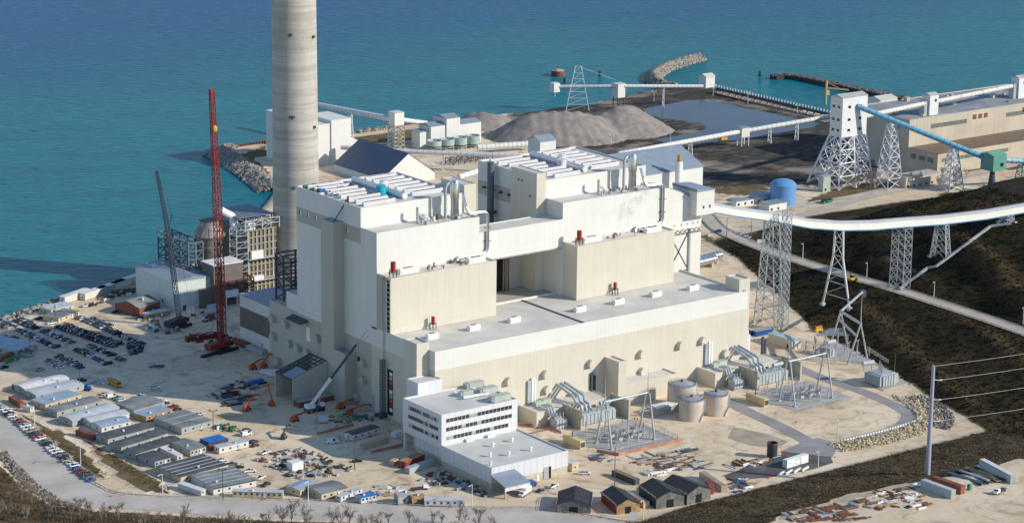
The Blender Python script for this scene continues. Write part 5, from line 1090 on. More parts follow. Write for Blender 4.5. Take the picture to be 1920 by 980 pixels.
# white rust-stained conveyors to the far right
w0_ = Vector((tx+27, ty+12, tz0+10)); h_a = G(1738,193,44); h_b = G(1905,160,45)
RSTW = mat('rust_stained_white', (.66,.62,.56), .5, var=.05, stain=((.38,.2,.08), None, .12, .56))
tube_conveyor('tube_conveyor', 'rust stained white tube conveyor from the tower house over the old plant roof', [w0_, h_a], 1.7, RSTW, mat('pale_blue_steel', (.36,.46,.54), .5), 5)
tube_conveyor('tube_conveyor', 'rust stained white tube conveyor between the two roof houses of the old plant', [h_a+Vector((8,0,0)), h_b], 1.7, RSTW, MATS['pale_blue_steel'], 5)
for (p, lab) in ((h_a, 'pale roof house where two rust stained tubes meet'), (h_b, 'pale roof house at the far end of the old plant roof')):
    t = Thing('roof_house', lab, 'building', (p.x+4,p.y,10)); z1_ = p.z+6; mb = MB(); mb.box(p.x-1,p.x+8,p.y-4,p.y+4,p.z-11,z1_); t.part('wall', mb, mat('tower_white', (.7,.68,.68))); mb = MB(); mb.extr([(p.x-1.3,p.y-4.3,z1_+.003),(p.x-1.3,p.y+4.3,z1_+.003),(p.x-1.3,p.y,z1_+1.6)], (9.6,0,0)); t.part('roof', mb, MATS['pale_roof']); mb = MB(); mb.box(p.x+4,p.x+6,p.y-4.15,p.y-4.003,p.z+1,p.z+3); t.part('window', mb, GLASS); mb = MB(); mb.box(p.x-5,p.x-1.003,p.y-2.5,p.y+2.5,p.z-11,p.z+2); t.part('annex', mb, GREYP)
p = G(1650,208,26); t = gable_house('roof_house', 'white gabled house behind the tall tower house', p.x, p.x+18, p.y, p.y+14, 0, 34, 2, MATS['tower_white'], ROOF_L, 'x')
# ------------------------------------------------------------- old power plant (beige)
lo_ = G(1756.6, 329); BE = mat('aged_beige_concrete', (.52,.455,.36), .85, var=.10, vs_=.05, streak=.22)
ox, oy = lo_.x, lo_.y; lh = zt(lo_, 290); oy2 = oy+29.5; hh = zt((ox, oy2, 0), 227)
op = Thing('old_power_plant', 'huge aged beige power plant hall with window strips and a lower wing', 'building', (ox+100, oy+60, 0)); print('old', ox, oy, lh, hh)
mb = MB(); mb.box(ox, ox+500, oy, oy2-.003, -2, lh); op.part('low_wall', mb, BE); mb = MB(); mb.box(ox+.5, ox+500, oy+.5, oy2-.01, lh+.003, lh+.3); op.part('low_roof', mb, mat('brown_roof', (.20,.145,.10), .9, var=.15)); 
mb = MB(); mb.box(ox, ox+500, oy2, oy2+62, -2, hh); op.part('wall', mb, BE); mb = MB(); mb.box(ox+.6, ox+500, oy2+.6, oy2+61.5, hh+.003, hh+.25); op.part('roof', mb, mat('grey_gravel_roof', (.27,.28,.30), .9, var=.2, vs_=.06)); parapet(op, ox-.2, ox+500, oy2-.2, oy2+62, hh+.003, hh+.9, BE)
def strip(x, L, Y, z, h, n):
    for k in range(n): mb = MB(); w = L/n; mb.box(x+k*w+.12, x+(k+1)*w-.12, Y-.12, Y-.003, z, z+h); op.part('window', mb, mat('dusty_window', (.17,.19,.16), .4, var=.25, vs_=.4))
for x in (22, 102, 164, 230, 300): strip(ox+x, 38, oy2, hh-8, 3.2, 12)
for x in (66, 120): 
    for k in range(3): mb = MB(); mb.box(ox+x+k*6, ox+x+k*6+4, oy2-.12, oy2-.003, hh-6, hh-2.5); op.part('window', mb, RUST)
for x, z in ((160,hh-22),(180,hh-21)): mb = MB(); mb.box(ox+x, ox+x+2.6, oy2-.12, oy2-.003, z, z+3); op.part('window', mb, GLASS)
strip(ox+4, 70, oy, lh-6, 2.6, 20); strip(ox+110, 120, oy, lh-6, 2.6, 32)
for k in range(3): mb = MB(); mb.box(ox-.12, ox-.003, oy+4+k*8.5, oy+10+k*8.5, lh-7, lh-3.5); op.part('window', mb, MATS['dusty_window'])
for y in (10, 44): mb = MB(); mb.box(ox-.12, ox-.003, oy2+y, oy2+y+9, hh-8, hh-5); op.part('window', mb, MATS['dusty_window'])
for k in range(24): x = ox+random.uniform(4,200); y = oy2+random.uniform(4,56); mb = MB(); w = random.uniform(1,4); mb.box(x,x+w,y,y+w,hh+.26,hh+random.uniform(1,3.5)); op.part('roof_unit', mb, random.choice([GREYP,BE,STEEL_D]))
# lowland clutter near the intersection
bt2 = G(1484,386); rB = (1509.5-1459)/2/(FPX/1640.); tk = Thing('blue_tank', 'sky blue domed water tank near the road junction', 'tank', (bt2.x,bt2.y,0)); zb_ = zt(bt2, 345); mb = MB(); mb.lathe((bt2.x,bt2.y+rB,0), [(rB,0),(rB,zb_-1.5),(rB*.8,zb_+.4),(rB*.4,zb_+1.6),(.3,zb_+2)], 36); tk.part('shell', mb, mat('tank_blue', (.13,.30,.56), .4, var=.06), smooth=True)
def low_bld(name, label, px, py, L, W_, h, wall=P_WHITE, roof=ROOF_SLATE, z=None):
    p = G(px, py, 1); z = h1(p.x,p.y)-.2 if z is None else z; t = Thing(name, label, 'building', (p.x,p.y,z)); mb = MB(); mb.box(p.x,p.x+L,p.y,p.y+W_,z,z+h); t.part('wall', mb, wall); mb = MB(); mb.box(p.x-.4,p.x+L+.4,p.y-.4,p.y+W_+.4,z+h+.003,z+h+.4); t.part('roof', mb, roof)
    for k in range(int(L/6)): mb = MB(); mb.box(p.x+1.5+k*6, p.x+3.3+k*6, p.y-.1, p.y-.003, z+1, z+2.6); t.part('window', mb, GLASS)
    return t
low_bld('gatehouse', 'low white gatehouse with a flat grey roof in front of the blue tank', 1442,395,16,10,5); low_bld('utility_shed', 'long low white shed beside the road behind the conveyor', 1380,386,30,6,4); low_bld('utility_shed', 'dark roofed white shed joined to the sheds by the blue tank', 1418,380,24,8,5.5)
low_bld('pump_house', 'old concrete pump house below the tall lattice trestle', 1698,352,34,12,8,BE,CONC); low_bld('switch_box', 'tall pale green equipment housing at the tower house foot', 1543,358,7,5,11,mat('pale_green_unit',(.42,.46,.40)),STEEL_G); low_bld('dumpster', 'dark green skip beside the road near the blue tank', 1545,380,8,3,2.4,GREENB,BLACK)
# mooring cell and bollards in the lake
p = G(1046,142,-3); mc = Thing('mooring_cell', 'round dark mooring cell with rubble standing alone in the lake', 'dolphin', (p.x,p.y,-3)); mb = MB(); mb.cyl((p.x,p.y,-6),(p.x,p.y,1.5),6,20); mc.part('sheet_wall', mb, RUST); mb = MB(); mb.cyl((p.x,p.y,1.503),(p.x,p.y,2),5.6,20); mc.part('deck', mb, CONC)
for k in range(6): mb = MB(); c = Vector((p.x+random.uniform(-2.5,3.5),p.y+random.uniform(-2,2),2.4)); mb.add([c+v for v in rockverts(1.4)], ICO); mc.part('boulder', mb, ROCK)
for px, py in ((1125,143),(1425,143),(1059,156)): p = G(px,py,-3); mb = MB(); mb.cyl((p.x,p.y,-6),(p.x,p.y,1.5),1.4,10); solo('mooring_pile', mb, STEEL_D, 'single dark mooring pile standing in the lake', 'pile', group='mooring piles')
# ============================================================= TRANSFORMER YARDS
PORC = mat('grey_porcelain', (.30,.30,.31), .35, var=.15); TRG = mat('transformer_grey', (.40,.44,.46), .45, var=.08); BUSD = mat('bus_duct_blue_grey', (.38,.44,.48), .4, var=.05); FWC = mat('firewall_concrete', (.46,.42,.34), .85, var=.12, streak=.3)
def yard(S_, which, wl):
    s = lambda x: x+S_
    e = Thing('electrical_annex', f'low cream electrical annex with rooftop coolers {wl}', 'building', (s(60), -8, 0))
    block(e, s(50.5), s(96), -14.6, -.003, [(0,8.1,P_BEIGE)], .5)
    for x, y in ((56,-7),(62,-5),(82,-6)): mb = MB(); mb.box(s(x),s(x)+5,y,y+3.4,7.7,10); e.part('cooler', mb, mat('pale_green_unit', (.42,.46,.40)))
    mb = MB(); mb.box(s(57.5),s(58.7),-1.2,-.05,8,21); mb.box(s(59.2),s(60.2),-1.2,-.05,8,20); e.part('riser', mb, WHITE); mb = MB(); mb.box(s(55.2),s(57),-1.1,-.05,8,19.8); e.part('riser', mb, STEEL_G)
    mb = MB(); mb.box(s(95),s(96.4),-1.2,-.05,6,17); mb.box(s(97),s(98),-1.2,-.05,6,15.5); e.part('riser', mb, STEEL_D)
    # three isolated phase bus ducts
    for k in range(3):
        y = 0; x = s(74+2.6*k); mb = MB(); mb.tube([(x,-.02,14.8),(x,-13-1.2*k,12),(x,-16,9.2),(x,-19.5,8.6),(x,-21,6)], .7, 10)
        bd = Thing('bus_duct', f'fat pale bus duct sloping off the hall wall {wl}', 'duct', (x,-12,0), f'bus ducts {which}'); bd.part('duct', mb, BUSD, smooth=True); mb = MB(); mb.beam((x,-19.5,9),(x,-19.5,0),.4); bd.part('support', mb, STEEL_G)
    for k in range(3):
        x = s(57+1.5*k); mb = MB(); mb.tube([(x,-10,9.5),(x,-14.8,9.5),(x,-16.5,6.5),(x,-21,6.2),(x,-22,4.5)], .55, 8); solo('bus_duct', mb, BUSD, f'thin grey bus duct dropping to the small transformer {wl}', 'duct', group=f'small bus ducts {which}', smooth=True)
    # fire walls
    for x, y0_, y1_ in ((67,-29,-15),(97,-29,-15)):
        fw = Thing('fire_wall', f'upright concrete fire wall {"between the small and main transformers" if x < 80 else "at the end of the main transformer"} {wl}', 'wall', (s(x),y0_,0))
        for k in range(3): mb = MB(); d_ = (y1_-y0_)/3; mb.box(s(x)-.35,s(x)+.35,y0_+k*d_+.1,y0_+(k+1)*d_-.1,0,9.8); fw.part('panel', mb, FWC)
        for k in range(4): mb = MB(); d_ = (y1_-y0_)/3; mb.box(s(x)-.6,s(x)+.6,y0_+k*d_-.35,y0_+k*d_+.35,0,10.1); fw.part('post', mb, FWC)
    def transformer(name, label, x0, x1, y0_, y1_, h, nf, cyl=True, group=None):
        t = Thing(name, label, 'transformer', ((x0+x1)/2,(y0_+y1_)/2,0), group)
        mb = MB(); mb.box(x0+.8,x1-.8,y0_+1,y1_-1,.4,h); t.part('tank', mb, TRG); mb = MB(); mb.box(x0,x1,y0_,y1_,0,.4); t.part('plinth', mb, CONC)
        for k in range(nf):
            x = x0+.6+(x1-x0-1.2)*(k+.5)/nf; w = (x1-x0-1.2)/nf*.78
            mb = MB(); mb.box(x-w/2,x+w/2,y0_+.05,y0_+.99,.8,h*.92); t.part('radiator', mb, TRG)
        for k in range(3): mb = MB(); x = lerp(x0,x1,.25+.25*k); mb.cyl((x,y0_+2.2,h),(x,y0_+2.0,h+2.8),.35,8); t.part('bushing', mb, PORC, smooth=True)
        if cyl: mb = MB(); yc_ = (y0_+y1_)/2+.8; mb.cyl((x1-7,yc_,h+2.2),(x1-.5,yc_,h+2.2),1.1,14); mb.beam((x1-6,yc_,h),(x1-6,yc_,h+1.2),.4); mb.beam((x1-1.5,yc_,h),(x1-1.5,yc_,h+1.2),.4); t.part('conservator', mb, TRG, smooth=True)
        return t
    transformer('main_transformer', f'long grey main transformer with radiators behind the fire wall {wl}', s(70), s(92), -26, -17, 6.0, 9)
    transformer('unit_transformer', f'small boxy grey transformer beside the fire wall {wl}', s(55.5), s(63.5), -23.5, -17, 5.4, 4, False)
    # gantry
    gx0, gx1, gy0, gy1 = s(60.5), s(87), -61, -49
    if S_ > 50: gx0, gx1 = 179.2, 205
    gt_ = Thing('switchyard_gantry', f'tubular grey A frame gantry with two lightning spikes {wl}', 'gantry', ((gx0+gx1)/2, -55, 0))
    for x in (gx0, gx1):
        for y in (gy0, gy1): mb = MB(); mb.cyl((x,y,0),(x,-55+.2*(y+55),22.5),.5,10,.38); gt_.part('leg', mb, STEEL_G, smooth=True); mb = MB(); mb.box(x-.9,x+.9,y-.9,y+.9,0,.5); gt_.part('footing', mb, CONC)
        mb = MB(); mb.cyl((x,-55,22),(x,-55,35),.28,8,.05); gt_.part('lightning_spike', mb, STEEL_G)
    mb = MB(); mb.cyl((gx0,-55,22.3),(gx1,-55,22.3),.55,10); gt_.part('crossbeam', mb, STEEL_G, smooth=True)
    # insulator posts with disconnect blades
    k_ = 0
    for ix in range(4):
        for iy in range(5):
            x = lerp(gx0+3, gx1-2, ix/3)+random.uniform(-.8,.8); y = lerp(-60,-38,iy/4)+random.uniform(-.8,.8); h = random.choice([4.5,6,7.5]); k_ += 1
            ip = Thing('insulator_post', f'slim steel post topped with a grey porcelain insulator in the switchyard {wl}', 'insulator', (x,y,0), f'insulator posts {which}')
            mb = MB(); mb.beam((x,y,0),(x,y,h*.6),.32); ip.part('post', mb, STEEL_G)
            mb = MB(); prof = []
            for q in range(5): z = h*.6+q*h*.08; prof += [(.22,z),(.42,z+h*.03),(.22,z+h*.06)]
            mb.lathe((x,y,0), prof, 8); ip.part('insulator', mb, PORC)
            if ix in (1,2): mb = MB(); mb.beam((x-1.8,y,h*1.02),(x+1.8,y+.4,h*1.05),.22); ip.part('switch_arm', mb, STEEL_G)
    for k in range(6):      # breakers low down in the middle
        x = lerp(gx0+9, gx1-5, (k%3)/2); y = -56+6*(k//3); bk = Thing('circuit_breaker', f'grey breaker with three splayed bushings in the switchyard {wl}', 'breaker', (x,y,0), f'breakers {which}'); mb = MB(); mb.box(x-1.3,x+1.3,y-.6,y+.6,1.6,3); mb.beam((x-1,y,0),(x-1,y,1.6),.25); mb.beam((x+1,y,0),(x+1,y,1.6),.25); bk.part('tank', mb, TRG)
        for q in (-1,0,1): mb = MB(); mb.cyl((x+q*.8,y,3),(x+q*1.3,y-.7,5),.25,8); mb.cyl((x+q*.8,y,3),(x+q*1.3,y+.7,5),.25,8); bk.part('bushing', mb, PORC)
yard(0, 'in the near switchyard', 'beside the office wing'); yard(115.6, 'in the far switchyard', 'beside the round tanks')
SWG = mat('switchyard_gravel', (.40,.385,.365), .95, var=.15, vs_=.3, bump=.3)
for nm, pts_ in (('near', [(57,-67),(96.5,-67),(97.5,-31),(52,-31)]), ('far', [(174,-67),(214,-65),(216,-32),(170,-31)]), ('slope', [D6(600,500)[:2], D6(760,400)[:2], D6(1010,420)[:2], D6(1250,600)[:2], D6(1000,600)[:2]])):
    mb = MB(); mb.face([(p[0], p[1], .045) for p in pts_][::1]); struct('switchyard_gravel', mb, SWG)
# fences round the switchyards
FEN = mat('chain_link', (.45,.45,.44), .6); ORF = mat('orange_safety_mesh', (.46,.19,.12), .7, var=.25)
def fence(name, label, pts, h, m, gap=3.2, mesh=True, rail=.12):
    pts = [Vector(p) for p in pts]; t = Thing(name, label, 'fence', pts[0])
    for a, b in zip(pts[:-1], pts[1:]):
        n = max(1, int((b-a).length/gap))
        for k in range(n+1): p = a.lerp(b, k/n); mb = MB(); mb.beam(p, p+Vector((0,0,h)), rail*1.1); t.part('post', mb, m if not mesh else STEEL_G)
        mb = MB(); mb.beam(a+Vector((0,0,h)), b+Vector((0,0,h)), rail); mb.beam(a+Vector((0,0,.3)), b+Vector((0,0,.3)), rail); t.part('rail', mb, m)
        if mesh == 'solid': mb = MB(); u = (b-a); mb.extr([a+Vector((0,0,.1)), b+Vector((0,0,.1)), b+Vector((0,0,h)), a+Vector((0,0,h))], Vector((-u.y,u.x,0)).normalized()*.05); t.part('mesh', mb, m)
        elif mesh:
            mb = MB(); L = (b-a).length; q = int(L/.9)
            for k in range(q): p0 = a.lerp(b, k/q); p1 = a.lerp(b, (k+1)/q); mb.beam(p0+Vector((0,0,.2)), p1+Vector((0,0,h)), .05); mb.beam(p1+Vector((0,0,.2)), p0+Vector((0,0,h)), .05)
            t.part('mesh', mb, m)
    return t
fence('chain_link_fence', 'chain link fence round the near switchyard', [(58,-67.5,0),(96,-67.5,0),(97,-40,0)], 2.6, FEN)
fence('safety_fence', 'orange mesh safety fence in front of the near switchyard', [(52,-60,0),(57,-70,0),(97,-70.5,0)], 1.5, ORF, 3, 'solid')
fence('safety_fence', 'orange mesh safety fence by the small transformer and office wing', [D5(70,640),D5(330,660),D5(500,720)], 1.3, ORF, 3, 'solid')
fence('safety_fence', 'orange mesh safety fence across the shaded yard near the stairs', [K3(560,505),K3(760,455)], 1.3, ORF, 3, 'solid'); fence('safety_fence', 'orange mesh safety fence beside the office block column', [K3(850,605),K3(1040,560)], 1.3, ORF, 3, 'solid')
fence('chain_link_fence', 'chain link fence round the far switchyard', [K(1160,600,3.267)(1090,572),K(1160,600,3.267)(1430,490)], 2.6, FEN)
fence('chain_link_fence', 'chain link fence at the foot of the dark slope', [D6(1110,480),D6(1300,600)], 2.6, FEN)
# lone transformer by the slope, blue container, cabinet, gantry at the slope
def lone():
    t = Thing('spare_transformer', 'big free standing grey transformer with a round conservator near the slope', 'transformer', (241,-57,0))
    x0, x1, y0_, y1_ = 236.5, 249, -64, -52
    mb = MB(); mb.box(x0-1,x1+4,y0_-3,y1_+2,0,.35); t.part('plinth', mb, CONC); mb = MB(); mb.box(x0+1.2,x1-1.2,y0_+1,y1_-1,.36,6.8); t.part('tank', mb, TRG)
    for k in range(11): y = y0_+.6+k*1.08; mb = MB(); mb.box(x0,x0+1.19,y,y+.75,.9,6.4); t.part('radiator', mb, TRG)
    for k in range(7): y = y0_+1+k*1.4; mb = MB(); mb.box(x1-1.19,x1+1,y,y+1,.9,6); t.part('radiator', mb, TRG)
    for k in range(5): x = x0+1.6+k*1.9; mb = MB(); mb.box(x,x+1.3,y0_-.2,y0_+.99,.9,6.4); t.part('radiator', mb, TRG)
    for k in range(3): mb = MB(); mb.cyl((241+k*2,-60+k*3,6.8),(241+k*2,-60+k*3,11.5),.4,10,.25); t.part('bushing', mb, PORC, smooth=True)
    mb = MB(); mb.cyl((236,-50.5,10.5),(242.5,-52,10.5),1.4,16); mb.beam((237,-51,6.5),(237,-51,9.5),.5); mb.beam((241.5,-52,6.5),(241.5,-52,9.5),.5); t.part('conservator', mb, TRG, smooth=True)
lone()
mb = MB(); mb.box(254,257.5,-8,0,0,5); mb.cyl((256,-3,7),(262,-3,7),1.2,12); mb.beam((257,-3,4),(257,-3,6.5),.5); mb.beam((249,2,1),(257,-3,6),1.0); solo('oil_transformer', mb, TRG, 'grey transformer with angled pipes behind the long switchyard gantry', 'transformer')
def container(label, p, L, W_, h, m, ang=0.0, roofm=None, group=None, z=None, name='shipping_container', cat='container'):
    ca, sa = math.cos(ang), math.sin(ang); u = Vector((ca, sa, 0)); v = Vector((-sa, ca, 0)); p = Vector(p); p.z = (z if z is not None else p.z)
    t = Thing(name, label, cat, p, group); mb = MB(); mb.obox(p+Vector((0,0,.15)), u*L, v*W_, (0,0,h-.15)); t.part('body', mb, m)
    mb = MB(); mb.obox(p+u*.08+v*.08+Vector((0,0,h+.003)), u*(L-.16), v*(W_-.16), (0,0,.06)); t.part('roof', mb, roofm or m)
    mb = MB()
    for a in (0, L-.18):
        for b in (0, W_-.18): mb.obox(p+u*(a-.03)+v*(b-.03)+Vector((0,0,.05)), u*.24, v*.24, (0,0,h+.05))
    t.part('corner_posts', mb, m)
    for k in range(2): mb = MB(); mb.obox(p-u*.06+v*(.12+k*W_*.5)+Vector((0,0,.35)), u*.05, v*(W_*.5-.24), (0,0,h-.55)); d_ = t.part('door', mb, m); mb = MB(); mb.obox(p-u*.14+v*(.5+k*W_*.5)+Vector((0,0,.4)), u*.07, v*.07, (0,0,h-.6)); t.part('lock_bar', mb, STEEL_G, parent=d_)
    return t
p = D6(85,350); container('long royal blue container by the end of the turbine hall', p, 12.2, 2.5, 3.0, NAVY, -.02, C_GREY); container('dark blue container tucked beside the royal blue one', p+Vector((-1,3,0)), 12.2, 2.5, 3.0, mat('container_navy', (.012,.03,.10), .5, rib=.6), -.02, C_GREY)
mb = MB(); c = D6(415,470); mb.extr([(c.x,c.y,0),(c.x+6.5,c.y,0),(c.x+6.5,c.y,4.4),(c.x,c.y,5)], (0,19,0)); o = Thing('relay_house', 'long cream relay house with a pale turquoise roof', 'building', (c.x+3,c.y+9,0)); o.part('wall', mb, P_BEIGE); mb = MB(); mb.extr([(c.x-.3,c.y-.3,5.05),(c.x+6.8,c.y-.3,4.42),(c.x+6.8,c.y-.3,4.7),(c.x-.3,c.y-.3,5.35)], (0,19.6,0)); o.part('roof', mb, mat('pale_turquoise_roof', (.33,.52,.52), .5, rib=1.2)); mb = MB(); mb.box(c.x-.1,c.x-.003,c.y+3,c.y+4.2,0,2.4); o.part('door', mb, STEEL_D)
# steel A frames at the slope
g2 = Thing('slope_gantry', 'tall tubular gantry with long crossbeams in front of the dark slope', 'gantry', (258,-10,0))
fA = [D6(765,430), D6(920,415), D6(925,605), D6(1115,585)]; ap1 = onX(1400+865/4.9, 560+115/4.9, (fA[0].x+fA[1].x)/2); ap2 = onX(1400+1048/4.9, 560+228/4.9, (fA[2].x+fA[3].x)/2); print('slopegantry', fA, ap1, ap2)
for f_, a_ in ((fA[0],ap1),(fA[1],ap1),(fA[2],ap2),(fA[3],ap2)): mb = MB(); mb.cyl(f_, a_, .55, 10, .45); g2.part('leg', mb, STEEL_G, smooth=True)
mb = MB(); mb.cyl(ap1, ap2, .8, 10); g2.part('crossbeam', mb, STEEL_G, smooth=True); mb = MB(); mb.cyl(ap2, ap2+Vector((0,0,16)), .35, 8, .06); g2.part('lightning_spike', mb, STEEL_G)
lo1 = ap1.lerp(fA[0], .22); lo2 = ap2.lerp(fA[2], .3); mb = MB(); mb.cyl(lo1, lo2, .7, 10); g2.part('crossbeam', mb, STEEL_G, smooth=True)
q = G(1617,556,7); q.z = h1(q.x,q.y)+3; mb = MB(); mb.cyl(ap1, q, .75, 10); mb.cyl(ap1, lo1, .6, 8); g2.part('strut', mb, STEEL_G, smooth=True); mb = MB(); mb.box(q.x-1.5,q.x+1.5,q.y-1.5,q.y+1.5,q.z-3.5,q.z+1); g2.part('anchor_block', mb, STEEL_D)
k_ = 0
for ix in range(5):
    for iy in range(4):
        b_ = D6(690,560).lerp(D6(1090,520), ix/4)+Vector((0,1,0))*(iy*8-2)+Vector((random.uniform(-1,1),random.uniform(-1,1),0)); b_.z = 0; h = random.choice([5,6.5,8]); ip = Thing('insulator_post', 'slim steel post topped with a grey porcelain insulator near the dark slope', 'insulator', b_, 'insulator posts by the slope'); mb = MB(); mb.beam(b_, b_+Vector((0,0,h*.6)), .32); ip.part('post', mb, STEEL_G); mb = MB(); mb.cyl(b_+Vector((0,0,h*.6)), b_+Vector((0,0,h)), .38, 8); ip.part('insulator', mb, PORC)
        if iy == 1: mb = MB(); mb.beam(b_+Vector((-2,0,h)), b_+Vector((2,.5,h+.2)), .25); ip.part('switch_arm', mb, STEEL_G)
fl = Thing('stacked_steel', 'flat laid stack of grey steel sections beside yellow fittings', 'steel stack', D6(760,320))
for k in range(8): a = D6(640+k*18,330-k*8,.5); mb = MB(); mb.beam(a, a+Vector((14,-12,0)), .6, .8); fl.part('section', mb, STEEL_G)
for k in range(4): a = D6(640+k*14,290-k*3,.8); mb = MB(); mb.lathe((a.x,a.y,0), [(1.3,.05),(1.3,.8),(.6,1.6),(.6,3.0)], 10); solo('yellow_fitting', mb, YELLOW, 'bright yellow pipe fitting on the yard beside stacked grey steel', 'fitting', group='yellow fittings')
# round tanks
TANK = mat('tan_tank', (.52,.45,.375), .6, var=.08, streak=.10); DOME = mat('dusty_dome', (.30,.31,.35), .5, var=.2)
def rtank(label, px, pyb, r, h, stair=-1.0):
    c = G(px, pyb); t = Thing('storage_tank', label, 'tank', c); t_c = c+Vector((.6,.8,0))*r
    mb = MB(); mb.lathe(t_c, [(r,0),(r,h)], 40); t.part('shell', mb, TANK, smooth=True); mb = MB(); mb.lathe(t_c, [(r*.99,h+.003),(r*.7,h+r*.13),(r*.35,h+r*.2),(.4,h+r*.22)], 40); t.part('dome', mb, DOME, smooth=True)
    n = 18; 
    for k in range(n): a = 2*math.pi*k/n; mb = MB(); q = t_c+Vector((math.cos(a)*r*.98, math.sin(a)*r*.98, h)); mb.beam(q, q+Vector((0,0,1.1)), .1); t.part('handrail_post', mb, STEEL_D)
    for zz in (.6, 1.1):
        mb = MB()
        for k in range(n): a0, a1 = 2*math.pi*k/n, 2*math.pi*(k+1)/n; mb.beam(t_c+Vector((math.cos(a0)*r*.98, math.sin(a0)*r*.98, h+zz)), t_c+Vector((math.cos(a1)*r*.98, math.sin(a1)*r*.98, h+zz)), .1)
        t.part('handrail', mb, STEEL_D)
    a = t_c+Vector((math.cos(stair), math.sin(stair), 0))*(r+.7); b = t_c+Vector((math.cos(stair-1.0), math.sin(stair-1.0), 0))*(r+.7); a2 = a+Vector((0,0,h)); mid = t_c+Vector((math.cos(stair-.5), math.sin(stair-.5), 0))*(r+1.0)+Vector((0,0,h*.5))
    for u, v in ((a2, mid), (mid, b)):
        mb = MB(); mb.beam(u, v, .9, .15); mb.beam(u+Vector((0,0,1.1)), v+Vector((0,0,1.1)), .1); t.part('stair_flight', mb, STEEL_G)
    mb = MB(); mb.cyl(t_c+Vector((0,0,h+r*.2)), t_c+Vector((0,0,h+r*.22+1)), .7, 8); t.part('vent', mb, STEEL_D)
rtank('largest tan round tank with a dusty dome against the annex', 1279, 769, 7.2, 11.5, -.3); rtank('tan round tank standing in front of the larger one', 1297, 791, 6.1, 10, -.6); rtank('tan round tank with a long outside stair nearest the buff yard road', 1343, 781, 6.1, 10, -.6)
# skid beside annex, generators
def genset(label, p, L, ang=0):
    t = container(label, p, L, 3.0, 3.6, CREAMY, ang, CREAMY, name='generator_enclosure', cat='generator', z=.6); p = Vector(p); u = Vector((math.cos(ang), math.sin(ang), 0)); v = Vector((-u.y,u.x,0)); mb = MB(); mb.cyl(p+u*L*.6+v*1.5+Vector((0,0,4.1)), p+u*L*.6+v*1.5+Vector((0,0,6.6)), .25, 8); t.part('exhaust', mb, STEEL_D)
    mb = MB(); mb.obox(p-u*.25+v*.35+Vector((0,0,1.2)), u*.15, v*2.3, (0,0,2.4)); t.part('radiator_grille', mb, STEEL_D); mb = MB(); mb.obox(p+u*.5+v*.2, u*(L-1), v*2.6, (0,0,.6)); t.part('skid', mb, CONC)
pg = D5(690,890); genset('cream yellow generator enclosure beside the office wing', (pg.x+3.4, pg.y, 0), 13.5, math.radians(90)); pg = K(1160,600,3.267)(890,535); genset('cream yellow generator enclosure in the open yard by the far switchyard', (pg.x+3.2, pg.y, 0), 14, math.radians(90))
p = G(1244,772); mb = MB(); mb.box(p.x-8,p.x+8,p.y-3,p.y+4,0,3.4); t = Thing('concrete_skid', 'low concrete equipment skid with a white lid by the large tank', 'skid', p); t.part('base', mb, CONC); mb = MB(); mb.box(p.x-6,p.x+7.5,p.y-2.2,p.y+3,3.403,4.0); t.part('lid', mb, WHITE); mb = MB(); mb.tube([(p.x-9,p.y,0),(p.x-9,p.y,2.5),(p.x-14,p.y+2,2.5)], .4, 8); t.part('pipe', mb, STEEL_G)
# twin long horizontal vessels beyond the hall end
for k in range(2):
    a = K(1220,480,6.125)(430+k*60,185-k*45); t = Thing('gas_vessel', ['long silver pressure vessel on saddles beyond the hall roof', 'second silver pressure vessel lying behind the first'][k], 'vessel', a); z = 4.5; b = a+Vector((24,3,0)); mb = MB(); mb.cyl(a+Vector((0,0,z)), b+Vector((0,0,z)), 2.6, 20); t.part('shell', mb, SILVER, smooth=True)
    for e_ in (a, b): mb = MB(); mb.sphere(e_+Vector((0,0,z)), 2.58, 14, (.6,1,1)); t.part('dished_end', mb, SILVER, smooth=True)
    for f_ in (.12,.28,.44,.6,.76,.9): q = a.lerp(b, f_); mb = MB(); mb.cyl(q+Vector((-.2,0,z)), q+Vector((.2,0,z)), 2.75, 20); t.part('band', mb, STEEL_G)
    for f_ in (.15,.85): q = a.lerp(b, f_); mb = MB(); mb.box(q.x-.7,q.x+.7,q.y-2,q.y+2,0,3); t.part('saddle', mb, CONC)
mb = MB(); a = G(1404,548,24); mb.cyl((203.9,20,22),(214,16,14),2.6,14); mb.cyl((214,16,14),(214,16,0),2.6,14); solo('circulating_duct', mb, STEEL_W, 'large white pipe elbow at the end wall of the turbine hall', 'pipe', smooth=True)
# monopole and wires
b_ = G(1739,889,5); zb_ = h1(b_.x,b_.y)
for _ in range(12): b_ = G(1739,889,zb_); zb_ = h1(b_.x,b_.y)
mp = Thing('transmission_pole', 'tall tapered steel monopole with insulator arms on the grassy bank', 'pole', b_); zt0 = zt(b_, 685); mb = MB(); mb.cyl(b_-Vector((0,0,1)), (b_.x,b_.y,zt0), 1.25, 16, .75); mp.part('shaft', mb, mat('weathered_steel_pole', (.33,.34,.42), .5, var=.06), smooth=True)
for k, py in enumerate((686,713,750,790)):
    z = zt(b_, py); dirn = Vector((.93,-.36,0)); a = Vector((b_.x,b_.y,z))+dirn*(1 if k == 0 else 3.2)
    if k: mb = MB(); mb.beam((b_.x,b_.y,z+.4), a, .28); mb.cyl(a, a+dirn*1.5, .3, 8); mp.part('insulator', mb, STEEL_W)
    end = a+dirn*260+Vector((0,0,38)); mb = MB(); pts = [a.lerp(end, q/24)-Vector((0,0,26*(q/24)*(1-q/24))) for q in range(25)]; mb.tube(pts, .085, 5); mp.part('conductor', mb, mat('aluminium_wire', (.62,.58,.55), .5))
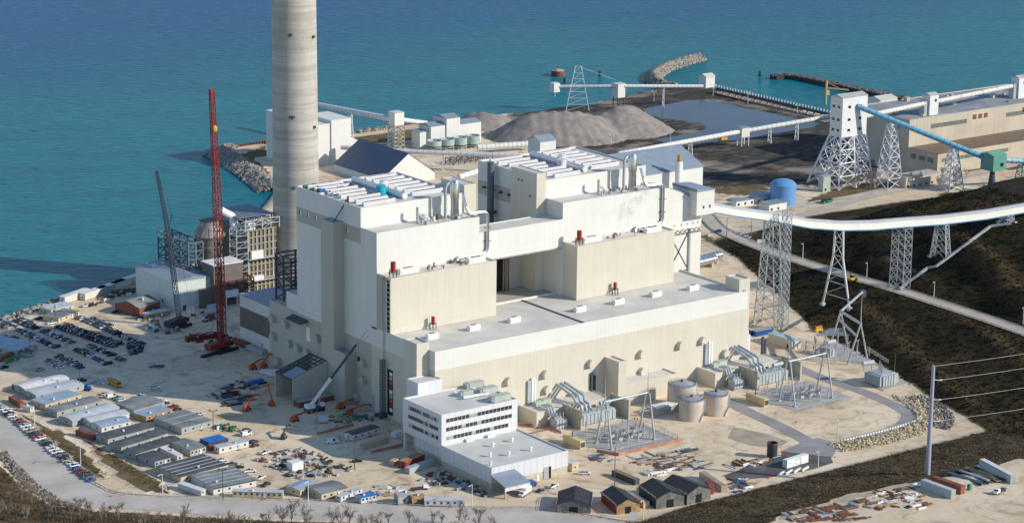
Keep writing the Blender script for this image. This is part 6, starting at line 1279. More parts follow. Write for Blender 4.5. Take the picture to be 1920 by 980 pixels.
# ============================================================= SITE TRAILERS
R_GREY = mat('grey_sheet_roof', (.22,.23,.23), .55, var=.25, vs_=.12, bump=.1); R_DARK = mat('dark_sheet_roof', (.085,.09,.095), .6, var=.3, vs_=.15); R_SILV = mat('silver_sheet_roof', (.50,.53,.55), .45, var=.12, vs_=.2); R_BLUEG = mat('blue_grey_sheet_roof', (.30,.38,.46), .45, var=.1, vs_=.2); R_WHITE = mat('white_sheet_roof', (.68,.68,.66), .5, var=.12, vs_=.3); R_BLACK = mat('black_tarp_roof', (.035,.037,.040), .7, var=.3, vs_=.4, bump=.3)
W_GREY = mat('trailer_grey', (.36,.37,.36), .6, var=.08, rib=1.2); W_WHITE = mat('trailer_white', (.62,.61,.57), .6, var=.06, rib=1.2); W_BEIGE = mat('trailer_beige', (.55,.47,.31), .6, var=.08, rib=1.2); W_GREEN = mat('trailer_grey_green', (.35,.37,.32), .6, var=.08, rib=1.2); W_DK = mat('weathered_sheeting', (.17,.165,.155), .7, var=.3, vs_=.4, rib=1.2)
def trailer(label, N_, R__, L_, h, wall, roof, kind='gable', rise=.7, name='site_trailer', cat='trailer', win=4, seams=0, group=None, wmax=None):
    N_, R__, L_ = Vector(N_), Vector(R__), Vector(L_)
    u = R__-N_; u.z = 0; Lu = u.length; u.normalize(); v = Vector((-u.y,u.x,0)); w = (L_-N_).dot(v); w = max(2.6, w); 
    if wmax: w = min(w, wmax)
    t = Thing(name, label, cat, N_+u*Lu/2+v*w/2, group); z0_ = .35
    n = 5 if kind == 'arch' else 2
    prof = [(0,z0_),(w,z0_),(w,h)]
    if kind == 'flat': top = [(w,h),(0,h)]
    elif kind == 'gable': top = [(w,h),(w/2,h+rise),(0,h)]
    else: top = [(w*(1-k/6), h+rise*math.sin(math.pi*k/6)) for k in range(7)]
    outline = [(0,z0_),(w,z0_)]+top
    mb = MB(); mb.extr([N_+v*a+Vector((0,0,b)) for a, b in outline], u*Lu); bo = t.part('wall', mb, wall)
    for (a0,b0),(a1,b1) in zip(top[:-1], top[1:]):
        e0 = .25 if a0 == w else 0; e1 = -.25 if a1 == 0 else 0
        mb = MB(); mb.extr([N_-u*.25+v*(a0+e0)+Vector((0,0,b0+.02)), N_-u*.25+v*(a1+e1)+Vector((0,0,b1+.02)), N_-u*.25+v*(a1+e1)+Vector((0,0,b1+.16)), N_-u*.25+v*(a0+e0)+Vector((0,0,b0+.16))], u*(Lu+.5)); t.part('roof_sheet', mb, roof)
    for k in range(seams):
        for (a0,b0),(a1,b1) in zip(top[:-1], top[1:]): pass
        p = N_+v*(w*(k+1)/(seams+1)); zz = h+.18 if kind == 'flat' else h+.18+rise*(1-abs(2*(k+1)/(seams+1)-1)); mb = MB(); mb.beam(p+Vector((0,0,zz)), p+u*Lu+Vector((0,0,zz)), .35, .12); t.part('roof_seam', mb, R_SILV)
    for k in range(win):
        x = Lu*(k+.5)/win; mb = MB(); mb.obox(N_+u*(x-.5)-v*.06+Vector((0,0,1.4)), u*1.0, v*.055, (0,0,1.0)); wn = t.part('window', mb, GLASS); mb = MB(); mb.obox(N_+u*(x-.6)-v*.1+Vector((0,0,1.28)), u*1.2, v*.09, (0,0,.1)); t.part('sill', mb, WHITE, parent=wn)
    if Lu > 6: mb = MB(); mb.obox(N_+u*Lu*.62-v*.07+Vector((0,0,.4)), u*.95, v*.065, (0,0,2.05)); t.part('door', mb, WHITE if wall is not W_WHITE else GREYP); mb = MB(); mb.obox(N_+u*(Lu*.62-.2)-v*1.3+Vector((0,0,.02)), u*1.3, v*1.2, (0,0,.38)); t.part('step', mb, WOOD)
    mb = MB(); mb.obox(N_-u*.06+v*(w*.4)+Vector((0,0,1.4)), u*.055, v*.9, (0,0,.9)); t.part('window', mb, GLASS)
    if random.random() < .6: mb = MB(); q = N_+u*Lu*random.uniform(.2,.8)+v*w*.3; mb.box(q.x-.5,q.x+.5,q.y-.5,q.y+.5,h+.1,h+rise+.7); t.part('roof_vent', mb, R_SILV)
    return t
k2 = K2
T_ = [
 ('grey arched trailer with a white tarpaulin ridge next to the red striped container', (165,143),(455,72),(108,112),3.2,W_GREY,R_WHITE,'arch',.9),
 ('grey trailer with a pale roof behind the beige one', (237,182),(552,112),(172,148),3.2,W_GREY,R_SILV,'gable',.6),
 ('cream trailer under a blue grey flat roof', (298,243),(535,176),(235,205),3.2,W_BEIGE,R_BLUEG,'flat',.3),
 ('long grey green trailer with a dull roof', (375,293),(672,215),(316,262),3.3,W_GREEN,R_GREY,'gable',.4),
 ('silver roofed arched trailer between grey neighbours', (476,352),(785,262),(410,316),3.2,W_GREY,R_SILV,'arch',.9),
 ('silver arched trailer with a long white side', (592,356),(850,300),(528,330),3.0,W_WHITE,R_SILV,'arch',.9),
 ('short arched trailer with a blue grey roof beside the brick red container', (668,394),(860,350),(594,362),3.0,W_WHITE,R_BLUEG,'arch',.9),
 ('dark roofed arched trailer dotted with roof vents', (708,472),(1012,392),(642,438),3.2,W_GREY,R_DARK,'arch',1.0),
 ('middle one of the three dark arched trailers', (797,525),(1103,432),(732,495),3.2,W_GREY,R_DARK,'arch',1.0),
 ('dark roofed arched trailer nearest the green trimmed office', (892,570),(1190,478),(818,540),3.2,W_GREY,R_DARK,'arch',1.0),
 ('small dark gabled hut with a white awning at its end', (1017,620),(1120,592),(902,575),3.2,W_GREY,R_DARK,'gable',.7),
 ('grey gabled hut beside the narrow white cabin', (1250,548),(1352,520),(1115,490),3.2,W_GREEN,R_GREY,'gable',.7),
 ('pair of grey gabled cabins near the parked pickups', (880,283),(1080,225),(782,225),3.2,W_GREY,R_GREY,'gable',.8),
 ('plywood walled cabin with a flat slate roof', (960,322),(1130,272),(898,288),3.0,WOOD,R_BLUEG,'flat',.3),
 ('wide flat grey office block beside green skips', (1192,405),(1395,352),(1024,330),3.6,W_GREY,R_GREY,'flat',.3),
 ('light grey trailer in front of the blue tarpaulin roof', (1440,530),(1632,485),(1412,512),3.2,W_WHITE,R_SILV,'flat',.3),
 ('wide dark office of joined units with seamed roof', (1187,722),(1500,640),(1045,645),3.2,W_BEIGE,R_DARK,'flat',.3),
 ('wide grey roofed office with green trim', (1402,800),(1680,742),(1255,712),3.5,W_WHITE,R_GREY,'flat',.3),
]
for i, (lab, n_, r_, l_, h, wl, rf_, kd, rs) in enumerate(T_): trailer(lab, k2(*n_), k2(*r_), k2(*l_), h, wl, rf_, kd, rs, seams=4 if 'seamed' in lab or 'green trim' in lab else (2 if 'flat grey' in lab else 0))
q0 = k2(1402,800); q1 = k2(1680,742); mb = MB(); mb.beam(q0+Vector((-.2,-.35,3.35)), q1+Vector((0,-.35,3.35)), .15, .5); solo('fascia_board', mb, mat('dark_green_trim', (.02,.09,.06), .5), 'dark green fascia board along the wide grey office roof', 'trim')
def by3(label, near, a, b, h, wall, roof, **kw): trailer(label, near, a, b, h, wall, roof, **kw)
# boxes whose long axis runs towards the entrance road
def longbox(label, A, B, w, h, m, roofm=None, cont=True, **kw):
    A, B = Vector(A), Vector(B); d = B-A; ang = math.atan2(d.y, d.x)
    if cont: container(label, A, d.length, w, h, m, ang, roofm)
    else: trailer(label, A, B, A+Vector((-d.y,d.x,0)).normalized()*w, h, m, roofm or m, 'flat', .3, **kw)
longbox('red container with a grey end behind the white tarpaulin trailer', k2(100,110), k2(278,62), 2.6, 2.9, C_RED, C_GREY)
longbox('dark red container beside the entrance road fence', k2(165,222), k2(90,178), 2.8, 2.8, C_BRICK); longbox('brick red container at the end of the short arched trailers', k2(640,432), k2(525,398), 2.8, 2.9, C_BRICK)
longbox('small white cabin by the dark red container', k2(225,250), k2(175,236), 2.6, 2.6, W_WHITE, R_SILV, False, win=1); longbox('narrow white cabin between dark arched trailers and grey hut', k2(1200,572), k2(1065,505), 3, 3, W_WHITE, R_WHITE, False); longbox('small white cabin below the wide dark office', k2(1350,797), k2(1200,745), 3, 2.8, W_WHITE, R_WHITE, False, win=2)
container('blue container roofed with a bright blue tarpaulin', k2(1372,492), 11, 8, 2.9, NAVY, math.radians(3), BLUE_T); container('brick red container below the blue tarpaulin roof', k2(1378,510), 11, 2.5, 2.6, C_BRICK, math.radians(3))
trailer('long tan cabin row along the entrance road', k2(1525,812), K3(375,850), k2(1500,795), 3, W_BEIGE, R_SILV, 'flat', .3, win=9, wmax=4)
trailer('pale blue roofed cabin joined to the grey gable shed', K3(470,840), K3(560,800), K3(370,828), 3, W_BEIGE, R_BLUEG, 'gable', .8); trailer('grey roofed gable shed with a cream end wall by the entrance road', K3(585,862), K3(728,826), K3(470,828), 3.2, W_BEIGE, R_GREY, 'gable', .9)
trailer('low white cabin beside the cream gable shed', K3(690,870), K3(805,825), K3(665,860), 2.6, W_WHITE, R_SILV, 'flat', .3); trailer('low cabin half covered by a blue tarpaulin', K3(800,878), K3(880,860), K3(745,865), 2.8, W_WHITE, BLUE_T, 'gable', .6)
trailer('weathered grey gable shed by the timber heap', K3(1000,885), K3(1065,872), K3(972,872), 4, W_GREY, R_GREY, 'gable', 1.5, win=1); trailer('rough plywood crate hut beside the weathered gable shed', K3(1075,885), K3(1140,875), K3(1066,875), 4, WOOD, WOOD, 'flat', .3, win=1); trailer('long silver roofed cabin along the entrance road near the office block', K3(1142,892), K3(1360,892), K3(1140,872), 3, W_WHITE, R_SILV, 'flat', .3, win=6, wmax=4)
longbox('bright red open container stacked with crates near the office block', K3(1040,690), K3(1143,645), 4.5, 3.4, C_RED, WOOD); longbox('tan container end beside the bright red one', K3(975,675), K3(1010,655), 2.5, 2.6, C_TAN); longbox('grey container beside the bright red one', K3(1060,718), K3(1200,668), 3.2, 2.8, C_GREY, C_GREY)
trailer('shaded trailer with a slate roof on the yard near the office block', K3(752,540), K3(897,498), K3(716,522), 3.2, W_WHITE, R_DARK, 'gable', .4); longbox('tan container on the shaded yard', K3(815,586), K3(950,545), 3, 2.6, C_TAN); longbox('white generator box on the shaded yard by the office column', K3(985,525), K3(1030,510), 3, 2.8, WHITE, WHITE)
longbox('grey blue container beside the entry shed on the shaded yard', K3(465,360), K3(650,318), 5, 2.8, C_BRICK, GREYP)
# shore cabins
trailer('cream cabin with a grey roof near the shore lot', K1(345,408), K1(515,372), K1(270,385), 3, W_BEIGE, R_SILV, 'flat', .3, win=3); trailer('cream cabin with a white door in the shore lot', K1(405,468), K1(555,415), K1(345,432), 3, W_BEIGE, R_GREY, 'flat', .3); container('small brick red container beside the cream shore cabins', K1(355,440), 6, 2.5, 2.6, C_BRICK, .1)
trailer('red sided shed with a grey gable roof and plywood front', K1(965,422), K1(1110,375), K1(850,370), 5, C_BRICK, R_GREY, 'gable', 3.0, win=1, name='storage_shed', cat='shed'); trailer('grey roofed open shelter beside the slim crane', K1(1010,445), K1(1180,410), K1(1000,425), 3, WOOD, R_SILV, 'flat', .3, win=0)
trailer('grey flat roofed canteen at the edge of the shore lot', K1(110,700), K1(262,648), K1(-40,615), 3.6, W_GREY, R_BLUEG, 'flat', .3); trailer('dark roofed annex joined to the grey canteen', K1(190,705), K1(240,690), K1(60,665), 2.8, W_GREY, R_DARK, 'flat', .3, win=1); longbox('brick red container by the green toilets', K1(5,735), K1(115,690), 2.6, 2.6, C_BRICK)
for k in range(4): p = K1(45+22*k+(14 if k == 3 else 0),745-9*k); mb = MB(); mb.box(p.x-.7,p.x+.7,p.y-.7,p.y+.7,0,2.3); mb.box(p.x-.75,p.x+.75,p.y-.75,p.y+.75,2.303,2.5); solo('portable_toilet', mb, GREENB, 'green portable toilet beside the brick red container', 'toilet', group='green toilets by the canteen')
for i, (x, y, L) in enumerate(((450,335,26),(590,310,22),(700,275,30),(800,240,34))):
    p = K1(x, y); longbox(['white tent like cover on the shore wall', 'long white covered trailer on the shore wall', 'grey covered container on the shore wall', 'pale storage trailer farthest along the shore wall'][i], p, p+Vector((L*.8*.6+8, L*.35, 0)), 4, 4.2, [W_WHITE, W_WHITE, W_GREY, W_WHITE][i], R_WHITE, False, win=0)
longbox('rusty red container on the crane pad', K1(1600,600), K1(1700,640), 3, 2.8, C_BRICK); longbox('grey container at the foot of the left wall', K1(1700,650), K1(1815,690), 3, 2.8, C_GREY)
# black roofed workshop sheds (lower right)
def workshop(label, N_, R__, L_, h, wall, front, rise, base=None):
    t = trailer(label, N_, R__, L_, h, wall, R_BLACK, 'gable', rise, 'workshop_shed', 'shed', 0)
    N_, R__, L_ = Vector(N_), Vector(R__), Vector(L_); u = (R__-N_); Lu = u.length; u.normalize(); v = Vector((-u.y,u.x,0)); w = max(2.6,(L_-N_).dot(v))
    mb = MB()                                  # guard rails along the eaves
    for a, b in ((N_, N_+u*Lu), (N_+v*w, N_+v*w+u*Lu)):
        for z in (.7, 1.3): mb.beam(a+Vector((0,0,h+z)), b+Vector((0,0,h+z)), .12)
        for k in range(7): q = a.lerp(b, k/6); mb.beam(q+Vector((0,0,h)), q+Vector((0,0,h+1.3)), .12)
    t.part('guard_rail', mb, STEEL_G)
    mb = MB(); mb.obox(N_+u*Lu+v*.1+Vector((0,0,.4)), u*.1, v*(w-.2), (0,0,h-.5)); t.part('end_wall', mb, front)
    for k in range(3): mb = MB(); mb.obox(N_-u*.06+v*(w*(.1+.3*k))+Vector((0,0,.4)), u*.055, v*w*.2, (0,0,2.4)); t.part('panel', mb, front)
    return t
# ridges run away from the road, gable fronts face it
def shed2(label, fl, fr, depth, h, rise, wall, front, base):
    fl, fr = Vector(fl), Vector(fr); u = fr-fl; w = u.length; u.normalize(); v = Vector((-u.y,u.x,0)); t = Thing('workshop_shed', label, 'shed', fl+u*w/2)
    mb = MB(); mb.extr([fl, fr, fr+Vector((0,0,h)), fl+u*w/2+Vector((0,0,h+rise)), fl+Vector((0,0,h))], v*.3); t.part('front_wall', mb, front)
    mb = MB(); mb.extr([fl+v*depth, fr+v*depth, fr+v*depth+Vector((0,0,h)), fl+v*depth+u*w/2+Vector((0,0,h+rise)), fl+v*depth+Vector((0,0,h))], v*-.3); t.part('back_wall', mb, front)
    for a, s_ in ((fl, 1), (fr, -1)): mb = MB(); mb.obox(a+v*.35, u*s_*2.4, v*(depth-.7), (0,0,h-.02)); t.part('side_container', mb, base)
    for s_ in (0, 1):
        e = fl-u*.4 if s_ == 0 else fr+u*.4; rdg = fl+u*w/2; mb = MB(); z_e = h-.4*rise/(w/2); mb.extr([e+Vector((0,0,z_e))-v*.5, rdg+Vector((0,0,h+rise))-v*.5, rdg+Vector((0,0,h+rise+.15))-v*.5, e+Vector((0,0,z_e+.15))-v*.5], v*(depth+1)); sl = t.part('roof_slope', mb, R_BLACK)
        n = 8
        for k in range(n): q0 = e+v*(depth*k/(n-1)); mb = MB(); mb.beam(q0+Vector((0,0,z_e+.2)), rdg+v*(depth*k/(n-1))+Vector((0,0,h+rise+.2)), .12, .12); t.part('batten', mb, C_DARK, parent=sl)
        mb = MB()
        for z in (.5, 1.0): mb.beam(e+Vector((0,0,z_e+z)), e+v*depth+Vector((0,0,z_e+z)), .1)
        for k in range(6): q = e+v*(depth*k/5); mb.beam(q+Vector((0,0,z_e)), q+Vector((0,0,z_e+1)), .1)
        t.part('guard_rail', mb, STEEL_G)
    mb = MB(); q = fl+u*w*.36-v*.06; mb.obox(q+Vector((0,0,.05)), u*w*.26, v*.055, (0,0,h*.75)); t.part('doorway', mb, MATS['dark_void'])
    return t
shed2('black gabled workshop standing on red containers by the entrance road', K7(172,692), K7(412,700), 17, 3.9, 2.8, C_BRICK, W_DK, C_RED); shed2('black gabled workshop with a plywood front on orange red containers', K7(600,708), K7(765,688), 18, 4.3, 2.6, C_RED, WOOD, C_RED)
shed2('black gabled workshop with a dark sheeted front beside the yellow container', K7(885,668), K7(1085,640), 18, 5.0, 2.8, W_DK, W_DK, C_DARK); shed2('black gabled workshop with a tall grey sheeted front and arched doorway', K7(1105,640), K7(1275,596), 18, 5.2, 2.8, W_DK, W_DK, C_DARK)
longbox('pale yellow container between two black roofed workshops', K7(835,655), K7(700,575), 3, 2.9, CREAMY, C_TAN); longbox('long tan container behind the sheeted workshops', K7(1395,545), K7(1235,440), 3, 3.2, C_TAN, mat('dull_pink_roof', (.36,.27,.2), .7)); longbox('short red container end beside the grey sheeted workshop', K7(1300,560), K7(1270,540), 2.6, 5.0, C_RED)
longbox('long dark container open topped with timber', K7(765,488), K7(600,420), 3, 2.8, C_DARK, mat('timber_load', (.22,.17,.11), .9, var=.5, vs_=1.0))
longbox('small white guard cabin on blue feet beside the office wing', K7(325,385), K7(262,365), 4.5, 4.0, W_BEIGE, R_SILV, False, win=1)
p = K7(1718,295); bs = Thing('black_silo', 'black open topped steel cylinder standing on the yard', 'cylinder', p); zz = zt(p, 780+188/3.84); mb = MB(); n = 28; mb.cyl(p, p+Vector((0,0,zz)), 2.5, n, caps=False); mb.cyl(p+Vector((0,0,zz)), p+Vector((0,0,.1)), 2.3, n, caps=False)
for k in range(n): a0, a1 = 2*math.pi*k/n, 2*math.pi*(k+1)/n; mb.face([p+Vector((2.5*math.cos(a0),2.5*math.sin(a0),zz)), p+Vector((2.5*math.cos(a1),2.5*math.sin(a1),zz)), p+Vector((2.3*math.cos(a1),2.3*math.sin(a1),zz)), p+Vector((2.3*math.cos(a0),2.3*math.sin(a0),zz))])
bs.part('shell', mb, mat('blackened_steel', (.045,.048,.055), .5, var=.2), smooth=True); mb = MB(); mb.cyl(p+Vector((0,0,zz-.6)), p+Vector((0,0,zz)), 2.58, n, caps=False); bs.part('rim', mb, RUST)
# upper yard (lower right)
def zg(fn, x, y):
    z = 8.
    for _ in range(10): p = fn(x, y, z); z = h1(p.x, p.y)
    return fn(x, y, z)
def ub(label, a, b, w, h, m, rm=None, fn=K8):
    A, B = zg(fn, *a), zg(fn, *b); d = B-A; container(label, A, Vector((d.x,d.y,0)).length, w, h, m, math.atan2(d.y, d.x), rm, name='semi_trailer', cat='trailer', z=A.z)
ub('long silver box trailer next to a rusty one on the upper yard', (1070,845), (905,785), 2.8, 4.0, C_GREY, R_SILV); ub('rusty red box trailer between the silver one and a green toilet', (1120,820), (960,765), 2.8, 3.8, C_BRICK, C_BRICK); ub('white box trailer at the far side of the upper yard', (1395,765), (1225,690), 2.8, 4.0, C_GREY, R_WHITE)
for k in range(4):
    a, b = zg(K8, 1240-20*k+60*k, 780-8*k), zg(K8, 1040+50*k, 715-12*k); t = Thing('flatbed_trailer', ['dark empty flatbed trailer beside the silver box trailers', 'flatbed trailer loaded with grey steel', 'flatbed trailer loaded with planks', 'flatbed trailer beside the white box trailer'][k], 'trailer', a); u = (b-a).normalized(); v = Vector((-u.y,u.x,0)); mb = MB(); mb.obox(a+Vector((0,0,1.0)), b-a, v*2.6, (0,0,.35)); t.part('deck', mb, STEEL_D if k != 2 else WOOD)
    for q in (.1,.16,.9): mb = MB(); c = a.lerp(b,q); mb.cyl(c+Vector((0,0,.5)), c+v*2.6+Vector((0,0,.5)), .5, 10); t.part('axle_wheels', mb, BLACK)
    if k: mb = MB(); mb.obox(a.lerp(b,.1)+v*.4+Vector((0,0,1.36)), (b-a)*.8, v*1.7, (0,0,.5)); t.part('load', mb, STEEL_G if k != 2 else WOOD)
p = zg(K8, 1145, 800); mb = MB(); mb.box(p.x-.7,p.x+.7,p.y-.7,p.y+.7,p.z,p.z+2.6); solo('portable_toilet', mb, GREENB, 'green portable toilet beside the rusty box trailer', 'toilet')
# ============================================================= VEHICLES
CARCOL = {'white': (.75,.75,.74), 'black': (.015,.016,.018), 'silver': (.42,.43,.44), 'grey': (.13,.14,.15), 'red': (.30,.02,.02), 'dark blue': (.02,.035,.10), 'blue': (.03,.11,.35), 'dark green': (.015,.06,.05), 'tan': (.38,.32,.23), 'maroon': (.10,.015,.015), 'teal': (.05,.20,.20)}
def carpaint(c):
    m = mat('car_paint_'+c.replace(' ', '_'), CARCOL[c], .4, var=.02, spec=.4); b = m.node_tree.nodes['Principled BSDF']; b.inputs['Coat Weight'].default_value = .15; return m
_cm = {}
def car_mesh(kind, c):
    key = (kind, c)
    if key in _cm: return _cm[key]
    mb = MB(); L, W_ = {'car': (4.7,1.85), 'suv': (4.8,1.95), 'pickup': (5.8,2.0), 'van': (5.9,2.1)}[kind]
    if kind == 'car': side = [(-2.35,.35),(2.3,.35),(2.35,.62),(2.25,.78),(1.15,.93),(-1.75,.98),(-2.3,.9)]
    elif kind == 'suv': side = [(-2.4,.4),(2.35,.4),(2.4,.75),(2.2,.98),(1.15,1.08),(-2.3,1.12),(-2.42,.9)]
    elif kind == 'pickup': side = [(-2.9,.5),(2.85,.5),(2.9,.85),(2.7,1.08),(1.3,1.15),(-.45,1.15),(-.5,1.12),(-2.88,1.12)]
    else: side = [(-2.95,.4),(2.85,.4),(2.95,.9),(2.75,1.2),(1.9,1.3),(-2.95,1.3)]
    mb.extr([(x,-W_/2,z) for x, z in side], (0,W_,0)); 
    tp = {'car': [(-1.7,.98),(-1.05,1.42),(.25,1.44),(1.1,.94)], 'suv': [(-2.3,1.12),(-2.1,1.72),(.4,1.75),(1.15,1.08)], 'pickup': [(-.45,1.15),(-.3,1.82),(.75,1.84),(1.4,1.15)], 'van': [(-2.95,1.3),(-2.9,2.35),(1.1,2.4),(1.95,1.3)]}[kind]
    W2 = W_*.86; n = len(tp)
    roofz = tp[1][1]-.06; mb.extr([(tp[1][0]+.05,-W2/2*.95,roofz),(tp[2][0]-.02,-W2/2*.95,roofz),(tp[2][0]-.02,-W2/2*.95,tp[2][1]+.03),(tp[1][0]+.05,-W2/2*.95,tp[1][1]+.03)], (0,W2*.95,0))
    for x in [tp[1][0]+.3, (tp[1][0]+tp[2][0])/2+.05]: mb.box(x-.06,x+.06,-W2/2-.01,W2/2+.01,tp[0][1],roofz)
    if kind == 'pickup':
        mb.box(-2.85,-.5,-W_/2,-W_/2+.1,1.12,1.3); mb.box(-2.85,-.5,W_/2-.1,W_/2,1.12,1.3); mb.box(-2.9,-2.8,-W_/2,W_/2,1.12,1.3)
    if kind == 'van': mb.box(-2.9,.3,-W2/2-.02,W2/2+.02,1.31,2.36)
    body = mb.mesh('car_body', carpaint(c))
    g = MB(); g.extr([(x,-W2/2,z) for x, z in tp], (0,W2,0)); glass = g.mesh('windows', GLASS)
    w = MB(); r = .36 if kind in ('car','suv') else .4; w.cyl((0,-.13,0),(0,.13,0),r,10); wheel = w.mesh('wheel', BLACK)
    bed = None
    if kind == 'pickup': b = MB(); b.box(-2.78,-.52,-W_/2+.12,W_/2-.12,1.121,1.15); bed = b.mesh('cargo_bed', BLACK)
    _cm[key] = (body, glass, wheel, bed, L, W_, r); return _cm[key]
def car(p, ang, kind, c, label, group, wheels=True):
    body, glass, wheel, bed, L, W_, r = car_mesh(kind, c); nm = {'car': 'parked_car', 'suv': 'parked_suv', 'pickup': 'pickup_truck', 'van': 'van'}[kind]
    o = bpy.data.objects.new(nm, body); C.objects.link(o); o.location = p; o.rotation_euler = (0,0,ang); tag(o, label, {'car':'car','suv':'car','pickup':'pickup','van':'van'}[kind], group)
    ch = [('windows', glass, (0,0,0))]
    if bed: ch.append(('cargo_bed', bed, (0,0,0)))
    if wheels: ch += [('wheel', wheel, (sx*L*.31, sy*(W_/2-.1), r)) for sx in (-1,1) for sy in (-1,1)]
    for n, m_, l in ch: q = bpy.data.objects.new(n, m_); C.objects.link(q); q.parent = o; q.location = l
    return o
PAL = ['black']*9+['grey']*5+['white']*5+['silver']*3+['red']*1+['maroon']*2+['dark blue']*3+['dark green']*2+['tan']*1+['blue']
KN = {'car': 'car', 'suv': 'sport utility car', 'pickup': 'pickup truck', 'van': 'van'}
def row(a, b, where, group, gap=2.75, ang=0, k=K1, cols=None, wheels=True, skip=.06):
    A, B = k(*a), k(*b); n = int((B-A).length/gap)
    if cols: n = len(cols)-1
    for i in range(n+1):
        if not cols and random.random() < skip: continue
        p = A.lerp(B, i/max(1,n)); kd = random.choice(['car','car','suv','pickup','pickup']); c = cols[i] if cols else random.choice(PAL)
        car(p+Vector((random.uniform(-.3,.3),random.uniform(-.12,.12),.07 if k is K2 else .0)), ang+random.choice([0,math.pi])+random.uniform(-.06,.06), kd, c, f'{c} {KN[kd]} parked {where}', group, wheels)
WH = 'in the dirt lot by the lake shore'; GR = 'cars in the shore parking lot'
for a, b in [((40,470),(385,632)),((125,452),(500,600)),((405,497),(790,628)),((560,432),(980,612)),((540,652),(745,748)),((625,622),(850,722)),((335,725),(420,775)),((410,700),(560,775)),((905,610),(925,680)),((0,470),(60,500)),((450,478),(830,612)),((640,442),(770,500)),((150,440),(200,462)),((960,610),(960,668))]: row(a, b, WH, GR)
for x, y, c, kd in [(275,437,'black','pickup'),(275,790,'silver','pickup'),(30,775,'black','suv'),(40,563,'silver','suv'),(95,572,'grey','pickup'),(130,592,'grey','car'),(360,470,'white','pickup'),(800,392,'black','car'),(600,350,'white','pickup'),(640,345,'black','pickup'),(975,435,'black','car'),(450,515,'red','car')]: car(K1(x,y), random.uniform(-.2,.2), kd, c, f'{c} {KN[kd]} standing apart at the edge of the shore lot', 'scattered cars at the shore lot')
row((20,238),(600,705), 'along the entrance road', 'cars along the entrance road', 2.9, .05, K2, ['white','white','black','white','silver','red','grey','white','white','tan','dark green','red','white','grey','black','white','white','white','grey','black','tan','white','white','blue','red','dark green','grey','blue'])
SC = [(K2,540,48,'black','suv',-.5,'behind the white tarpaulin trailer'),(K2,1017,100,'white','pickup',-.25,'driving across the yard'),(K2,690,138,'silver','car',0,'behind the grey green trailer'),(K2,735,158,'white','van',0,'behind the grey green trailer'),(K2,770,168,'teal','pickup',0,'behind the grey green trailer'),(K2,800,180,'white','suv',0,'behind the grey green trailer'),(K2,920,155,'white','pickup',0,'behind the gabled cabins'),(K2,1025,178,'white','car',0,'behind the gabled cabins'),(K2,1060,188,'white','pickup',0,'behind the gabled cabins'),(K2,1085,200,'dark green','car',0,'behind the gabled cabins'),(K2,1140,225,'red','pickup',0,'behind the plywood walled cabin'),(K2,1165,240,'black','car',0,'behind the plywood walled cabin'),(K2,1310,272,'white','car',-.4,'behind the wide flat office'),(K2,1615,405,'white','van',.15,'beside the blue tarpaulin roof'),(K2,1620,378,'grey','suv',.1,'beside the blue tarpaulin roof'),(K2,1665,455,'dark blue','suv',.1,'by the light grey trailer'),(K2,1672,478,'maroon','car',.1,'by the light grey trailer'),(K2,1742,525,'white','pickup',.25,'on the sandy yard'),(K2,1455,575,'white','pickup',-.2,'behind the seamed office'),(K2,1520,602,'grey','pickup',-.2,'behind the seamed office'),(K2,1570,620,'black','car',-.2,'behind the green trimmed office'),(K2,1640,645,'white','pickup',-.2,'behind the green trimmed office'),(K2,1712,690,'white','pickup',.4,'at the end of the green trimmed office'),(K2,1745,735,'dark green','pickup',.4,'at the end of the green trimmed office'),
 (K3,200,705,'white','pickup',-.4,'at the end of the grey cabins'),(K3,430,797,'red','car',0,'behind the pale blue roofed cabin'),(K3,640,548,'white','van',-.3,'on the sunlit yard edge'),(K3,777,650,'black','car',-.3,'alone on the sandy yard'),(K3,700,540,'white','car',0,'by the shaded trailer'),
 (K7,370,418,'white','pickup',-.6,'beside the office wing'),(K7,50,540,'dark blue','car',.3,'by the loading canopy'),(K7,145,510,'white','pickup',.3,'by the loading canopy'),(D6,45,365,'white','car',-.3,'by the blue containers'),(D5,1130,500,'white','van',-.9,'behind the near switchyard'),(K(1240,340,6.125),650,600,'dark blue','suv',2.6,'driving on the plant road')]
for k, x, y, c, kd, a, w in SC: p = k(x, y); p.z = max(0, h1(p.x,p.y)) + (.55 if 'plant road' in w else 0); car(p, a, kd, c, f'{c} {KN[kd]} {w}', 'vehicles about the site')
for x, y in ((905,600),(960,625),(1000,645)): p = K(1240,340,6.125)(x,y,1.5); p.z = max(0,h1(p.x,p.y)); car(p, .1, 'car', 'silver', 'silver car parked beside the junction below the conveyor', 'cars at the junction')
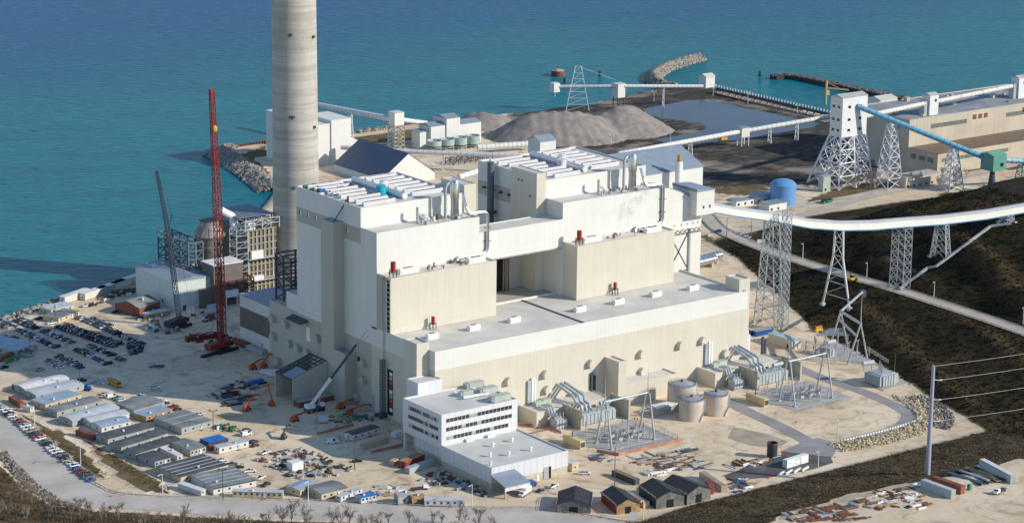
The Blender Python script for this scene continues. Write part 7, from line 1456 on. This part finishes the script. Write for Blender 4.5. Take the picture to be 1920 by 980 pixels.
# school bus
def bus(p, ang):
    t = Thing('school_bus', 'yellow school bus crossing the shaded yard', 'bus', p); ca, sa = math.cos(ang), math.sin(ang)
    def P(x, y, z): return Vector((p.x+x*ca-y*sa, p.y+x*sa+y*ca, p.z+z))
    mb = MB(); mb.extr([P(x,-1.25,z) for x, z in [(-5.8,.7),(4.2,.7),(4.2,2.9),(3.9,3.1),(-5.6,3.1),(-5.8,2.9)]], P(0,2.5,0)-P(0,0,0)); t.part('body', mb, YELLOW); mb = MB(); mb.extr([P(x,-1.0,z) for x, z in [(4.21,.7),(5.8,.7),(5.8,1.5),(4.21,1.8)]], P(0,2,0)-P(0,0,0)); t.part('bonnet', mb, YELLOW)
    for s_ in (-1.27, 1.21):
        for k in range(10): x = -5.3+k*.93; mb = MB(); mb.extr([P(x,s_,1.9),P(x+.75,s_,1.9),P(x+.75,s_,2.6),P(x,s_,2.6)], P(0,.06,0)-P(0,0,0)); t.part('window', mb, GLASS)
    mb = MB(); mb.extr([P(4.21,-1.1,1.85),P(4.21,1.1,1.85),P(4.21,1.1,2.8),P(4.21,-1.1,2.8)], P(.06,0,0)-P(0,0,0)); t.part('windscreen', mb, GLASS)
    for x in (-3.4, 4.6):
        for y in (-1.1, 1.1): mb = MB(); mb.cyl(P(x,y-.15,.5), P(x,y+.15,.5), .5, 12); t.part('wheel', mb, BLACK)
    mb = MB(); mb.extr([P(-5.5,-1.0,3.12),P(3.9,-1.0,3.12),P(3.9,1,3.12),P(-5.5,1,3.12)], (0,0,.05)); t.part('roof', mb, mat('weathered_yellow', (.45,.27,.08), .6))
bus(K1(795,895), math.atan2(*(lambda d: (d.y, d.x))(K1(860,925)-K1(735,865))))
def truck(label, p, ang, cab, box, boxm, flat=False):
    ca, sa = math.cos(ang), math.sin(ang); p = Vector(p); t = Thing('box_truck' if not flat else 'flatbed_truck', label, 'truck', p)
    def P(x, y, z): return Vector((p.x+x*ca-y*sa, p.y+x*sa+y*ca, p.z+z))
    X = lambda n, a, b, y0_, y1_, z0_, z1_, m: (lambda mb: t.part(n, mb.obox(P(a,y0_,z0_), P(b,0,0)-P(a,0,0), P(0,y1_,0)-P(0,y0_,0), (0,0,z1_-z0_)), m))(MB())
    X('chassis', -4, 4, -.9, .9, .6, .95, BLACK); X('cab', 1.6, 3.4, -1.1, 1.1, .96, 2.5, cab); X('bonnet', 3.41, 4.5, -1, 1, .7, 1.5, cab); X('windscreen', 3.41, 3.46, -.95, .95, 1.6, 2.35, GLASS)
    if flat: X('deck', -4.2, 1.5, -1.2, 1.2, .96, 1.15, STEEL_D)
    else: X('cargo_box', -4.2, 1.5, -1.25, 1.25, .96, box, boxm)
    for x in (-3, 3):
        for y in (-1, 1): mb = MB(); mb.cyl(P(x,y-.15,.48), P(x,y+.15,.48), .48, 12); t.part('wheel', mb, BLACK)
truck('white box truck at the loading canopy', K(860,780,6.125)(760,900), 3.6, WHITE, 3.6, WHITE); truck('blue box truck behind the white one at the canopy', K(860,780,6.125)(810,815), .2, NAVY, 3.4, NAVY); truck('white flatbed truck by the timber heap', K3(1115,800), -.3, WHITE, 2, WHITE, True); truck('white tractor truck on the upper yard', zg(K8,1310,815), 3.4, WHITE, 2, WHITE, True); truck('flatbed lorry parked on the shaded yard', K1(1085,768), 2.5, GREYP, 2, GREYP, True)
a, b = K8(160,690), K8(275,655); d = b-a; container('white curtain sided semi trailer on the dark asphalt pad', a, d.length, 2.8, 4.0, WHITE, math.atan2(d.y,d.x), WHITE, name='semi_trailer', cat='trailer', z=.3)
# mobile platforms, wheel loader, pump truck
def boomlift(label, p, ang, m, L=9, up=3, group='orange boom lifts'):
    p = Vector(p); ca, sa = math.cos(ang), math.sin(ang); t = Thing('boom_lift', label, 'lift', p, group)
    def P(x, y, z): return Vector((p.x+x*ca-y*sa, p.y+x*sa+y*ca, p.z+z))
    mb = MB(); mb.obox(P(-2,-1.1,.5), P(2,-1.1,.5)-P(-2,-1.1,.5), P(0,2.2,0)-P(0,0,0), (0,0,.7)); t.part('chassis', mb, m); mb = MB(); mb.obox(P(-2.2,-.9,1.21), P(1.6,0,0)-P(-2.2,0,0), P(0,1.8,0)-P(0,0,0), (0,0,1.2)); t.part('turret', mb, m)
    mb = MB(); mb.beam(P(-1.6,0,2.6), P(L*.8,0,2.6+up), .7); t.part('boom', mb, m); mb = MB(); mb.beam(P(L*.8,0,2.6+up), P(L,.3,2.0+up), .4); mb.obox(P(L,-.8,1.2+up), P(.9,0,0)-P(0,0,0), P(0,1.6,0)-P(0,0,0), (0,0,1.1)); t.part('basket', mb, m)
    for x in (-1.4,1.4):
        for y in (-1.1,1.1): mb = MB(); mb.cyl(P(x,y-.2,.55), P(x,y+.2,.55), .55, 10); t.part('wheel', mb, BLACK)
for i, (x, y, a, L, u) in enumerate([(180,372,.35,9,4),(315,345,1.4,6,7),(440,430,.1,10,1),(690,360,.05,12,1),(740,395,.05,12,1),(215,150,.2,8,2),(275,140,.4,6,4)]): boomlift(['orange boom lift reaching low beside pipe stacks', 'orange boom lift folded upright near the entry shed', 'orange boom lift in front of the white truck crane', 'orange boom lift with yellow boom stretched along the left wall', 'second orange boom lift stretched below the left wall', 'orange boom lift by the white pipes', 'orange boom lift beside the left wall corner'][i], K3(x,y), a, ORANGE, L, u)
boomlift('red machinery carrier at the crane pad', K1(1310,590), .1, RED2, 8, .5, None); boomlift('red machinery carrier beside the first at the crane pad', K1(1400,575), .1, RED2, 8, .5, None); boomlift('blue scissor arm lift behind the white tarpaulin trailer', K2(575,110), -1.0, BLUE_T, 8, 3, None); boomlift('dark telehandler on the sunlit yard', K3(380,525), .7, STEEL_D, 8, 2.5, None)
p = G(1598,520,9); p.z = h1(p.x,p.y)+.4; t = Thing('wheel_loader', 'yellow wheel loader driving on the hillside road', 'loader', p)
mb = MB(); mb.box(p.x-3.5,p.x+1,p.y-1.3,p.y+1.3,p.z+1,p.z+2.4); t.part('body', mb, YELLOW); mb = MB(); mb.box(p.x-1,p.x+.9,p.y-1.1,p.y+1.1,p.z+2.41,p.z+4); t.part('cab', mb, GLASS); mb = MB(); mb.box(p.x-1.1,p.x+1,p.y-1.2,p.y+1.2,p.z+4.01,p.z+4.15); t.part('cab_roof', mb, YELLOW); mb = MB(); mb.extr([(p.x+3,p.y-1.6,p.z+.3),(p.x+4.4,p.y-1.6,p.z+.3),(p.x+3.4,p.y-1.6,p.z+1.7)], (0,3.2,0)); mb.beam((p.x+1,p.y,p.z+1.6),(p.x+3.2,p.y,p.z+1),.5); t.part('bucket', mb, YELLOW)
for x in (-2.2,1.6):
    for y in (-1.3,1.3): mb = MB(); mb.cyl((p.x+x,p.y+y-.35,p.z+.85),(p.x+x,p.y+y+.35,p.z+.85),.85,12); t.part('wheel', mb, BLACK)
# ============================================================= LAMPS, POLES, SIGNS, RAILS
def lamp(label, p, h, arm=True, m=STEEL_W, ang=3.6, group=None):
    p = Vector(p); t = Thing('street_lamp', label, 'lamp', p, group); mb = MB(); mb.cyl(p-Vector((0,0,.3)), p+Vector((0,0,h)), .22, 8, .14); t.part('pole', mb, m); d = Vector((math.cos(ang), math.sin(ang), 0))
    if arm: mb = MB(); mb.beam(p+Vector((0,0,h)), p+d*2.6+Vector((0,0,h+.25)), .18); t.part('arm', mb, m); mb = MB(); mb.beam(p+d*2.2+Vector((0,0,h+.2)), p+d*3.4+Vector((0,0,h+.2)), .5, .22); t.part('lamp_head', mb, m)
    else:
        mb = MB(); mb.beam(p+Vector((-1.3,.9,h)), p+Vector((1.3,-.9,h)), .2); mb.box(p.x-1.6,p.x-1.0,p.y+.6,p.y+1.2,p.z+h,p.z+h+.7); mb.box(p.x+1.0,p.x+1.6,p.y-1.2,p.y-.6,p.z+h,p.z+h+.7); t.part('floodlights', mb, m)
def lampz(px, py, top, lab, grp, **kw):
    z = 0
    for _ in range(8): p = G(px, py, z); z = max(h1(p.x,p.y), -.5)
    p.z = z; lamp(lab, p, zt(p, top)-z, group=grp, **kw)
for px, py, tp in ((1505,487,456),(1625,522,492),(1751,558,528),(1918,610,576)): lampz(px, py, tp, 'pale lamp post with a single arm beside the hillside road', 'lamps along the hillside road')
for x, y, tp in ((229,375,228),(530,605,462),(1068,805,658)): lampz(x/3.5, 700+y/3.5, 700+tp/3.5, 'pale lamp post with a single arm along the entrance road bank', 'lamps along the entrance road')
lampz(885,952,908,'pale lamp post with a single arm in front of the office canopy',None); lampz(1570,833,787,'pale lamp post with a single arm beside the striped barrier',None); lampz(1534,875,845,'slim pale lamp post near the white semi trailer',None); lampz(578,942,902,'slim lamp post by the grey gable shed',None); lampz(1206,973,937,'pale lamp post beside the white roadside sign',None)
for px, py, tp, lab in ((104,603,560,'floodlight mast in the shore lot beside cream cabins'),(57,668,630,'floodlight mast beside the grey canteen'),(418,935,880,'floodlight mast at the green trimmed office'),(665,880,820,'floodlight mast in the middle of the sandy yard'),(400,808,770,'floodlight mast beside the wide flat office'),(150,730,694,'floodlight mast behind the white tarpaulin trailer')): lampz(px, py, tp, lab, None, arm=False, m=STEEL_D)
for px, py, tp, lab in ((1362,452,408,'wooden pole beside the plant road junction'),(1408,452,412,'wooden pole behind the lattice tower'),(1152,918,838,'dark wooden pole beside the workshop sheds'),(1677,698,662,'short rusty post at the foot of the dark slope')):
    z = 0
    for _ in range(6): p = G(px, py, z); z = max(0,h1(p.x,p.y))
    mb = MB(); mb.cyl(p-Vector((0,0,.5)), (p.x,p.y,zt(p,tp)), .22, 8, .15); solo('utility_pole', mb, mat('pole_wood', (.14,.09,.06), .9), lab, 'pole')
for px, py, tp in ((1062,258,238),(1095,258,240),(1146,272,254),(1257,268,246),(1337,180,160),(1402,195,172),(1495,214,198),(1088,262,246),(1226,190,172)): lampz(px, py, tp, 'thin pale lamp mast standing round the stockpile yard', 'lamp masts in the stockpile yard', arm=False, m=STEEL_W)
def sign(label, p, w, h, z, m=WHITE):
    t = Thing('sign_board', label, 'sign', p); r = Vector((RX[0],RX[1],0)).normalized(); q = Vector(p); mb = MB(); mb.obox(q-r*w/2+Vector((0,0,z)), r*w, Vector((-r.y,r.x,0))*.12, (0,0,h)); t.part('panel', mb, m)
    for s_ in (-.35,.35): mb = MB(); mb.beam(q+r*w*s_-Vector((0,0,.4)), q+r*w*s_+Vector((0,0,z+.2)), .14); t.part('post', mb, STEEL_G)
sign('blank white sign board beside the entrance road', zg(G,1187,977), 3.4, 3.4, .8); sign('small white sign board at the bluff road bend', zg(G,1427,458), 5, 2.4, .8); sign('white notice board on the safety fence corner', K7(1117,195), 2.2, 1.8, .5)
gr = Thing('guard_rail', 'steel guard rail along the bank of the entrance road', 'guard rail', K2(0,180)); ul = resample(up_s, 110)
for i, q in enumerate(ul[:-1]):
    mb = MB(); mb.beam(q+Vector((0,0,0)), q+Vector((0,0,.9)), .25); gr.part('post', mb, WOOD)
    mb = MB(); mb.beam(q+Vector((0,0,.75)), ul[i+1]+Vector((0,0,.75)), .12, .4); gr.part('rail', mb, STEEL_G)
h2 = Thing('guard_rail', 'steel guard rails along both sides of the hillside road', 'guard rail', HRL[0])
for off in (-5.4, 5.4):
    pr_ = None
    for i in range(0, len(HRL)-1, 2):
        q = HRL[i]; d = (HRL[i+1]-HRL[i]).normalized(); n = Vector((-d.y,d.x,0)); p = q+n*off; p.z = h1(p.x,p.y)
        mb = MB(); mb.beam(p-Vector((0,0,.3)), p+Vector((0,0,1.0)), .25); h2.part('post', mb, STEEL_D)
        if pr_ is not None: mb = MB(); mb.beam(pr_+Vector((0,0,.85)), p+Vector((0,0,.85)), .15, .45); h2.part('rail', mb, STEEL_G)
        pr_ = p
sbr = Thing('striped_barrier', 'low barrier of white blocks with dark gaps along the loop road', 'barrier', K8(405,552)); pl = resample(smooth_line([K8(*p) for p in [(405,552),(520,525),(700,480),(840,440),(885,412),(885,385),(850,350),(790,315),(725,290)]]), 56)
for i in range(55): a, b = pl[i], pl[i].lerp(pl[i+1], .62); mb = MB(); mb.beam(a+Vector((0,0,.45)), b+Vector((0,0,.45)), .5, .9); sbr.part('block', mb, WHITE if i < 36 else GREYP)
mb = MB()
for k in range(4): a = K8(110+44*k,728-9*k); mb2 = MB(); mb2.beam(a+Vector((0,0,.5)), a+Vector((6,2.2,.5)), .7, 1.0); solo('jersey_barrier', mb2, WHITE, 'pale concrete barrier block in front of the white semi trailer', 'barrier', group='barrier blocks on the asphalt pad')
# cones
cone = MB(); cone.lathe((0,0,0), [(.32,0),(.30,.05),(.18,.06),(.04,.9)], 8); cme = cone.mesh('traffic_cone', mat('cone_orange', (.70,.10,.02), .5))
for k, x, y in [(K8,135,600),(K8,250,622),(K8,285,632),(K8,60,740),(K8,420,625),(K2,722,805),(K2,735,808),(K2,1385,828),(K7,1370,430),(K7,1695,445),(K8,210,438),(K7,1890,45)]:
    p = k(x, y); o = bpy.data.objects.new('traffic_cone', cme); C.objects.link(o); o.location = (p.x, p.y, .15); o.scale = (1.2,1.2,1.2); tag(o, 'orange traffic cone standing on the road or pad', 'cone', 'traffic cones')
# ============================================================= MATERIALS LYING ABOUT
patch('laydown_pad', [K3(*p) for p in [(330,610),(430,590),(600,640),(720,690),(560,730),(450,740)]], mat('laydown_gravel', (.46,.43,.38), .95, var=.2, vs_=.2), .05)
p = K3(445,690); mb = MB(); mb.box(p.x-3,p.x+3,p.y-2,p.y+3,0,4); solo('tool_crib', mb, WHITE, 'white tool crib in the middle of the crowded laydown', 'cabin')
def debris(name, label, k, pts, n, mats, Lr=(1,6), hr=(.15,.6), seed=1, ground=False):
    rnd = random.Random(seed); xs_ = [p[0] for p in pts]; ys_ = [p[1] for p in pts]; t = Thing(name, label, 'materials', zg(k, sum(xs_)/len(xs_), sum(ys_)/len(ys_)) if ground else k(sum(xs_)/len(xs_), sum(ys_)/len(ys_)))
    n = int(n*1.9)
    P2 = np.array([(x,y) for x, y in pts]); c = 0; base = rnd.uniform(-.3,.3)
    while c < n:
        x, y = rnd.uniform(min(xs_),max(xs_)), rnd.uniform(min(ys_),max(ys_))
        if not inside(np.array([x]), np.array([y]), [tuple(q) for q in pts])[0]: continue
        p = zg(k, x, y) if ground else k(x, y); L = rnd.uniform(*Lr); w = rnd.choice([.18,.28,.42]) if L > 2 else rnd.uniform(.5,1.3); h = rnd.uniform(*hr); a = base+rnd.choice([0,0,0,1.571])+rnd.gauss(0,.09); e = Vector((math.cos(a), math.sin(a), 0)); f_ = Vector((-math.sin(a), math.cos(a), 0)); m_ = rnd.choice(mats)
        for q in range(rnd.choice([2,3,4,5]) if L > 2 else rnd.choice([1,1,2])):      # bundles of like pieces side by side
            mb = MB(); mb.obox(p+f_*(q*w*1.25)+e*rnd.uniform(-.3,.3)+Vector((0,0,.02)), e*L, f_*w, (0,0,h*rnd.uniform(.8,1.1))); t.part('piece', mb, m_); c += 1
MIXM = [STEEL_G, STEEL_D, RUST, WOOD, WHITE, GREYP, CONC, STEEL_D, BLUE_T, WOOD]
debris('material_pile', 'crowded laydown of pumps, crates and pipes on the sandy yard', K3, [(250,640),(330,590),(440,570),(580,610),(680,660),(760,690),(740,715),(560,750),(450,750),(380,720),(290,680)], 230, [STEEL_D,STEEL_D,STEEL_G,GREYP,RUST,WOOD,CONC,STEEL_D,RUST,CONC,BLACK], (.5,3), (.2,1.2), 2)
debris('material_pile', 'pile of pale timber and steel beside the weathered gable shed', K3, [(840,800),(930,770),(1020,790),(990,830),(880,850)], 50, [WOOD,WHITE,STEEL_G,CONC], (2,6), (.2,1), 3)
debris('material_pile', 'dark stacks of pipe in the shade of the tall wall', K3, [(0,320),(60,280),(170,290),(170,345),(40,360)], 60, [STEEL_D,BLACK,STEEL_G,RUST], (4,9), (.3,.9), 4)
debris('material_pile', 'scattered stores in the shade beside pipe stacks', K3, [(0,270),(100,225),(270,215),(270,260),(120,275)], 50, [STEEL_D,STEEL_D,WOOD,RUST,STEEL_G,BLACK], (1,5), (.3,1.2), 5)
debris('material_pile', 'rows of dark valve stands along the office block', K3, [(1120,755),(1220,690),(1400,770),(1495,830),(1480,850),(1330,800),(1180,770)], 70, [STEEL_D,GREYP,STEEL_G,RUST], (.6,2.5), (.5,1.5), 6)
debris('material_pile', 'rusty steel and planks spread in front of the near switchyard', K7, [(640,340),(760,300),(960,255),(1060,230),(1200,330),(1200,390),(1050,400),(920,400),(820,360)], 170, [RUST,RUST,STEEL_D,WOOD,STEEL_G,CONC,STEEL_D], (2,9), (.15,.6), 7)
debris('material_pile', 'reinforcing steel scraps by the orange fence corner', K7, [(370,290),(440,280),(560,330),(500,345),(400,320)], 40, [RUST,STEEL_D,STEEL_G], (2,6), (.1,.4), 8)
debris('material_pile', 'white wrapped bundles beside the dark open container', K7, [(800,440),(850,420),(985,390),(985,410),(860,450)], 26, [WHITE,WHITE,WOOD], (3,6), (.5,1.3), 9)
debris('material_pile', 'tangle of scrap beyond the tan container', K7, [(1400,480),(1500,450),(1600,510),(1560,540),(1450,560)], 50, MIXM, (1,5), (.2,.9), 10)
debris('material_pile', 'rusty frames and girders beside the black cylinder', K7, [(1400,375),(1500,345),(1690,300),(1760,310),(1680,350),(1480,390)], 70, [RUST,STEEL_D,WOOD,RUST,WHITE], (3,10), (.2,.9), 11)
debris('material_pile', 'scrap timber and sheeting heaped on the upper yard', K8, [(500,870),(620,820),(860,770),(870,800),(900,870),(980,910),(760,905),(620,910)], 150, [WOOD,STEEL_G,RUST,STEEL_D,RUST,CONC,WHITE], (1.5,6), (.15,.8), 12, True)
debris('material_pile', 'rust red steel sections stacked on the upper yard', K8, [(150,945),(300,900),(480,900),(540,975),(200,985)], 130, [RUST,RUST,RUST,RUST,STEEL_G,STEEL_D], (4,9), (.2,.7), 13, True)
debris('material_pile', 'gear and small machinery round the crane pad', K1, [(950,440),(1100,440),(1330,520),(1250,545),(1060,530),(960,480)], 70, [STEEL_D,STEEL_G,WHITE,WOOD,GREYP], (1,4), (.4,1.6), 14)
debris('material_pile', 'loose equipment between the red crane and the grey box building', K1, [(1300,380),(1500,400),(1500,470),(1330,450)], 40, [STEEL_D,STEEL_G,RUST,WHITE], (1,5), (.4,2), 15)
debris('material_pile', 'red equipment skids lined up on the crane pad', K1, [(1275,560),(1450,545),(1600,545),(1590,600),(1300,605)], 40, [RED2,RUST,RED2,STEEL_D], (1.5,4.5), (.8,2.4), 16)
debris('material_pile', 'stores stacked along the shore wall', K1, [(620,330),(780,260),(960,210),(975,235),(800,300),(660,340)], 60, [WOOD,STEEL_D,WHITE,RUST], (1,4), (.4,1.6), 17)
debris('material_pile', 'stacked stores and barriers in the shade of the left wall', K3, [(560,420),(760,390),(900,400),(900,430),(700,450)], 50, [STEEL_D,GREYP,WOOD,GREENB,STEEL_G], (1,4), (.4,1.6), 18)
debris('material_pile', 'clutter of skips and crates behind the blue tarpaulin roof', K2, [(1400,350),(1500,340),(1560,385),(1440,380)], 24, [GREENB,WOOD,WHITE,STEEL_D], (1,4), (.6,2), 19)
for i in range(7): a = K3(248+i*9, 170+i*3-(i%2)*14, .6); mb = MB(); mb.cyl(a+Vector((0,0,.5)), a+Vector((9,-6,.5)), .55, 12); solo('white_pipe', mb, WHITE, 'white coated pipe length lying near the entry shed', 'pipe', group='white pipes by the entry shed', smooth=True)
mb = MB(); a = K3(570,440); mb.cyl(a+Vector((0,0,2)), a+Vector((4,-2,2)), 2.0, 18); solo('coated_pipe', mb, R_SILV, 'short wide pale pipe section on the shaded yard', 'pipe', smooth=True)
a, b = K3(190,245), K3(275,225); mb = MB(); mb.obox(a, b-a, Vector((-.6,2.4,0)), (0,0,2.4)); solo('blue_skip', mb, BLUE_T, 'open blue skip on the shaded yard beside white pipes', 'skip')
# ============================================================= PEOPLE (tiny in the yard)
def person(p, shirt, label):
    me = bpy.data.meshes.new('person'); J = [(0,0,.95),(0,0,1.2),(0,0,1.45),(0,0,1.56),(0,.0,1.72),(-.10,0,.9),(-.12,.03,.5),(-.13,-.02,.08),(-.13,-.12,.05),(.10,0,.9),(.12,-.03,.5),(.14,.04,.08),(.14,-.08,.05),(-.2,0,1.42),(-.27,.02,1.15),(-.26,-.08,.9),(.2,0,1.42),(.27,.02,1.15),(.27,-.08,.92)]
    E_ = [(0,1),(1,2),(2,3),(3,4),(0,5),(5,6),(6,7),(7,8),(0,9),(9,10),(10,11),(11,12),(2,13),(13,14),(14,15),(2,16),(16,17),(17,18)]
    me.from_pydata(J, E_, []); o = bpy.data.objects.new('person', me); C.objects.link(o); o.location = p; o.rotation_euler = (0,0,random.uniform(0,6.28)); m = o.modifiers.new('skin', 'SKIN'); 
    rad = [.17,.17,.17,.07,.12,.10,.08,.06,.05,.10,.08,.06,.05,.08,.055,.045,.08,.055,.045]
    for i, r in enumerate(rad): me.skin_vertices[0].data[i].radius = (r, r*.8)
    me.skin_vertices[0].data[0].use_root = True; o.modifiers.new('sub', 'SUBSURF').levels = 1; me.materials.append(shirt); tag(o, label, 'person', None)
    hm = MB(); hm.sphere((0,0,1.82), .15, 8, (1,1,.7)); h = bpy.data.objects.new('hard_hat', hm.mesh('hard_hat', WHITE)); C.objects.link(h); h.parent = o
for k, x, y, m, lab in [(K3,150,672,BLACK,'person in dark clothes and white hard hat walking by the grey cabins'),(K3,162,672,STEEL_D,'person in grey clothes beside the walker at the grey cabins'),(K3,195,310,BLACK,'person in dark clothes standing near pipe stacks in the shade'),(K3,595,690,BLACK,'person in dark clothes among the laydown of pumps'),(D5,240,690,ORANGE,'person in orange vest beside the orange fence'),(D5,255,685,BLACK,'person in dark clothes beside the orange fence'),(D5,1250,590,BLACK,'person in dark clothes walking behind the near switchyard'),(D5,1278,590,BLACK,'person in black clothes behind the near switchyard'),(K3,668,465,BLACK,'person standing in the shade by the safety fence')]: person(k(x,y), m, lab)
# ============================================================= VEGETATION
BARK = mat('bare_bark', (.17,.13,.10), .9, var=.25, vs_=1.0); TWIG = mat('bare_twigs', (.27,.21,.165), .9, var=.3, vs_=.6)
def tree_mesh(seed, h):
    r = random.Random(seed); trunk = MB(); crown = MB()
    def grow(p, d, L, rad, lv):
        q = p+d*L
        tgt = trunk if lv == 0 else crown
        tgt.cyl(p, q, rad, 5 if lv < 2 else 3, rad*.62, caps=False)
        if lv >= 5: return
        for k in range(r.choice([2,3,3]) if lv else 5):
            a = r.uniform(0,6.283); sp = r.uniform(.25,.75) if lv else r.uniform(.15,.6); s = d.orthogonal().normalized(); s.rotate(Matrix.Rotation(a, 3, d)); nd = (d+s*sp+Vector((0,0,.15))).normalized(); st = p.lerp(q, r.uniform(.45,1) if lv else r.uniform(.35,1)); grow(st, nd, L*r.uniform(.55,.82), max(rad*.55,.045), lv+1)
    grow(Vector((0,0,-.3)), Vector((r.uniform(-.08,.08),r.uniform(-.08,.08),1)).normalized(), h*.42, h*.02, 0)
    return trunk.mesh('trunk', BARK), crown.mesh('crown', TWIG)
TM = [tree_mesh(s, 9) for s in range(5)]
def bare_tree(p, s, i, label, group):
    o = bpy.data.objects.new('bare_tree', None); C.objects.link(o); o.location = p; o.scale = (s,s,s*random.uniform(.9,1.15)); o.rotation_euler = (0,0,random.uniform(0,6.28)); tag(o, label, 'tree', group)
    for n, m in zip(('trunk','crown'), TM[i % 5]): c = bpy.data.objects.new(n, m); C.objects.link(c); c.parent = o
spots = [(x+random.uniform(-14,14), (968 if x < 240 else 986)+random.uniform(0,16)) for x in range(5, 930, 17)]+[(x, y) for x, y in ((20,950),(60,955),(105,960),(150,968),(40,940),(90,972))]
for i, (x, y) in enumerate(spots):
    p = zg(G, x, y); bare_tree(p, random.uniform(.6,1.35), i, 'bare leafless tree on the brown bank below the entrance road', 'bare trees on the roadside bank')
for i, (x, y) in enumerate([(1623,352),(1640,350),(1652,353),(1610,356),(1632,356),(1705,350),(1725,348),(1745,345),(1765,342),(1791,345),(1800,338),(1812,335),(1760,350),(1600,358),(1780,340)]):
    p = zg(G, x, y); bare_tree(p, random.uniform(.6,1.4), i, 'bare leafless tree among the scrub below the blue tube', 'bare trees below the blue tube')
# low scrub and tussocks as one mass each
def scrub(name, label, pts_fn, n, m, s0, s1, seed):
    r = random.Random(seed); mb = MB(); c = 0
    P = pts_fn(n, r)
    xs_ = np.array([p[0] for p in P]); ys_ = np.array([p[1] for p in P]); zs_ = height(xs_, ys_)
    for x, y, z in zip(xs_, ys_, zs_):
        s = r.uniform(s0, s1)
        for k in range(7):
            a = r.uniform(0,6.283); t = r.uniform(.3,1.1); b = Vector((x+r.uniform(-.5,.5)*s, y+r.uniform(-.5,.5)*s, z-.05)); u = Vector((math.cos(a), math.sin(a), 0)); tip = b+u*s*t*.7+Vector((0,0,s*r.uniform(.4,.9))); w = Vector((-u.y,u.x,0))*s*.22
            mb.add([b-w, b+w, tip+w*.5, tip-w*.3], [(0,1,2,3)])
    o = solo(name, mb, m, label, None, kind='stuff'); return o
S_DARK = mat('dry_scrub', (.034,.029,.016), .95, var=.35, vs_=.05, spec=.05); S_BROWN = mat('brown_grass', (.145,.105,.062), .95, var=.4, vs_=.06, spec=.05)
def hillpts(n, r):
    out = []
    while len(out) < n:
        y = r.uniform(-180, 205); x = r.uniform(200, 520); xf_ = np.interp(y, HFOOT[:,0], HFOOT[:,1]); xr_ = np.interp(y, HROAD[:,0], HROAD[:,1])
        if x < xf_+2 or abs(x-xr_) < 7.5: continue
        out.append((x, y))
    return out
def bankpts(n, r):
    out = []
    X = np.array([r.uniform(-260,330) for _ in range(n*6)]); Y = np.array([r.uniform(-260,120) for _ in range(n*6)]); ok = inside(X, Y, NEARPOLY) & (segdist(X, Y, NEAR) > 1.5) & ~inside(X, Y, UPYARD)
    d = (X+652.7)*0.6+(Y+934.1)*.8; ok &= d > 900
    return list(zip(X[ok], Y[ok]))[:n]
def verge(n, r):
    out = []
    for _ in range(n):
        k = r.random(); a, b = ((180,300),(680,680)) if r.random() < .5 else ((620,480),(1090,775)); p = K2(lerp(a[0],b[0],k)+r.uniform(-45,45), lerp(a[1],b[1],k)+r.uniform(-25,25)); out.append((p.x,p.y))
    return out
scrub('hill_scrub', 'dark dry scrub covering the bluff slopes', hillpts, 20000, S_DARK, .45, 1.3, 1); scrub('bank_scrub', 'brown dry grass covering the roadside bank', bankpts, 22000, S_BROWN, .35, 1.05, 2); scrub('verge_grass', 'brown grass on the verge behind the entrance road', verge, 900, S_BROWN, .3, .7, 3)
